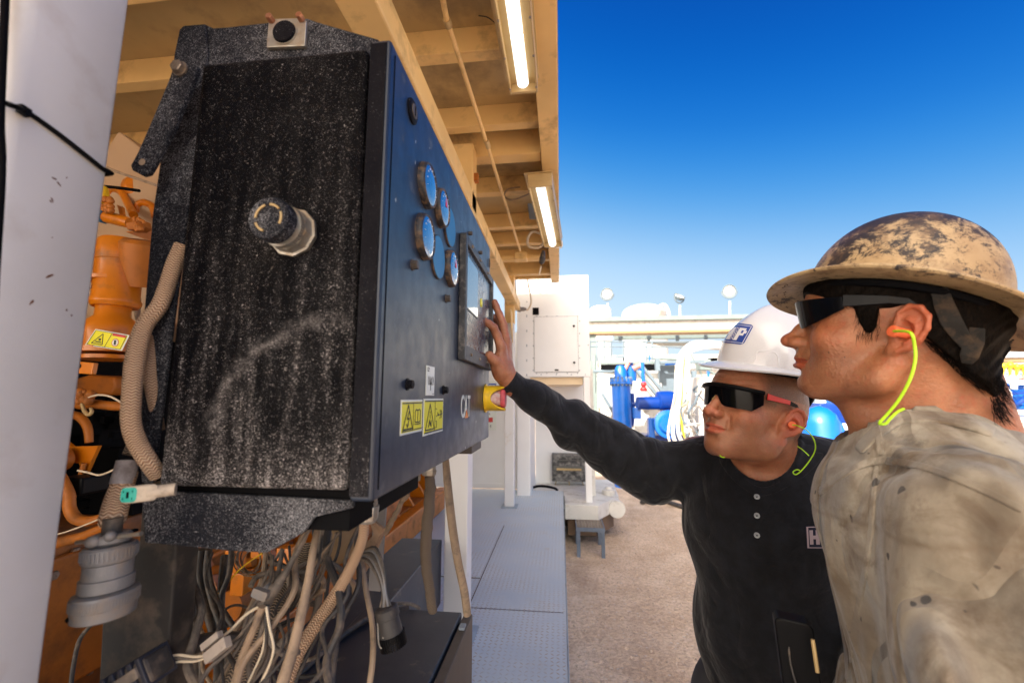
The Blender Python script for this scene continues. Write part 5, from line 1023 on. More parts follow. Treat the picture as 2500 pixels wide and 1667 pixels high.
for i in range(26):
    u0 = rn.uniform(430, 900); v0 = rn.uniform(1235, 1330) if u0 > 740 else rn.uniform(1330,1360); Y0 = rn.uniform(.50,.66); w = rn.choice([6,7,8,9,12,14,17]); dx = rn.uniform(-230, 20) if u0 > 560 else rn.uniform(-70, 90)
    q = [(u0,v0,Y0,w)]
    for k in range(1, 6): t_ = k/5; q.append((u0+dx*t_**1.3+rn.uniform(-22,22), v0+(1700-v0)*t_, Y0-.10*t_, w*(1+.25*t_)))
    hp('harness_cable', q, rn.choice(['greycable','greycable','greycable','darkcable','tancable','darkcable','darkcable']), 8)
for i in range(12):
    c = (rn.uniform(520,860), rn.uniform(1420,1620)); r_ = rn.uniform(35,95); w = rn.choice([6,9,13,16]); a0 = rn.uniform(0,6.28)
    hp('harness_cable', [(c[0]+math.cos(a0+k*.7)*r_, c[1]+math.sin(a0+k*.7)*r_*.8, .55+.01*k, w) for k in range(6)], rn.choice(['greycable','darkcable','tancable','greycable']), 8)
# thin coiled wires
T2 = thing('wire_coil', 'small coil of thin loose wires hanging under the cabinet gusset', 'wires', tuple(aY(600,1380,.62)))
for i in range(7):
    c = (605+rn.uniform(-22,35), 1365+rn.uniform(-8,10)); q = []
    for k in range(9): a = k*.8+i; q.append((c[0]+math.cos(a)*(28+i*2), c[1]+math.sin(a)*(36), .60+.004*k, 3))
    m = MB(); wtube(q, mb=m, n=6, smooth=4); m.build('loop', M['greycable' if i % 2 else 'tancable'], T2)
m = MB(); wtube([(640,1350,.6,3.5),(590,1385,.6,3.5),(550,1430,.6,3.5),(520,1465,.6,3.5)], mb=m, n=6); m.build('yellow_wire', M['yellow'], T2)
# dark plug with fanned wires resting on the box
T2 = thing('round_plug', 'black round multi-pin plug with fanned grey wires hanging over the dark box', 'plug', tuple(aY(945,1530,.50)))
Y = .52; s_ = Y/F; t_ = aY(942,1480,Y); b_ = aY(960,1568,Y); ax = (b_-t_)
axn = ax.normalized(); m = MB(); m.lathe(t_, ax, [(0,22*s_),(4*s_,27*s_),(22*s_,28*s_),(24*s_,24*s_),(60*s_,27*s_)], 30); m.build('plug_body', M['darkcable'], T2)
m = MB(); e1 = axn.cross(Vector((0,1,0))).normalized(); e2 = axn.cross(e1)
for k in range(34):
    a = 6.2832*k/34; p = t_+(e1*math.cos(a)+e2*math.sin(a))*28*s_+axn*60*s_; m.beam(p, p+axn*28*s_, .0016, .003, tuple(e1*math.cos(a)+e2*math.sin(a)))
m.lathe(t_, ax, [(58*s_,26*s_),(74*s_,27*s_)], 24); m.build('toothed_ring', M['blackplastic'], T2)
for i in range(8):
    m = MB(); wtube([(868+i*2,1362-i*2,.55,5),(895+i*3,1370-i*5,.54,5.5),(922+i*2,1410-i*4,.53,5.5),(938+i*1.5-4,1450,.525-.002*(i%3),5.5),(928+i*4,1482,.52,5.5)], mb=m, n=7, smooth=4); m.build('wire', M[['greycable','darkcable','castgrey'][i % 3]], T2)
m = MB(); wtube([(922,1500,.515,4),(924,1560,.51,4),(930,1580,.508,4),(938,1575,.508,4),(940,1560,.508,4),(934,1555,.508,4)], mb=m, n=6); m.build('retaining_loop', M['galv'], T2)
hose('bundle of loose wires dropping from the small gland to a taped sleeve', [(1005,1172,.63,14),(990,1205,.64,12),(970,1245,.65,12),(955,1275,.66,14),(940,1300,.67,15)], 'tancable', 'cable', 'cable', wob=.001)
T2 = thing('loose_wires', 'three loose loops of brown wire under the small gland', 'wires', tuple(aY(1000,1190,.62)))
for i in range(4): m = MB(); wtube([(1012-i*3,1168,.62,4),(992-i*4,1185,.62,4),(984+i*5,1206,.62,4),(988,1222,.62,4)], mb=m, n=6); m.build('wire_loop', M['tancable'], T2)
solo('dirty_rag', 'torn brown tape flap hanging behind the braided cable', 'tape', MB().prism([aY(900,1262,.56),aY(935,1290,.56),(aY(928,1305,.565)),aY(935,1300,.57),aY(905,1370,.58),aY(880,1412,.58),aY(868,1408,.58),aY(885,1340,.57),aY(895,1322,.57),aY(912,1305,.565)], (.002,.003,0)), simple('brown_tape', (.30,.19,.12), .7, var=.3, scale=40), smooth=0)
solo('cylinder_canister', 'tan round canister behind the cables under the cabinet gusset', 'canister', wtube([(860,1270,.72,90),(835,1300,.70,100),(808,1340,.69,96),(800,1352,.69,70)], n=28, smooth=3), simple('canister_tan', (.30,.20,.10), .5, var=.25, scale=12))
solo('steel_strut', 'thin grey steel strut standing behind the braided cable', 'strut', MB().beam(aY(932,1200,.78), aY(915,1440,.78), .022, .006, (0,1,0)), simple('strut_grey', (.17,.16,.16), .5, var=.3), smooth=0)
# ------------------------------------------------------------ lower box
ZB = .99
T2 = thing('junction_box', 'dark blue steel junction box with its door on the right, at the bottom', 'box', (-.33,.75,DZ))
m = MB(); m.box((-.455,.30,DZ+.01), (-.228,1.015,ZB)); m.build('body', M['boxtop'], T2, smooth=0, bevel=.003)
m = MB(); m.box((-.2235,.30,DZ+.02), (-.204,1.018,ZB-.004)); m.build('door', M['boxside'], T2, smooth=0, bevel=.002)
m = MB(); m.box((-.2278,.33,DZ+.03), (-.2237,1.0,ZB-.016)); m.build('seal', M['dark'], T2, smooth=0)
m = MB(); c = aZ(1127,1507,ZB+.0); m.box((-.219,.945,ZB-.0035), (-.207,.965,ZB+.002)); m.build('hinge_clip', M['bluegrey'], T2, smooth=0, bevel=.001)
m = MB(); m.box((-.70,.55,.60), (-.52,1.9,.86)); T3 = solo('channel', 'dark blue steel channel box behind the junction box', 'box', m, M['boxtop'], smooth=0, bevel=.004)
solo('hose', 'thin hose lying along the edge of the junction box', 'hose', MB().tube([(-.50,.3,.98),(-.47,.6,.985),(-.455,.8,.995),(-.42,.95,.997),(-.36,1.03,.985)], .006, 10, 5), M['darkcable'])
solo('cable', 'grey cable end curling behind the junction box', 'cable', wtube([(950,1478,.98,8),(975,1472,1.0,8),(1005,1474,1.02,8),(1025,1484,1.03,8)], n=10), M['greycable'])
# ------------------------------------------------------------ implicit-surface modelling for people and clothes
def vlen(x, y, z): return np.sqrt(x*x+y*y+z*z)
def smin(a, b, k):
    h = np.clip(.5+.5*(b-a)/k, 0, 1); return b*(1-h)+a*h-k*h*(1-h)
def smax(a, b, k): return -smin(-a, -b, k)
def ell(P, c, r, rot=None):
    x, y, z = P[0]-c[0], P[1]-c[1], P[2]-c[2]
    if rot is not None:
        R = np.array(Matrix.Rotation(R_(rot[0]), 3, 'X') @ Matrix.Rotation(R_(rot[1]), 3, 'Y') @ Matrix.Rotation(R_(rot[2]), 3, 'Z')).T.astype(np.float32)
        x, y, z = (R[0,0]*x+R[0,1]*y+R[0,2]*z, R[1,0]*x+R[1,1]*y+R[1,2]*z, R[2,0]*x+R[2,1]*y+R[2,2]*z)
    k0 = vlen(x/r[0], y/r[1], z/r[2]); k1 = vlen(x/r[0]**2, y/r[1]**2, z/r[2]**2)+1e-9
    return k0*(k0-1)/k1
def cap(P, a, b, r1, r2=None):
    r2 = r1 if r2 is None else r2
    a = np.array(a, np.float32); b = np.array(b, np.float32); d = b-a; L2 = float(d@d)+1e-12
    x, y, z = P[0]-a[0], P[1]-a[1], P[2]-a[2]
    t = np.clip((x*d[0]+y*d[1]+z*d[2])/L2, 0, 1)
    return vlen(x-d[0]*t, y-d[1]*t, z-d[2]*t)-(r1+(r2-r1)*t)
def chain(P, pts, rs, k=.006):
    o = None
    for i in range(len(pts)-1):
        c = cap(P, pts[i], pts[i+1], rs[i], rs[i+1]); o = c if o is None else smin(o, c, k)
    return o
def surface(f, lo, hi, h):
    """vectorised surface nets: f((X,Y,Z)) < 0 inside -> verts, quads"""
    lo = np.array(lo, float); hi = np.array(hi, float); n = np.ceil((hi-lo)/h).astype(int)+1
    ax = [lo[i]+h*np.arange(n[i]) for i in range(3)]
    D = np.empty(n, np.float32); step = max(1, int(2.0e6/(n[1]*n[2])))
    Yg, Zg = np.meshgrid(ax[1].astype(np.float32), ax[2].astype(np.float32), indexing='ij')
    for i in range(0, n[0], step):
        xs = ax[0][i:i+step].astype(np.float32); X = np.broadcast_to(xs[:, None, None], (len(xs), n[1], n[2]))
        D[i:i+step] = f((X, np.broadcast_to(Yg, X.shape), np.broadcast_to(Zg, X.shape)))
    S = D < 0
    acc = np.zeros((n[0]-1, n[1]-1, n[2]-1, 3), np.float32); cnt = np.zeros((n[0]-1, n[1]-1, n[2]-1), np.float32)
    def sl(o): return tuple(slice(o[a], n[a]-1+o[a]) for a in range(3))
    for a in range(3):
        b, c = [(1, 2), (0, 2), (0, 1)][a]
        for ob in (0, 1):
            for oc in (0, 1):
                o = [0, 0, 0]; o[b] = ob; o[c] = oc; p = list(o); p[a] = 1
                d0 = D[sl(o)]; d1 = D[sl(p)]; m = (S[sl(o)] != S[sl(p)]); t = np.where(m, d0/np.where(m, d0-d1, 1), 0)
                v = [float(q) for q in o]
                for k in range(3): acc[..., k] += np.where(m, t if k == a else v[k], 0)
                cnt += m
    idx = np.full(cnt.shape, -1, np.int64); act = cnt > 0; ids = np.argwhere(act); idx[act] = np.arange(len(ids))
    V = lo+(ids+acc[act]/cnt[act][:, None])*h
    Q = []
    for a in range(3):
        b, c = [(1, 2), (2, 0), (0, 1)][a]
        s0 = [slice(1, n[k]-1) for k in range(3)]; s1 = list(s0); s0[a] = slice(0, n[a]-1); s1[a] = slice(1, n[a])
        A = S[tuple(s0)]; B = S[tuple(s1)]; w = np.argwhere(A != B); fl = A[tuple(w.T)]
        g = w.copy(); g[:, b] += 1; g[:, c] += 1          # grid point indices of the edge start
        def cell(db, dc): q = g.copy(); q[:, b] -= db; q[:, c] -= dc; return idx[tuple(q.T)]
        q = np.stack([cell(1, 1), cell(0, 1), cell(0, 0), cell(1, 0)], 1); q[~fl] = q[~fl][:, ::-1]; Q.append(q)
    return V, np.concatenate(Q)
def relax(V, Q, it=2, lam=.5):
    n = len(V); e = np.concatenate([Q[:, [0, 1]], Q[:, [1, 2]], Q[:, [2, 3]], Q[:, [3, 0]]]); e = np.concatenate([e, e[:, ::-1]])
    deg = np.bincount(e[:, 0], minlength=n)[:, None]
    for i in range(it):
        for l in (lam, -lam*1.02):
            s = np.stack([np.bincount(e[:, 0], weights=V[e[:, 1], k], minlength=n) for k in range(3)], 1); V = V+l*(s/np.maximum(deg, 1)-V)
    return V
def npmesh(name, V, Q, mat_, parent=None, attrs=None):
    me = bpy.data.meshes.new(name); me.vertices.add(len(V)); me.vertices.foreach_set('co', V.astype(np.float32).ravel())
    me.loops.add(Q.size); me.loops.foreach_set('vertex_index', Q.astype(np.int32).ravel()); me.polygons.add(len(Q))
    me.polygons.foreach_set('loop_start', np.arange(0, Q.size, Q.shape[1], dtype=np.int32)); me.polygons.foreach_set('loop_total', np.full(len(Q), Q.shape[1], np.int32))
    me.update(calc_edges=True); me.polygons.foreach_set('use_smooth', [True]*len(Q))
    for k, v in (attrs or {}).items():
        a = me.attributes.new(k, 'FLOAT', 'POINT'); a.data.foreach_set('value', v.astype(np.float32))
    for m_ in (mat_ if isinstance(mat_, (list, tuple)) else [mat_]): me.materials.append(m_)
    o = bpy.data.objects.new(name, me); COL.objects.link(o); return adopt(o, parent)
class Frame:
    """local frame of a head, hand... x forward, y left, z up"""
    def __init__(s, o, fwd, up=(0, 0, 1), scale=1.):
        x = Vector(fwd).normalized(); y = Vector(up).cross(x).normalized(); z = x.cross(y); s.o = np.array(o, float); s.R = np.array([x, y, z], float); s.s = scale
    def loc(s, P):
        q = [(P[i]-s.o[i])/s.s for i in range(3)]; return tuple((s.R[k, 0]*q[0]+s.R[k, 1]*q[1]+s.R[k, 2]*q[2]).astype(np.float32) for k in range(3))
    def w(s, p): return Vector(s.o+s.s*(np.array(p, float) @ s.R))
    def wn(s, V): return s.o+s.s*(V @ s.R)
def gau(P, c, r): return np.exp(-(((P[0]-c[0])/r[0])**2+((P[1]-c[1])/r[1])**2+((P[2]-c[2])/r[2])**2))
def vnoise(P, f, seed=0):
    """cheap smooth noise from summed sines"""
    r = np.random.RandomState(seed); o = 0
    for i in range(7):
        k = r.normal(size=3)*f; o = o+np.sin(P[0]*k[0]+P[1]*k[1]+P[2]*k[2]+r.rand()*6.28)
    return o/7
def head_sdf(P, v):
    """P in head frame (metres); v: dict of shape values"""
    x, y, z = P; A = (x, np.abs(y), z); g = v.get
    d = ell(P, (-.012, 0, .045), (.100, .076, .088))
    d = smin(d, ell(P, (-.045, 0, .015), (.062, .064, .065)), .02)
    d = smin(d, ell(P, (.030, 0, .050), (.064, .066, .062)), .02)                      # forehead
    d = smin(d, ell(P, (.036, 0, -.008), (.056, .058, .068)), .02)                     # face mass
    d = smin(d, ell(A, (.052, .044, -.008), (.032, .022, .022)), .016)                # cheekbone
    d = smin(d, ell(A, (.048, .034, -.038), (.034, .024, .034), None), .02)
    jw = g('jaw', 0)
    d = smin(d, cap(A, (-.004, .056+jw, -.038), (.010, .052+jw, -.060), .016, .013), .022)  # jaw angle
    d = smin(d, cap(A, (.010, .051+jw, -.060), (.074, .014, -.078), .013, .014), .024)
    d = smin(d, ell(P, (.060, 0, -.058), (.036, .034, .028)), .02)
    d = smin(d, ell(P, g('chin', (.082, 0, -.070)), (.0175, .021, .016)), .014)        # chin
    d = smin(d, ell(P, (.010, 0, -.058), (.052, .046, .030)), .025)                    # under jaw
    d = smin(d, cap(A, (.090, .008, .040), (.074, .044, .043), .0085, .0075), .012)    # brow
    d = smax(d, -ell(A, (.100, .034, .020), (.018, .018, .012)), .014)                 # eye sockets
    d = smin(d, ell(A, (.0745, .032, .021), (.0125, .0125, .0125)), .004)              # eyes
    d = smin(d, chain(P, [(.082, 0, .040), (.0905, 0, .026), (.1005, 0, .010), (.1100, 0, -.004)], [.0085, .0065, .0080, .0098], .005), .009)
    d = smin(d, ell(P, g('tip', (.1135, 0, -.006)), (.0105, .0105, .0095)), .006)
    d = smin(d, ell(A, (.1010, .0135, -.0095), (.0130, .0072, .0085)), .005)
    d = smin(d, ell(P, (.098, 0, -.012), (.013, .010, .009)), .006)
    d = smax(d, -ell(A, (.1060, .0075, -.0165), (.0070, .0040, .0055)), .0025)          # nostrils
    d = smin(d, ell(P, (.078, 0, -.036), (.022, .028, .023)), .012)                    # mouth mound
    d = smin(d, ell(P, (.094, 0, -.026), (.009, .013, .009)), .008)
    d = smin(d, chain(A, [(.1020, .000, -.0330), (.0990, .010, -.0322), (.0860, .0255, -.0380)], [.0052, .0050, .0020], .004), .004)
    d = smin(d, chain(A, [(.1015, .000, -.0445), (.0972, .011, -.0445), (.0860, .0245, -.0395)], [.0068, .0060, .0020], .004), .004)
    mo = g('open', .0012)
    d = smax(d, -chain(A, [(.1090, .000, -.0388), (.1000, .012, -.0384), (.0900, .0250, -.0392)], [mo, mo, mo*.6], .002), .002)
    d = smax(d, -ell(P, (.106, 0, -.0555), (.0085, .018, .0050)), .008)                # fold under lip
    d = d+.0034*gau(A, (.066, .040, -.030), (.016, .012, .022))                        # hollow cheek
    d = d+.0026*gau(A, (.083, .027, -.026), (.005, .005, .016))*g('fold', 1)           # nasolabial fold
    d = d+.0015*gau(A, (.020, .062, .030), (.02, .02, .02))
    for i_, zz_ in enumerate((.052, .061, .070)): d = d+g('wr', 0)*np.exp(-((z-zz_-.004*np.cos(y*60+i_))/.0016)**2)*(x > .03)*np.exp(-(y/.05)**2)
    d = d+.0009*vnoise(P, 55, 3)*gau(P, (.05, 0, -.02), (.06, .1, .08))
    # ears
    e = ear_sdf((x, np.abs(y), z)); d = smin(d, e, .004)
    return d
def ear_sdf(A):
    # ear frame: plate tilted back and flared outwards
    a = R_(24); x = A[0]+.006; y = A[1]-.077; z = A[2]-.001
    # flare: rotate about z so the rear edge stands out
    xf = x*math.cos(a)-(y)*math.sin(a)*1.; yf = x*math.sin(a)+y*math.cos(a)
    t = R_(-14); xr = xf*math.cos(t)-z*math.sin(t); zr = xf*math.sin(t)+z*math.cos(t); E = (xr, yf, zr)
    d = ell(E, (-.011, .000, .004), (.0170, .0052, .0290))
    d = smin(d, ell(E, (-.001, -.001, -.0235), (.0085, .0052, .0105)), .005)             # lobe
    pts = [(.0045, .003, .010), (.004, .004, .022), (-.004, .0048, .0310), (-.0150, .0052, .0310), (-.0245, .0054, .0220), (-.0275, .0052, .0080), (-.0235, .0048, -.0070), (-.0150, .0038, -.0180), (-.0060, .003, -.0260)]
    d = smin(d, chain(E, pts, [.0024, .0028, .0032, .0034, .0034, .0032, .0028, .0026, .0028], .002), .0022)
    d = smax(d, -chain(E, [(.000, .0068, .0140), (-.0085, .0075, .0235), (-.0195, .0078, .0165), (-.0215, .0078, .0040)], [.0018, .0030, .0032, .0022], .002), .0024)  # scapha
    d = smin(d, chain(E, [(-.0065, .0045, .0150), (-.0165, .0050, .0080), (-.0180, .0048, -.0040), (-.0110, .0042, -.0140)], [.0022, .0026, .0026, .0024], .002), .0022)   # antihelix
    d = smax(d, -ell(E, (-.0070, .0070, -.0005), (.0095, .0105, .0125)), .0025)           # concha
    d = smin(d, ell(E, (.0035, .0030, -.0020), (.0036, .0036, .0065)), .003)              # tragus
    d = smin(d, ell(E, (.002, -.006, .0), (.010, .008, .020)), .006)                      # root
    return d
def skin_attrs(L):
    """lip and stubble masks in head coordinates (Nx3)"""
    x, y, z = L[:, 0], np.abs(L[:, 1]), L[:, 2]
    zl = -.0388-.10*np.clip(y-.015, 0, 1)
    up = (z < -.0290-.22*np.clip(y-.003, 0, 1)*.8) & (z >= zl-.004) & (y < .024) & (x > .083)
    lo = (z > -.0500+.25*np.clip(y-.006, 0, 1)) & (z <= zl+.004) & (y < .023) & (x > .083)
    lip = (up | lo).astype(float)
    st = 1/(1+np.exp(-((-.020-z)*260)))*1/(1+np.exp(-((x-.012)*160)))
    st = st+.9*np.exp(-((z+.022)/.006)**2)*(x > .08)*(y < .028)
    st = st*(1-lip); st[(z > -.014)] *= .2
    ear = np.exp(-(((y-.088)/.014)**2))*(np.abs(z) < .045)*(x < .02)
    nose = np.exp(-((x-.114)/.012)**2-((z+.006)/.014)**2)
    return dict(lip=lip, stubble=np.clip(st, 0, 1), ear=np.clip(ear+.5*nose+.32*np.exp(-((x-.066)/.022)**2-((y-.048)/.022)**2-((z-.000)/.020)**2), 0, 1))
def skin_mat(name, base, dark, red, stub):
    g = G(name); n1 = g.noise(28, 5, .6); n2 = g.noise(150, 4, .6)
    c = g.mix(g.ramp(n1, .35, .72), base, dark); c = g.mix(g.math('MULTIPLY', g.ramp(n2, .5, .75), .4), c, red); c = g.mix(g.math('MULTIPLY', g.ramp(g.noise(420, 3, .6), .56, .72), .45), c, dark)
    c = g.mix(g.math('MULTIPLY', g.attr('ear'), .62), c, red)
    dots = g.ramp(g.vor(1150), .10, .30, 1, 0)
    c = g.mix(g.math('MULTIPLY', g.attr('stubble'), g.math('ADD', g.math('MULTIPLY', dots, .6), .26)), c, stub)
    c = g.mix(g.math('MULTIPLY', g.attr('lip'), .75), c, tuple(q*.8 for q in red))
    mole = g.ramp(g.noise(240, 1, .3), .80, .82); c = g.mix(mole, c, (.05, .02, .015))
    g.setp('Base Color', c); g.setp('Roughness', g.ramp(n2, .3, .7, .34, .52)); g.setp('Subsurface Weight', .10); g.setp('Subsurface Radius', (.012, .004, .002)); g.setp('Subsurface Scale', .35); g.setp('Specular IOR Level', .5)
    g.bump(g.noise(330, 3, .6), .0011, .8); g.bump(g.noise(110, 5, .62), .0014, .5); g.bump(g.vor(260), .0006, .5)
    return g.m
from mathutils.bvhtree import BVHTree
def eframe(o, yaw, pit, rol, s=1.):
    Rm = Matrix.Rotation(R_(yaw), 3, 'Z') @ Matrix.Rotation(R_(pit), 3, 'Y') @ Matrix.Rotation(R_(rol), 3, 'X')
    f = Frame(o, (1,0,0), scale=s); f.R = np.array(Rm, float).T; return f
def bvh(V, Q): return BVHTree.FromPolygons([tuple(v) for v in V], [tuple(int(i) for i in q) for q in Q])
def hitpx(t, u, v, off=.0006):
    d = _ray(u, v).normalized(); h = t.ray_cast(Vector((0,0,EYE)), d)
    if h[0] is None: return None
    n = h[1] if h[1].dot(d) < 0 else -h[1]
    return h[0]+n*off
def boxof(V, m): return V.min(0)-m, V.max(0)+m
def rot_loc(P, fr): return fr.loc(P)
def sstep(x, a, b): t = np.clip((x-a)/(b-a), 0, 1); return t*t*(3-2*t)
# ------------------------------------------------------------ the near man
HN = eframe((.426,.604,1.547), 149, -6.0, 0, .94)                    # head frame
BN = eframe((.455,.612,1.422), 150, 6, 0)                       # body frame, origin at the base of the neck
VN = dict(jaw=.004, fold=1.5, open=.0030, chin=(.083,0,-.071), tip=(.1155,0,-.0065))
def torso(P, g, off=0.):
    """body frame; legs not included"""
    x, y, z = P; A = (x, np.abs(y), z)
    d = ell(P, (.004, 0, -.17), (.128, .172, .205)); d = smin(d, ell(P, (-.038, 0, -.16), (.080, .145, .150)), .03)
    d = smin(d, ell(P, (.005, 0, -.40), (.125, .160, .205)), .05); d = smin(d, ell(P, (-.01, 0, -.56), (.125, .165, .14)), .04)
    d = smin(d, cap(A, (-.020, .03, -.038), (-.012, .152, -.098), .044, .058), .04)
    return d+off
def yoke(P): return P[2]+.072-.22*np.abs(P[1])*0+.10*(P[0]+.02)
def near_shirt(W):
    P = BN.loc(W); x, y, z = P
    d = torso(P, 0, -.006)
    arm = smin(cap(P, (-.01,.160,-.075), (.005,.205,-.20), .066, .074), cap(P, (.005,.205,-.19), (.035,.225,-.34), .074, .060), .03)
    arm2 = smin(cap(P, (-.01,-.160,-.075), (.03,-.205,-.30), .060, .054), cap(P, (.03,-.205,-.30), (.17,-.19,-.50), .052, .042), .03)
    arm = smin(arm, cap(P, (.035,.225,-.34), (.13,.20,-.52), .056, .042), .03)
    d = smin(smin(d, arm, .018), arm2, .02)
    # cloth folds: vertical pleats hanging from the yoke seam, bunching at the arm
    low = sstep(-z, .075, .16)
    ph = np.arctan2(y, x+.02)
    wv = vnoise(P, 9, 4)*1.6
    f1 = (.5+.5*np.sin(x*88+ph*3+wv*1.3+z*7))**1.5; f2 = np.abs(np.sin((x*26+z*6)+y*18+vnoise(P, 12, 8)*2.0))
    d = d-low*(.0170*(f1-.5)+.0090*((1-f2)**1.5-.4))
    up = 1-low
    d = d-up*.0050*(np.abs(np.sin(x*60+y*25+vnoise(P, 16, 5)*2))-.5)
    d = d-.0025*vnoise(P, 34, 6)
    d = d+.0060*np.exp(-((np.abs(y-.150-.1*z)-.0)/.010)**2)*low*sstep(-z, .05, .1)*(x > -.02)
    s_ = yoke(P); d = d-.0016*sstep(s_, -.0015, .0015)
    d = d+.0012*np.exp(-((s_+.001)/.0018)**2)
    sm = y-.148+.25*z; d = d+.0011*np.exp(-(sm/.002)**2)*(np.abs(z+.05) < .2)
    # neck opening
    hole = ell(P, (.028, 0, .035), (.066, .064, .075)); d = smax(d, -hole, .004)
    # standing collar
    c = cap(P, (-.002, 0, -.06), (.012, 0, .06), .0685, .0655); sh = np.abs(c-.0006)-.0022
    sh = smax(sh, z-.040-.10*x+.45*np.clip(x, 0, 1), .002); sh = smax(sh, -z-.05, .003); sh = smax(sh, (x-.052)+0*z, .004)
    return smin(d, sh, .005)
def near_skin(W):
    P = HN.loc(W); d = head_sdf(P, VN); B = BN.loc(W)
    n0 = BN.loc(tuple(np.array([q]) for q in HN.w((-.028,0,-.02)))); n0 = [float(q[0]) for q in n0]
    n = smin(cap(B, n0, (.002, 0, -.01), .049, .058), cap(B, (n0[0]-.026, 0, n0[2]+.01), (-.034, 0, -.02), .046, .058), .02)
    th = HN.loc(W); n = smin(n, cap(P, (.035, 0, -.085), (.012, 0, -.13), .022, .022), .03)
    Bs = (B[0], np.abs(B[1]), B[2]); n = smin(n, cap(B, (n0[0]-.0, .045, n0[2]+.015), (.055, .018, -.02), .014, .012), .016)
    d = smin(d, n, .016)
    d = smin(d, torso(B, 0, .008), .02)
    d = smax(d, -(B[2]+.10), .01)
    return d
NM = thing('person', 'man in a stained tan work shirt and full-brim hard hat, in profile at the right', 'person', (.46,.62,0))
V, Q = surface(near_skin, (.22,.42,1.29), (.60,.80,1.72), .0019); V = relax(V, Q, 1)
L = (V-HN.o) @ HN.R.T; at = skin_attrs(L)
# trousers / lower body under the shirt as part of the same figure (mostly out of frame)
def near_low(W):
    B = BN.loc(W); d = smax(torso(B, 0, .010), (B[2]+.09), .01)
    for sy in (1, -1):
        hip = BN.w((-.02, .085*sy, -.62)); kn = Vector((hip.x+.02, hip.y-.0, .92-.42)); ft = Vector((hip.x+.06, hip.y, .10))
        d = smin(d, smin(cap(W, hip, kn, .085, .060), cap(W, kn, ft, .058, .045), .02), .03)
        d = smin(d, cap(W, (ft.x, ft.y, .05), (ft.x-.17, ft.y+.09, .045), .045, .040), .02)
    h1 = BN.w((.13,.20,-.54)); h2 = BN.w((.19,.16,-.60)); d = smin(d, cap(W, h1, h2, .034, .03), .01)
    d = smin(d, cap(W, BN.w((.17,-.19,-.50)), BN.w((.23,-.16,-.55)), .032, .03), .01)
    return d
V2, Q2 = surface(near_low, (.05,.20,-.0), (.80,1.05,1.33), .012); 
n0 = len(V); Vb = np.concatenate([V, V2]); Qb = np.concatenate([Q, Q2+n0]); at = {k: np.concatenate([v, np.zeros(len(V2))]) for k, v in at.items()}
M['skin1'] = skin_mat('skin_tanned', (.47,.195,.092), (.26,.092,.040), (.48,.085,.04), (.075,.043,.032))
body1 = npmesh('body', Vb, Qb, M['skin1'], NM, at); near_tree = bvh(V, Q)
# hair
def near_hair(W):
    P = HN.loc(W); x, y, z = P; A = (x, np.abs(y), z)
    base = head_sdf_skull(P)-.0055
    st = np.sin((x*np.cos(.9)+z*np.sin(.9))*520+vnoise(P, 60, 2)*5)*.0007+vnoise(P, 130, 9)*.0018
    base = base+st
    # hairline
    top = -(z-.030-.55*np.clip(x-.035, 0, 1)); side = cap(A, (.026,.071,.040), (.021,.072,-.006), .014, .006)
    back = smax(x+.022, -(z-.004-1.02*(x+.022))-.0, .006); back = smax(back, -(z+.082), .006)
    reg = np.minimum(np.minimum(top, back), side)
    d = smax(base, reg, .003)
    d = smin(d, smax(smax(ell(P, (-.078,0,-.050), (.030,.050,.038)), -(z+.092), .004), -(z-.004-1.02*(x+.022)), .006)+st*1.5, .010)
    # leave room for the ear
    return smax(d, -ell(A, (-.010,.090,.002), (.022,.030,.036)), .003)
def head_sdf_skull(P):
    x, y, z = P; A = (x, np.abs(y), z)
    d = ell(P, (-.012, 0, .045), (.100, .076, .088)); d = smin(d, ell(P, (-.045, 0, .015), (.062, .064, .065)), .02)
    d = smin(d, ell(P, (.030, 0, .050), (.064, .066, .062)), .02); return smin(d, ell(P, (-.035,0,-.045), (.052,.054,.05)), .03)
V, Q = surface(near_hair, (.28,.42,1.42), (.62,.80,1.70), .0022); hair_tree = bvh(V, Q)
g = G('black_hair'); h_ = g.noise(1, 4, .6, vec=g.map((420, 420, 90), (0, R_(25), R_(30)))); g.setp('Base Color', g.mix(g.ramp(h_, .35, .7), (.002,.0017,.0015), (.0095,.006,.0042))); g.setp('Roughness', .6); g.setp('Specular IOR Level', .05); g.bump(h_, .0012, .9); M['hair'] = g.m
hair1 = npmesh('hair', V, Q, M['hair'], NM)
# strands that break the edge of the hair
rn = random.Random(7); m = MB()
def strand(m, p, d, l, r=.00028, curl=.004):
    q = [HN.w(p)]; d = Vector(d).normalized(); p = Vector(p)
    for k in range(1, 4): p = p+d*(l/3)+Vector((rn.uniform(-1,1), rn.uniform(-1,1), rn.uniform(-1,1)))*curl*.3; q.append(HN.w(p))
    m.tube(q, [r, r, r*.7, r*.2], 3, 0)
for i in range(420):                                           # nape and sides
    z = rn.uniform(-.092, -.045); y = rn.uniform(-.050, .058); x = -.062-.040*math.sqrt(max(0, 1-(y/.075)**2))
    strand(m, (x+rn.uniform(-.004,.004), y, z), (-.45+rn.uniform(-.3,.3), rn.uniform(-.2,.3), -1), rn.uniform(.012, .026))
for i in range(90):                                            # sideburn
    strand(m, (rn.uniform(.012,.036), .0735+rn.uniform(-.002,.003), rn.uniform(-.006,.034)), (.1+rn.uniform(-.25,.25), -.02, -1), rn.uniform(.008,.017), .00024)
for i in range(260):                                            # behind the ear
    q_ = rn.uniform(0, 1); strand(m, (-.028-.050*q_, .066-.016*q_+rn.uniform(-.004,.003), -.004-.055*q_+rn.uniform(-.006,.010)), (-.75, -.1, -.75+rn.uniform(-.2,.2)), rn.uniform(.012,.022))
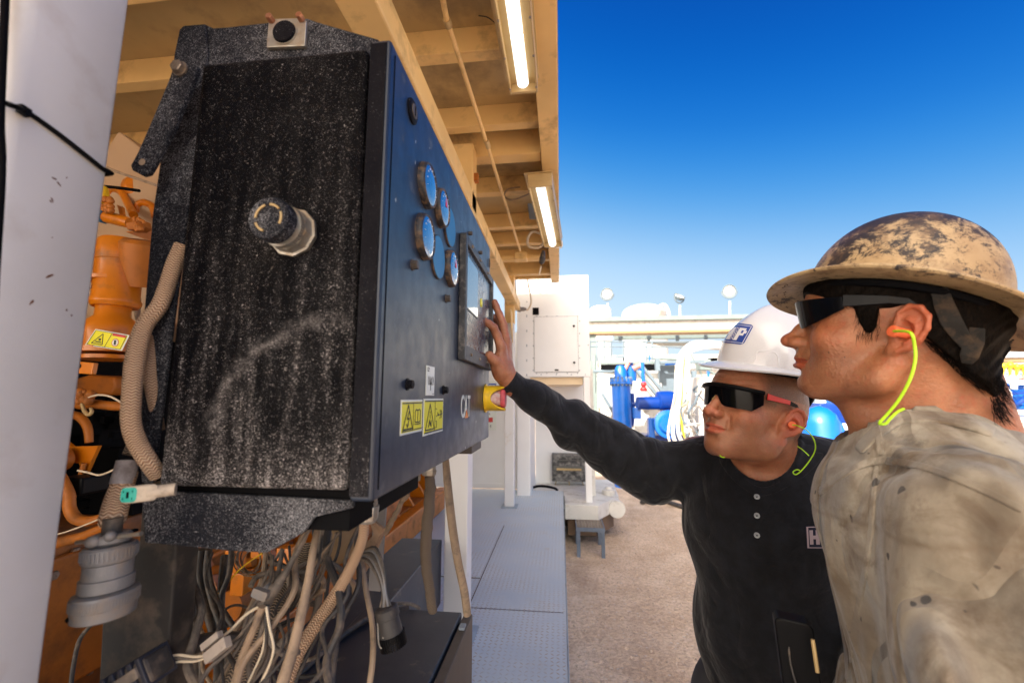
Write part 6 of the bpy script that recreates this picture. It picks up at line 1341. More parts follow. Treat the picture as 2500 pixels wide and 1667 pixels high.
for i in range(70): strand(m, (rn.uniform(.03,.07), .064+rn.uniform(-.004,.004), rn.uniform(.034,.05)), (-.6, .3, -.6+rn.uniform(-.2,.2)), rn.uniform(.010,.018), .00024)
m.build('loose_strand', M['hair'], NM, smooth=0)
o_ = bpy.data.objects.get('loose_strand'); o_['kind'] = 'stuff'
# shirt
g = G('tan_shirt_stains_fold_shade'); n1 = g.noise(7, 6, .62); n2 = g.noise(19, 7, .66, dist=.6); n3 = g.noise(44, 4, .5); wv = g.noise(1, 2, .5, vec=g.map((900, 900, 2600)))
c = g.mix(g.ramp(n1, .35, .68), (.41,.37,.31), (.235,.195,.145))
c = g.mix(g.math('MULTIPLY', g.ramp(g.noise(5.5, 7, .66, dist=.5), .47, .64), .75), c, (.125,.088,.060)); c = g.mix(g.math('MULTIPLY', g.ramp(n2, .47, .66), .85), c, (.12,.078,.046))
c = g.mix(g.math('MULTIPLY', g.ramp(g.noise(11, 8, .7), .60, .70), .8), c, (.045,.032,.026)); c = g.mix(g.ramp(g.noise(62, 1, .3), .76, .78), c, (.035,.028,.025))
sc_ = g.noise(1, 3, .6, vec=g.map((60, 60, 9), (R_(35), R_(50), 0))); c = g.mix(g.math('MULTIPLY', g.ramp(sc_, .66, .74), .5), c, (.10,.075,.055))
c = g.mix(g.math('MULTIPLY', g.ramp(g.noise(1, 4, .6, vec=g.map((24,24,5), (R_(10),0,R_(20)))), .50, .64), .6), c, (.155,.118,.085))  # upright brown streaks put the shade of hanging folds into the colour
c = g.mix(g.math('MULTIPLY', g.attr('seam'), .75), c, (.17,.125,.085))
g.setp('Base Color', c); g.setp('Roughness', .92); g.setp('Sheen Weight', .25); g.setp('Sheen Roughness', .5); g.bump(wv, .0004, .6); g.bump(g.noise(70, 5, .6), .002, .5); g.bump(g.noise(14, 3, .5, dist=.5), .006, .5); g.bump(g.ramp(g.math('ABSOLUTE', g.math('SUBTRACT', g.noise(1, 2, .5, dist=.5, vec=g.map((8,8,3.2), (R_(12),0,R_(15)))), .5)), .0, .05), .008, .8); g.bump(g.noise(1, 1, .4, vec=g.map((17,17,4), (R_(8),0,0))), .05, 1.); M['shirt1'] = g.m
V, Q = surface(near_shirt, (.10,.20,.80), (.85,1.02,1.55), .0042); V = relax(V, Q, 1)
Bl = (V-BN.o) @ BN.R.T; P_ = (Bl[:,0], Bl[:,1], Bl[:,2]); ys = yoke(P_); sm = P_[1]-.148+.25*P_[2]
stitch = .6+.4*np.sign(np.sin(P_[1]*1600+P_[0]*1600))
seam = np.exp(-((ys+.001)/.0028)**2)+.6*np.exp(-((ys-.009)/.0016)**2)*stitch+np.exp(-(sm/.003)**2)*(np.abs(P_[2]+.08) < .14)
npmesh('work_shirt', V, Q, M['shirt1'], NM, dict(seam=np.clip(seam, 0, 1))); tan_tree = bvh(V, Q)
def cloth_band(name, tree, path, w0, w1, mat_, parent, th=.003, n=4):
    rows = []
    for k, (u, v) in enumerate(path):
        a = path[max(k-1, 0)]; b = path[min(k+1, len(path)-1)]; dx, dy = b[0]-a[0], b[1]-a[1]; l_ = math.hypot(dx, dy); nx, ny = -dy/l_, dx/l_
        r = [hitpx(tree, u+nx*(w0+(w1-w0)*j/(n-1)), v+ny*(w0+(w1-w0)*j/(n-1)), .0012) for j in range(n)]
        if None not in r: rows.append(r)
    mb = MB()
    for r in rows: mb.v += [tuple(p) for p in r]
    for i in range(len(rows)-1):
        for j in range(n-1): a = i*n+j; mb.f.append((a, a+1, a+n+1, a+n)); mb.mi.append(0)
    o = mb.build(name, mat_, parent, smooth=80); s_ = o.modifiers.new('cloth', 'SOLIDIFY'); s_.thickness = th; s_.offset = 0; b_ = o.modifiers.new('soft', 'SUBSURF'); b_.levels = b_.render_levels = 2
    return o
cloth_band('yoke_seam', tan_tree, [(1998,1205),(2030,1178),(2070,1152),(2110,1132),(2150,1124),(2200,1128),(2260,1142),(2320,1162),(2380,1188),(2430,1212),(2470,1232),(2496,1246)], -9, 9, M['shirt1'], NM)
cloth_band('collar', tan_tree, [(2085,1092),(2121,1056),(2165,1022),(2200,1006),(2240,1002),(2319,1008),(2380,1024),(2434,1044)], 0, 30, M['shirt1'], NM, th=.005)
cloth_band('shoulder_seam', tan_tree, [(2140,1040),(2145,1062),(2150,1085),(2153,1112)], -9, 9, M['shirt1'], NM, th=.002)
cloth_band('sleeve_seam', tan_tree, [(2142,1135),(2138,1180),(2133,1240),(2130,1290),(2120,1360),(2106,1430),(2092,1520),(2076,1600),(2066,1660)], -7, 5, M['shirt1'], NM)
def pants(hips, lowz, name, parent, mat_, fr, lean):
    def f(W):
        d = None
        B = fr.loc(W); d = smax(ell(B, (-.01,0,-.60), (.140,.180,.16)), B[2]+.52, .01)
        for sy in (1, -1):
            hip = fr.w((-.02, .085*sy, -.62)); kn = Vector((hip.x+.02, hip.y, .50)); ft = Vector((hip.x+.06, hip.y, .12))
            d = smin(d, smin(cap(W, hip, kn, .10, .075), cap(W, kn, ft, .075, .070), .02), .03)
        return smax(d+.004*vnoise(W, 22, 3), -(W[2]-.10), .01)
    o = fr.o; V, Q = surface(f, (o[0]-.35, o[1]-.4, .06), (o[0]+.4, o[1]+.4, 1.0), .011); return npmesh(name, V, Q, mat_, parent)
M['trousers'] = simple('dark_work_trousers', (.05,.05,.06), .9, var=.3)
pants(None, 0, 'trousers', NM, simple('tan_trousers', (.30,.24,.17), .9, var=.3), BN, 0)
# earplug and cord, glasses
def earplug(fr, lab, ds):
    a = fr.w((-.010,.083,-.003)); b = fr.w((.006,.098,-.001)); T = thing('earplug', lab, 'earplug', tuple(a))
    d = (b-a).normalized(); m = MB(); m.lathe(a-d*.006, d, [(0,.0058),(.014,.0058),(.0165,.0066),(.0205,.0066),(.0215,.0055)], 24); m.build('foam_plug', simple('orange_foam', (.90,.17,.06), .6, bump=.0002, bs=1500), T); return T, a+d*.013
NE, tipn = earplug(HN, 'orange earplug in the near man\'s ear on a lime green cord', 0)
M['cord'] = simple('lime_cord', (.50,.86,.02), .45)
def cord(T, pts, r, n=8): m = MB(); m.tube(pts, r, n, 6); return m.build('cord', M['cord'], T)
Yc = lambda l: [aY(*p) for p in l]
cord(NE, [tipn]+Yc([(2222,812,.488),(2233,845,.487),(2234,880,.487),(2222,925,.49),(2195,975,.50),(2165,1012,.51),(2147,1033,.515),(2162,1034,.52),(2172,1023,.525),(2190,1006,.53),(2206,998,.535)]), .00155)
def glasses(fr, lab, sporty):
    T = thing('safety_glasses', lab, 'glasses', tuple(fr.w((.1,0,.03))))
    n = 48; m = 10; th0 = R_(66 if sporty else 70); vs = []; fs = []
    def pt(th, t, off=0):
        a = abs(th)/th0; X = .012+(.098+off)*math.cos(th*.95); Y_ = (.080+off)*math.sin(th)
        zt = .0500-.004*a; zb = (.0065+.024*math.exp(-(th/.20)**2)+.024*a**2.3) if not sporty else (.0075+.022*math.exp(-(th/.17)**2)+.016*max(0, (a-.80)/.20))
        z = zb+(zt-zb)*t; lean = -.010*(1-t)*math.cos(th); return fr.w((X+lean*.8, Y_, z))
    for i in range(n+1):
        th = -th0+2*th0*i/n
        for j in range(m+1): vs.append(pt(th, j/m))
    k0 = len(vs)
    for i in range(n+1):
        th = -th0+2*th0*i/n
        for j in range(m+1): vs.append(pt(th, j/m, -.0018))
    W_ = m+1
    for i in range(n):
        for j in range(m): a = i*W_+j; fs += [(a, a+W_, a+W_+1, a+1), (k0+a, k0+a+1, k0+a+W_+1, k0+a+W_)]
    for i in range(n):
        a = i*W_; fs += [(a, k0+a, k0+a+W_, a+W_), (a+m, a+W_+m, k0+a+W_+m, k0+a+m)]
    for a in (0, n*W_):
        for j in range(m): q = (a+j, a+j+1, k0+a+j+1, k0+a+j); fs.append(q if a == 0 else q[::-1])
    mb = MB(); mb.add(vs, fs); mb.build('lens', M['lensdark'], T, smooth=60)
    for sy in (1, -1):
        e = [(.050,.0742,.041),(.030,.0795,.040),(.005,.0845,.039),(-.014,.0850,.036),(-.026,.082,.026)]
        hs = [.016,.014,.010,.008,.006] if not sporty else [.015,.012,.010,.008,.006]
        def arm(name, i0, i1, mat_, g_=1., parent=T):
            mb = MB(); P0 = None; vs = []; fs = []
            seq = []
            for i in range(i0, i1+1):
                x, y, z = e[i]; h = hs[i]*g_/2; seq.append([(x, sy*(y-.0012), z-h), (x, sy*(y+.0014), z-h), (x, sy*(y+.0014), z+h), (x, sy*(y-.0012), z+h)])
            for q in seq: vs += [fr.w(p) for p in q]
            for i in range(len(seq)-1):
                for k in range(4): a = 4*i+k; b = 4*i+(k+1) % 4; fs.append((a, b, b+4, a+4) if sy > 0 else (a, a+4, b+4, b))
            fs += [(3,2,1,0) if sy > 0 else (0,1,2,3)]; o = 4*(len(seq)-1); fs += [(o,o+1,o+2,o+3) if sy > 0 else (o+3,o+2,o+1,o)]
            mb.add(vs, fs); return mb.build(name, mat_, parent, smooth=0, bevel=.0006)
        if sporty:
            A_ = arm('temple', 0, 4, M['blackplastic'], .82)
            e = [(x, y+.0012, z) for x, y, z in e]; arm('red_insert', 0, 2, simple('red_temple', (.60,.035,.03), .35, var=.1), .80, A_)
        else: arm('temple', 0, 4, M['smoke'])
    if sporty:
        mb = MB(); pts = [pt(-th0+2*th0*i/24, 1.0, .001) for i in range(25)]; mb.tube(pts, [.0042]*25, 8, 0); mb.build('top_frame', M['blackplastic'], T)
        mb = MB(); mb.tube([fr.w((.099,sy*.012,.030-.012*abs(s_))) for sy, s_ in ((-1,1),(-.5,.3),(0,0),(.5,.3),(1,1))], .0018, 8, 3); mb.build('nose_piece', M['steelsheet'], T)
    return T
M['lensdark'] = simple('dark_mirror_lens', (.003,.003,.004), .13, spec=.16)
M['smoke'] = simple('smoke_grey_temple', (.007,.007,.009), .3, spec=.15)
glasses(HN, 'wraparound dark safety glasses worn by the near man in profile', False)
# phone in holster and pocket at the chest
T = thing('radio', 'black radio in a holster at the near man\'s chest, bottom right', 'radio', tuple(aY(1955,1600,.60)))
a = aY(1950,1610,.585); ex = Vector((.93,-.30,-.05)).normalized(); ez = Vector((-.06,0,1)).normalized()
m = MB(); m.prism(rrect(a+ex*.0, ex, ez, .040, .085, .007), ex.cross(ez)*-.024); m.build('casing', M['blackplastic'], T, smooth=50, bevel=.002)
m = MB(); m.tube([aY(1984,1560,.565), aY(1990,1600,.563), aY(1996,1640,.562)], .0022, 8, 3); m.build('clip', M['steelsheet'], T)
m = MB(); m.tube([aY(1925,1560,.59), aY(1930,1620,.585), aY(1950,1690,.58)], .0012, 6, 4); m.build('lanyard', M['darkcable'], T)
# ------------------------------------------------------------ the man reaching to the cabinet
HF = eframe((.405,.97,1.427), 204, -11.5, -4.5)
BF = eframe((.452,1.050,1.368), 244, 5, 0)
VF = dict(wr=.0022, jaw=.007, fold=2.0, open=.0032, chin=(.081,0,-.071), tip=(.1135,0,-.0075))
def A3(*p): return aY(*p)
ARM = [(1241,927,.97,.0245),(1264,947,.985,.0262),(1300,967,1.01,.0355),(1400,1037,1.08,.0530),(1500,1100,1.13,.0640),(1590,1150,1.15,.0760)]
ARMP = [np.array(aY(u, v, Y)) for u, v, Y, r in ARM]; ARMR = [q[3] for q in ARM]
def front_shirt(W):
    P = BF.loc(W); x, y, z = P; A = (x, np.abs(y), z)
    d = ell(P, (.0, 0, -.19), (.118, .180, .20)); d = smin(d, ell(P, (.004, 0, -.42), (.120, .168, .22)), .05); d = smin(d, ell(P, (-.01, 0, -.60), (.12, .155, .14)), .04)
    d = smin(d, cap(P, (-.020, .03, -.015), (-.015, .160, -.055), .047, .060), .04)
    d = smin(d, cap(P, (-.020, -.03, -.015), BFl(ARMP[5]), .045, .056), .04)
    arm = chain(W, ARMP[1:], ARMR[1:], .02)
    arm2 = smin(cap(P, (-.015,.165,-.06), (.02,.20,-.32), .058, .050), cap(P, (.02,.20,-.32), (.16,.12,-.42), .046, .038), .03)
    # folds on the arm: slanting ridges that bunch at the elbow and shoulder
    t = (W[0]*-.86+W[2]*.50)
    fo = np.abs(np.sin(t*42+W[1]*16+vnoise(W, 14, 3)*2.6))*.55+np.abs(np.sin(W[0]*40+W[2]*34+vnoise(W, 20, 8)*2.2))*.45
    on = sstep(W[0], -.085, -.04)*(1-sstep(W[0], .30, .38))
    arm = arm-.0125*(fo-.5)*on+.0000
    d = smin(smin(d, arm, .035), arm2, .02)
    f2 = np.abs(np.sin(y*24+x*9+z*16+vnoise(P, 9, 5)*2.2))
    d = d-.0055*(f2-.5)*sstep(-z, .10, .22)-.0015*vnoise(P, 40, 2)
    # placket strip
    pl = sstep(.0165-np.abs(y), -.001, .001)*(x > .02)*(z > -.185)*1.; d = d-.0011*pl
    hole = ell(P, (.030, 0, .028), (.112, .078, .118)); d = smax(d, -hole, .003)
    # ribbed crew collar round the opening
    rim = np.abs(hole+.001); co = np.sqrt(rim**2+np.clip(np.abs(dist_torso(P))-.0, 0, 1)**2)-.0058*1.0
    d = smin(d, co, .003)
    # ribbed cuff
    dv = (ARMP[1]-ARMP[0]); dv = dv/np.sqrt(dv@dv); pl_ = (W[0]-ARMP[0][0])*dv[0]+(W[1]-ARMP[0][1])*dv[1]+(W[2]-ARMP[0][2])*dv[2]
    cf = smax(cap(W, ARMP[0]-dv*.02, ARMP[1], .0262, .0278), -(pl_+.001), .002)
    cf = cf-.0005*np.sin(np.arctan2(W[1]-.97, W[2]-1.50)*26)
    return smin(d, cf, .003)
def dist_torso(P):
    d = ell(P, (.0, 0, -.19), (.118, .180, .20)); d = smin(d, cap(P, (-.020, .03, -.015), (-.015, .160, -.055), .047, .060), .04); return smin(d, cap(P, (-.020, -.03, -.015), (-.02,-.14,-.045), .045, .056), .04)
def BFl(w): return tuple(float(q) for q in ((np.array(w)-BF.o) @ BF.R.T))
def front_skin(W):
    P = HF.loc(W); d = head_sdf(P, VF); B = BF.loc(W)
    d = smin(d, ell(P, (.032, 0, -.052), (.046, .053, .030)), .02)          # fuller jowl
    n0 = BFl(HF.w((-.026,0,-.03)))
    n = cap(B, n0, (-.004, 0, -.02), .060, .072)
    A = (B[0], np.abs(B[1]), B[2])
    d = smin(d, n, .018); d = smin(d, dist_torso(B)+.007, .02)
    return smax(d, -(B[2]+.13), .01)
FM = thing('person', 'man in a black henley and white hard hat reaching his arm to the control cabinet', 'person', (.46,1.07,0))
V, Q = surface(front_skin, (.24,.83,1.22), (.62,1.17,1.62), .0020); V = relax(V, Q, 1); front_tree = bvh(V, Q)
L = (V-HF.o) @ HF.R.T; at = skin_attrs(L)
bz = sstep(L[:,2], .012, .034)*sstep(-L[:,0], -.066, -.036)+sstep(-L[:,0], .018, .030)*sstep(L[:,2], -.045, -.02)
at['buzz'] = np.clip(bz, 0, 1)*(1-at['ear']*.9)
ab = np.abs(L[:,1]); at['buzz'] = np.maximum(at['buzz'], 1.3*np.exp(-((L[:,2]-.0500-.02*(.03-ab))/.0035)**2)*(ab > .010)*(ab < .046)*(L[:,0] > .06))
# right hand (palm towards the cabinet), traced joint by joint
def hpx(*q): return np.array(aY(*q))
wr = hpx(1241,932,.972)
HB = [ [hpx(1243,925,.972), hpx(1236,893,.972), hpx(1230,862,.975)] ]
def hand(W):
    d = chain(W, [hpx(1252,945,.978), hpx(1240,925,.972), hpx(1232,895,.968)], [.0225,.0215,.0200], .01)
    # palm: flattened mass, knuckles spread away from the camera
    kn = [hpx(1224,848,.950), hpx(1234,832,.975), hpx(1237,838,1.000), hpx(1236,852,1.020)]        # index, middle, ring, little knuckles
    base = [hpx(1226,900,.955), hpx(1233,905,.972), hpx(1238,908,.990), hpx(1240,912,1.005)]
    for k in range(4): d = smin(d, cap(W, base[k], kn[k], .0150, .0118), .012)
    d = smin(d, cap(W, hpx(1222,905,.950), hpx(1214,880,.945), .0165, .0140), .014)                  # thumb ball
    d = smin(d, cap(W, hpx(1213,892,.942), hpx(1222,915,.955), .0130, .0150), .012)
    F_ = []
    th = chain(W, [hpx(1220,893,.945), hpx(1207,881,.930), hpx(1195,868,.920)], [.0130,.0108,.0105], .005); F_.append(th)
    ix = chain(W, [kn[0], hpx(1213,818,.945), hpx(1205,800,.935), hpx(1193,790,.928), hpx(1184,783,.922)], [.0112,.0098,.0094,.0082,.0068], .004); F_.append(ix)
    md = chain(W, [kn[1], hpx(1229,795,.985), hpx(1219,768,.985), hpx(1211,748,.985), hpx(1208,738,.985)], [.0112,.0098,.0090,.0082,.0076], .004); F_.append(md)
    rg = chain(W, [kn[2], hpx(1228,806,1.015), hpx(1216,785,1.020), hpx(1205,775,1.022), hpx(1199,770,1.024)], [.0105,.0092,.0086,.0078,.0070], .004); F_.append(rg)
    lt = chain(W, [kn[3], hpx(1229,830,1.040), hpx(1219,815,1.046), hpx(1211,806,1.048)], [.0095,.0082,.0076,.0066], .004); F_.append(lt)
    for f in F_: d = smin(d, f, .0045)
    # creases of the palm and between thumb and index
    d = smax(d, -chain(W, [hpx(1209,862,.928), hpx(1214,876,.930), hpx(1220,895,.934)], [.0016,.0020,.0010], .001), .003)
    d = smax(d, -chain(W, [hpx(1206,852,.934), hpx(1216,868,.935), hpx(1222,880,.938)], [.0012,.0014,.0008], .001), .0025)
    d = d+.0004*vnoise(W, 260, 4)
    return d
V2, Q2 = surface(hand, (-.22,.88,1.44), (-.06,1.09,1.72), .0013); V2 = relax(V2, Q2, 1)
def front_low(W):
    B = BF.loc(W); d = smax(dist_torso2(B)+.012, (B[2]+.12), .01)
    for sy in (1, -1):
        hip = BF.w((-.02, .085*sy, -.64)); kn = Vector((hip.x+.02, hip.y, .48)); ft = Vector((hip.x+.04, hip.y+.02, .10))
        d = smin(d, smin(cap(W, hip, kn, .085, .060), cap(W, kn, ft, .058, .045), .02), .03); d = smin(d, cap(W, (ft.x, ft.y, .05), (ft.x-.06, ft.y-.17, .045), .045, .040), .02)
    d = smin(d, chain(W, ARMP, [r-.010 if i else .020 for i, r in enumerate(ARMR)], .02), .02)
    d = smin(d, smin(cap(B, (-.015,.165,-.06), (.02,.20,-.32), .046, .040), cap(B, (.02,.20,-.32), (.20,.10,-.44), .038, .026), .02), .02)
    return d
def dist_torso2(P): return smin(smin(dist_torso(P), ell(P, (.004, 0, -.42), (.120, .168, .22)), .05), ell(P, (-.01, 0, -.60), (.12, .155, .14)), .04)
V3, Q3 = surface(front_low, (-.18,.60,0), (.88,1.40,1.56), .012)
a2 = dict(lip=np.zeros(len(V2)), stubble=np.zeros(len(V2)), ear=np.full(len(V2), .0), buzz=np.zeros(len(V2)))
at = {k: np.concatenate([at[k], a2[k], np.zeros(len(V3))]) for k in at}
M['skin2'] = skin_mat('skin_fair', (.48,.205,.108), (.28,.102,.05), (.55,.11,.06), (.20,.10,.055))
nt2 = M['skin2'].node_tree
g = G.__new__(G); g.m = M['skin2']; g.t = nt2; g.b = [n for n in nt2.nodes if n.type == 'BSDF_PRINCIPLED'][0]; g.tc = [n for n in nt2.nodes if n.type == 'TEX_COORD'][0]
old = g.b.inputs['Base Color'].links[0].from_socket
g.setp('Base Color', g.mix(g.math('MULTIPLY', g.attr('buzz'), g.math('ADD', g.math('MULTIPLY', g.ramp(g.noise(700, 3, .6), .4, .6), .25), .66)), old, (.070,.036,.022)))
npmesh('body', np.concatenate([V, V2, V3]), np.concatenate([Q, Q2+len(V), Q3+len(V)+len(V2)]), M['skin2'], FM, at)
g = G('dark_henley_cloth'); n1 = g.noise(30, 5, .6); c = g.mix(g.ramp(n1, .4, .7), (.0048,.0053,.0080), (.0115,.013,.019)); g.setp('Base Color', c); g.setp('Roughness', .88); g.setp('Sheen Weight', .2); g.setp('Specular IOR Level', .25)
g.bump(g.noise(1, 2, .5, vec=g.map((1400,1400,1400))), .0002, .6); g.bump(g.noise(22, 5, .6, dist=.7), .006, .6); g.bump(g.ramp(g.math('ABSOLUTE', g.math('SUBTRACT', g.noise(1, 2, .5, dist=.7, vec=g.map((13,13,7), (0,R_(35),0))), .5)), .0, .17), .0065, .45); g.bump(g.noise(60, 4, .6), .0018, .5); M['shirt2'] = g.m
V, Q = surface(front_shirt, (-.17,.72,.74), (.82,1.34,1.58), .0040); V = relax(V, Q, 1); shirt_tree = bvh(V, Q)
npmesh('henley_shirt', V, Q, M['shirt2'], FM)
neckpx = [(1781,1108),(1790,1130),(1814,1159),(1838,1178),(1860,1189),(1884,1181),(1906,1170),(1944,1147),(1973,1119),(1984,1102)]
cpt = []
for k, (u, v) in enumerate(neckpx):
    dx, dy = u-1878, v-1085; l_ = math.hypot(dx, dy*1.2)
    row = [hitpx(shirt_tree, u+dx/l_*w_, v+dy/l_*w_*1.0, .0012) for w_ in (4, 12, 21, 30)]
    cpt.append(row)
mb = MB(); ok = [r for r in cpt if None not in r]
for r in ok: mb.v += [tuple(p) for p in r]
for i in range(len(ok)-1):
    for j in range(3): a = i*4+j; mb.f.append((a, a+1, a+5, a+4)); mb.mi.append(0)
o = mb.build('collar_band', M['shirt2'], FM, smooth=80); s_ = o.modifiers.new('cloth', 'SOLIDIFY'); s_.thickness = .0025; s_.offset = 0; b_ = o.modifiers.new('soft', 'SUBSURF'); b_.levels = b_.render_levels = 2
# the seam with a small tag at the shoulder
pants(None, 0, 'trousers', FM, M['trousers'], BF, 0)
for v in (1212,1258,1306):
    p = hitpx(shirt_tree, 1848, v, 0.)
    if p is None: continue
    n_ = Vector(BF.R[0]); m = MB(); m.lathe(p-n_*.001, n_, [(0,.0056),(.002,.0056),(.0026,.0048),(.0022,.0036)], 20); b = m.build('button', simple('grey_button', (.35,.38,.42), .35), FM)
    m = MB(); e1 = Vector(BF.R[1]); e2 = Vector(BF.R[2]); q = p+n_*.0013
    m.beam(q-(e1+e2)*.0016, q+(e1+e2)*.0016, .0009, .0006, tuple(n_)); m.beam(q-(e1-e2)*.0016, q+(e1-e2)*.0016, .0009, .0005, tuple(n_)); m.build('button_thread', M['dark'], b, smooth=0)
def decal(name, tree, quadpx, nx, ny, fn, mats, parent, off=.0007):
    """small flat mark laid on a curved surface: fn(s, t) -> index of mats or None"""
    a, b, c, d = [Vector((*q, 0)) for q in quadpx]; vs = {}; mb = MB(); L = []; ok = {}
    for j in range(ny+1):
        for i in range(nx+1):
            s_, t_ = i/nx, j/ny; q = (a*(1-s_)+b*s_)*(1-t_)+(d*(1-s_)+c*s_)*t_; p = hitpx(tree, q.x, q.y, off)
            ok[(i, j)] = (len(L) if p is not None else None)
            if p is not None: L.append(p)
    fs = []; mi = []
    for j in range(ny):
        for i in range(nx):
            k = fn((i+.5)/nx, (j+.5)/ny); q = [ok[(i, j)], ok[(i, j+1)], ok[(i+1, j+1)], ok[(i+1, j)]]
            if k is None or None in q: continue
            fs.append(tuple(q)); mi.append(k)
    mb.v = [tuple(p) for p in L]; mb.f = fs; mb.mi = mi; return mb.build(name, mats, parent, smooth=60)
GLY = {'H': ["11.11","11.11","11111","11.11","11.11"], 'P': ["1111.","11.11","1111.","11...","11..."]}
def glyph(ch, s, t):
    if not (0 <= s < 1 and 0 <= t < 1): return False
    return GLY[ch][int(t*5)][int(s*5)] == '1'
def emblem(s, t):
    r = .14; dx = max(0, abs(s-.5)-(.5-r)); dy = max(0, abs(t-.5)-(.5-r)); q = math.hypot(dx, dy)/r
    if q > 1: return None
    e = min(s, 1-s, (1-t)*.75, t*.75)
    if .045 < e < .075: return 1
    if glyph('H', (s-.13)/.30, (t-.20)/.62) or glyph('P', (s-.56)/.32, (t-.20)/.62): return 1
    if .44 < s < .55 and abs(math.sin(t*26))*.05+.01 > abs(s-.495) > abs(math.sin(t*26))*.05-.012 and .2 < t < .82: return 1
    return 0
navy = simple('navy_patch', (.006,.008,.03), .85); pale = simple('pale_embroidery', (.42,.33,.36), .85, bump=.0004, bs=1500)
decal('badge', shirt_tree, [(1966,1283),(2040,1281),(2044,1340),(1969,1339)], 34, 26, lambda s, t: (1 if (.04 < min(s, 1-s, t, 1-t) < .075 or glyph('H', (s-.13)/.30, (t-.18)/.64) or glyph('P', (s-.56)/.32, (t-.18)/.64)) else 0), [navy, pale], FM)
decal('shoulder_tag', shirt_tree, [(1592,1056),(1622,1056),(1622,1063),(1592,1064)], 10, 4, lambda s, t: 1 if s < .3 else 0, [simple('red_tag', (.45,.03,.04), .8), simple('grey_tag', (.3,.3,.32), .8)], FM)
FE, tipf = earplug(HF, 'orange earplug in the front man\'s ear on a thin lime cord', 0)
cord(FE, [tipf]+Yc([(1950,1040,.865),(1972,1052,.865),(1988,1075,.87),(1990,1098,.88),(1978,1122,.89),(1958,1147,.895),(1943,1158,.895),(1936,1152,.895),(1945,1146,.90),(1953,1148,.90)]), .0011)
cord(FE, Yc([(1947,1089,.97),(1960,1098,.955),(1975,1112,.945)]), .0010)
cord(FE, Yc([(1756,1106,.92),(1760,1114,.92),(1768,1116,.92),(1775,1108,.92)]), .0011)
glasses(HF, 'sporty black safety glasses with red temples worn by the front man', True)
# ------------------------------------------------------------ hard hats
def hardhat(name_lab, fr, ab, h, cab, shape, mat_, brim_up=.0, ridge=0., droop=0.):
    """ab: brim radii, cab: crown radii, h: crown height; returns thing and crown mesh data"""
    T = thing('hard_hat', name_lab, 'hard hat', tuple(fr.w((0,0,0))))
    n = 96; rows = []
    K = 22
    for k in range(K+1):                                        # crown from apex to base
        t = k/K*math.pi/2; rows.append(('c', math.sin(t), math.cos(t)))
    rows += [('f', q, 0) for q in (.15,.35,.6,.8,.93,1.)]
    V = []; 
    for kind, a_, b_ in rows:
        for i in range(n):
            th = 2*math.pi*i/n; c, s = math.cos(th), math.sin(th)
            if kind == 'c':
                e = shape; r = a_**e; x = cab[0]*r*c; y = cab[1]*r*s; z = h*(b_**.92)+.004
                z += ridge*math.exp(-(y/.016)**2)*b_**.5*(1 if x < cab[0]*.75 else .5)
                if name_lab.startswith('white'):
                    # raised side slots
                    if abs(abs(th-math.pi)-math.pi*.62) < .16 and .012 < z < .040: k_ = 1.045; x *= k_; y *= k_
            else:
                u = a_; x = (cab[0]+(ab[0]-cab[0])*u)*c; y = (cab[1]+(ab[1]-cab[1])*u)*s
                z = .004*(1-u)**2-.010*u*u*(.35+.65*c*c)-droop*u*u*c*c*abs(c)+brim_up*u*u*s*s
            V.append((x, y, z))
    nr = len(rows); F_ = []
    for k in range(nr-1):
        for i in range(n): a = k*n+i; b = k*n+(i+1) % n; F_.append((a, a+n, b+n, b))
    # inner shell
    off = .0028; base = len(V)
    for k, (kind, a_, b_) in enumerate(rows):
        for i in range(n):
            x, y, z = V[k*n+i]
            if kind == 'c': V.append((x*.965, y*.965, z-off))
            else: V.append((x*(1 if a_ > .99 else .995), y*(1 if a_ > .99 else .995), z-off))
    for k in range(nr-1):
        for i in range(n): a = base+k*n+i; b = base+k*n+(i+1) % n; F_.append((a, b, b+n, a+n))
    e = (nr-1)*n
    for i in range(n): F_.append((e+i, base+e+i, base+e+(i+1) % n, e+(i+1) % n))
    W_ = [tuple(fr.w(p)) for p in V]; mb = MB(); mb.add(W_, F_); o = mb.build('shell', mat_, T, smooth=70)
    # rolled rim
    mb = MB(); mb.tube([fr.w(V[(nr-1)*n+i]) for i in range(n)]+[fr.w(V[(nr-1)*n])], .0022, 8, 0); mb.build('rim', mat_, T)
    return T, W_, F_
g = G('stained_cream_shell'); n1 = g.noise(24, 14, .80, dist=.3); n2 = g.noise(75, 5, .65); z = g.attr('dummy')
zz = g.comp(2); top = g.ramp(zz, 1.625, 1.695)
c = g.mix(g.ramp(g.noise(9, 6, .6), .35, .68), (.52,.375,.205), (.28,.165,.075)); th = g.math('SUBTRACT', g.math('ADD', n1, g.math('MULTIPLY', top, .15)), .030)
c = g.mix(g.ramp(th, .515, .575), c, (.030,.022,.022)); c = g.mix(g.math('MULTIPLY', g.ramp(n2, .62, .68), .8), c, (.07,.045,.03)); c = g.mix(g.math('MULTIPLY', g.ramp(g.noise(36, 9, .75), .50, .64), .7), c, (.17,.10,.05)); c = g.mix(g.ramp(g.noise(130, 4, .6), .66, .70), c, (.03,.022,.02))
g.setp('Base Color', c); g.setp('Roughness', g.ramp(n1, .4, .6, .38, .6)); g.bump(n2, .0006, .5); g.bump(th, .0006, .3); M['hatold'] = g.m
HH = eframe((.440,.603,1.589), 146.2, -18.4, 9.4)
T, W_, F_ = hardhat('battered cream full-brim hard hat covered in dark stains on the near man', HH, (.145,.132), .120, (.102,.093), .97, M['hatold'], brim_up=.004, droop=.006)
old_tree = BVHTree.FromPolygons(W_, F_)
def bandfn(s, t): return 0
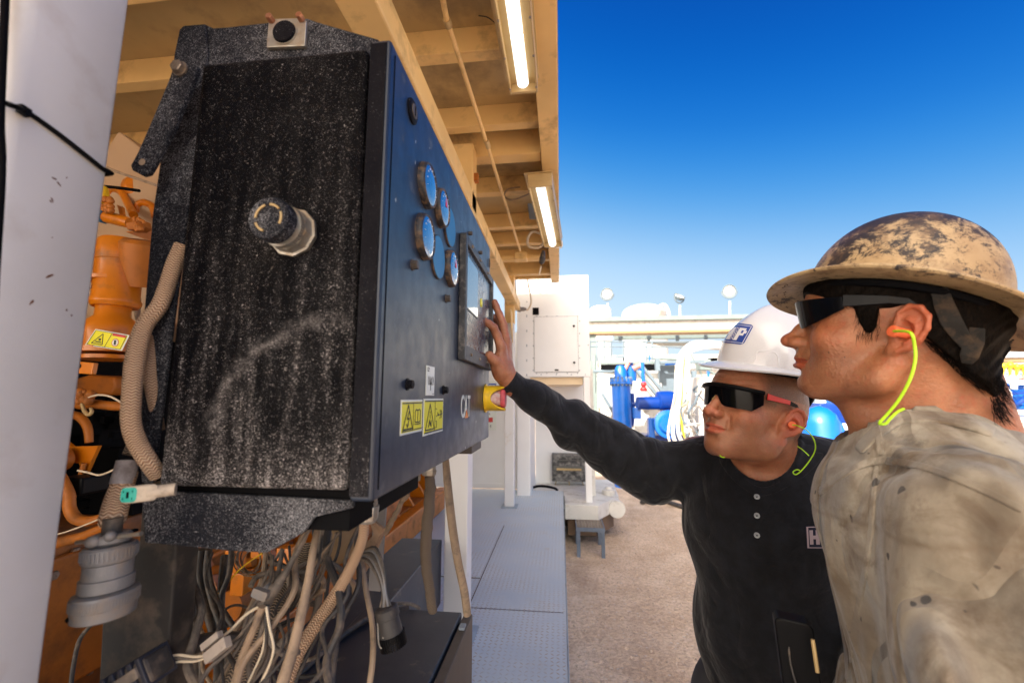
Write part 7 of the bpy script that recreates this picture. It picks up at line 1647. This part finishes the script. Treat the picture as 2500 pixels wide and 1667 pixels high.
g = simple('hat_stamp', (.03,.02,.02), .7)
hw = lambda p: HH.w(p)
m = MB(); m.tube([hw((.098*math.cos(a), .089*math.sin(a), -.004)) for a in [k*math.pi/24 for k in range(49)]], .0045, 8, 0); m.build('sweat_band', M['dark'], T)
m = MB()                                                       # embossed lugs along the crown base
for a in (40, 96):
    for d_ in range(1):
        an = R_(a+d_*2.4); r = 1.0; p = hw((.102*math.cos(an), .093*math.sin(an), .008)); q = hw((.100*math.cos(an), .091*math.sin(an), .022)); m.tube([p, q], [.0018,.0014], 6, 0)
m.build('crown_lug', M['hatold'], T)
for a0, a1 in ((62,84),(100,128)):
    m = MB(); m.tube([hw((.1025*math.cos(R_(a)), .0935*math.sin(R_(a)), .011)) for a in range(a0, a1, 3)], .0022, 8, 0); m.build('crown_ridge', M['hatold'], T)
st_m = simple('stamp_ink', (.035,.025,.02), .8)
rn = random.Random(2); m = MB()
for (u, v) in ((1913,697),(1918,693),(1909,702),(1914,718),(1914,712),(1915,724),(1897,719),(1911,738),(1919,734),(1925,731),(1906,741),(1921,748)):
    p = hitpx(old_tree, u, v, .0006)
    if p is None: continue
    for k in range(3):
        d_ = Vector((rn.uniform(-1,1)*.0016, rn.uniform(-1,1)*.0012, rn.uniform(-1,1)*.0018)); m.beam(p+d_, p+d_+Vector((rn.uniform(.5,1.4)*.002,0,rn.uniform(-1,1)*.002)), .0005, .0005)
m.build('stamped_text', st_m, T, smooth=0)
# suspension strap and ratchet at the back
stg = simple('grey_strap', (.022,.020,.019), .7, var=.3, spec=.15, dirt=(.09,.06,.04), dirt_amt=.5, scale=50)
def slab(pts, w, t_, mat_, name, parent, bev=.001):
    """flat strap through world points, w wide in the picture plane, facing the camera"""
    mb = MB(); vs = []; fs = []; n = len(pts)
    for i, p in enumerate(pts):
        d = (pts[min(i+1, n-1)]-pts[max(i-1, 0)]).normalized(); vw = (p-Vector((0,0,EYE))).normalized(); s_ = d.cross(vw).normalized(); wi = w[i] if hasattr(w, '__len__') else w
        vs += [p-s_*wi/2, p+s_*wi/2, p+s_*wi/2+vw*t_, p-s_*wi/2+vw*t_]
    for i in range(n-1):
        for k in range(4): a = 4*i+k; b = 4*i+(k+1) % 4; fs.append((a, a+4, b+4, b))
    fs += [(0,1,2,3), tuple(4*(n-1)+q for q in (3,2,1,0))]; mb.add(vs, fs); return mb.build(name, mat_, parent, smooth=0, bevel=bev)
def onhair(l, off):
    a = hitpx(hair_tree, *l[0], 0) or aY(*l[0], .53); b = hitpx(hair_tree, *l[-1], 0) or aY(*l[-1], .55); n = len(l)-1
    ys = [(hitpx(hair_tree, u, v, 0) or aY(u, v, .6)).y-(a.y+(b.y-a.y)*k/n) for k, (u, v) in enumerate(l)]; lo = min(ys+[0])
    return [aY(u, v, a.y+(b.y-a.y)*k/n+lo-off) for k, (u, v) in enumerate(l)]
S_ = slab(onhair([(2292,705),(2305,745),(2322,785),(2345,820),(2366,846)], .003), [.014,.017,.018,.015,.012], .0022, stg, 'strap', T)
slab(onhair([(2386,800),(2378,835),(2366,870),(2360,888)], .006), [.012,.016,.015,.008], .003, stg, 'buckle', T)
m = MB(); a = aY(2438,838,.555); b = aY(2402,888,.550); d = (b-a).normalized(); m.beam(a, b, .016, .020, tuple(d.cross(Vector((0,1,0))))); m.build('ratchet_block', M['dark'], T, smooth=0, bevel=.003)
m = MB()
for k in range(9): p = a+(b-a)*(k+.5)/9+Vector((0,-.0095,0)); m.beam(p-Vector((.008,0,.004)), p+Vector((.008,0,.004)), .0012, .0016)
m.build('ratchet_rib', stg, T, smooth=0)
m = MB(); a2 = aY(2446,842,.563); b2 = aY(2407,898,.558); m.beam(a2, b2, .006, .012); m.build('ratchet_knob', simple('knob_tan', (.34,.27,.18), .5, var=.2), T, smooth=0, bevel=.0015)
# white hat
g = G('white_hat_plastic'); sp = g.noise(900, 2, .6); g.setp('Base Color', g.mix(g.ramp(sp, .45, .75), (.72,.72,.75), (.64,.64,.70))); g.setp('Roughness', .24); g.setp('Coat Weight', .4); g.setp('Coat Roughness', .12); M['hatwhite'] = g.m
HW = eframe((.447,.975,1.526), 204, -8, -9)
T, W_, F_ = hardhat('white glossy hard hat with a blue square emblem on the front man', HW, (.145,.127), .140, (.108,.095), 1.32, M['hatwhite'], ridge=.005, droop=.004)
white_tree = BVHTree.FromPolygons(W_, F_)
decal('emblem', white_tree, [(1795,788),(1841,794),(1815,842),(1764,836)], 60, 44, lambda s, t: emblem(.27+.73*s, t), [simple('emblem_blue', (.01,.055,.32), .3, coat=.3), simple('emblem_white', (.75,.75,.78), .3)], T)
for q_ in ([(1841,882),(1853,857),(1893,861),(1902,892)], [(1853,857),(1893,861)]):
    pp_ = [hitpx(white_tree, u, v, -.0004) for u, v in q_]
    if None not in pp_: m = MB(); m.tube(pp_, .0017, 8, 4 if len(q_) > 2 else 0); m.build('accessory_slot', M['hatwhite'], T)
m = MB(); hw = lambda p: HW.w(p); m.tube([hw((.110*math.cos(a), .095*math.sin(a), -.006)) for a in [k*math.pi/24 for k in range(49)]], .005, 8, 0); m.build('sweat_band', M['dark'], T)
m = MB(); m.tube([hw((-.085,.03,-.005)), hw((-.098,.025,-.035)), hw((-.094,.02,-.06))], [.008,.009,.007], 8, 3); m.build('ratchet', M['dark'], T)
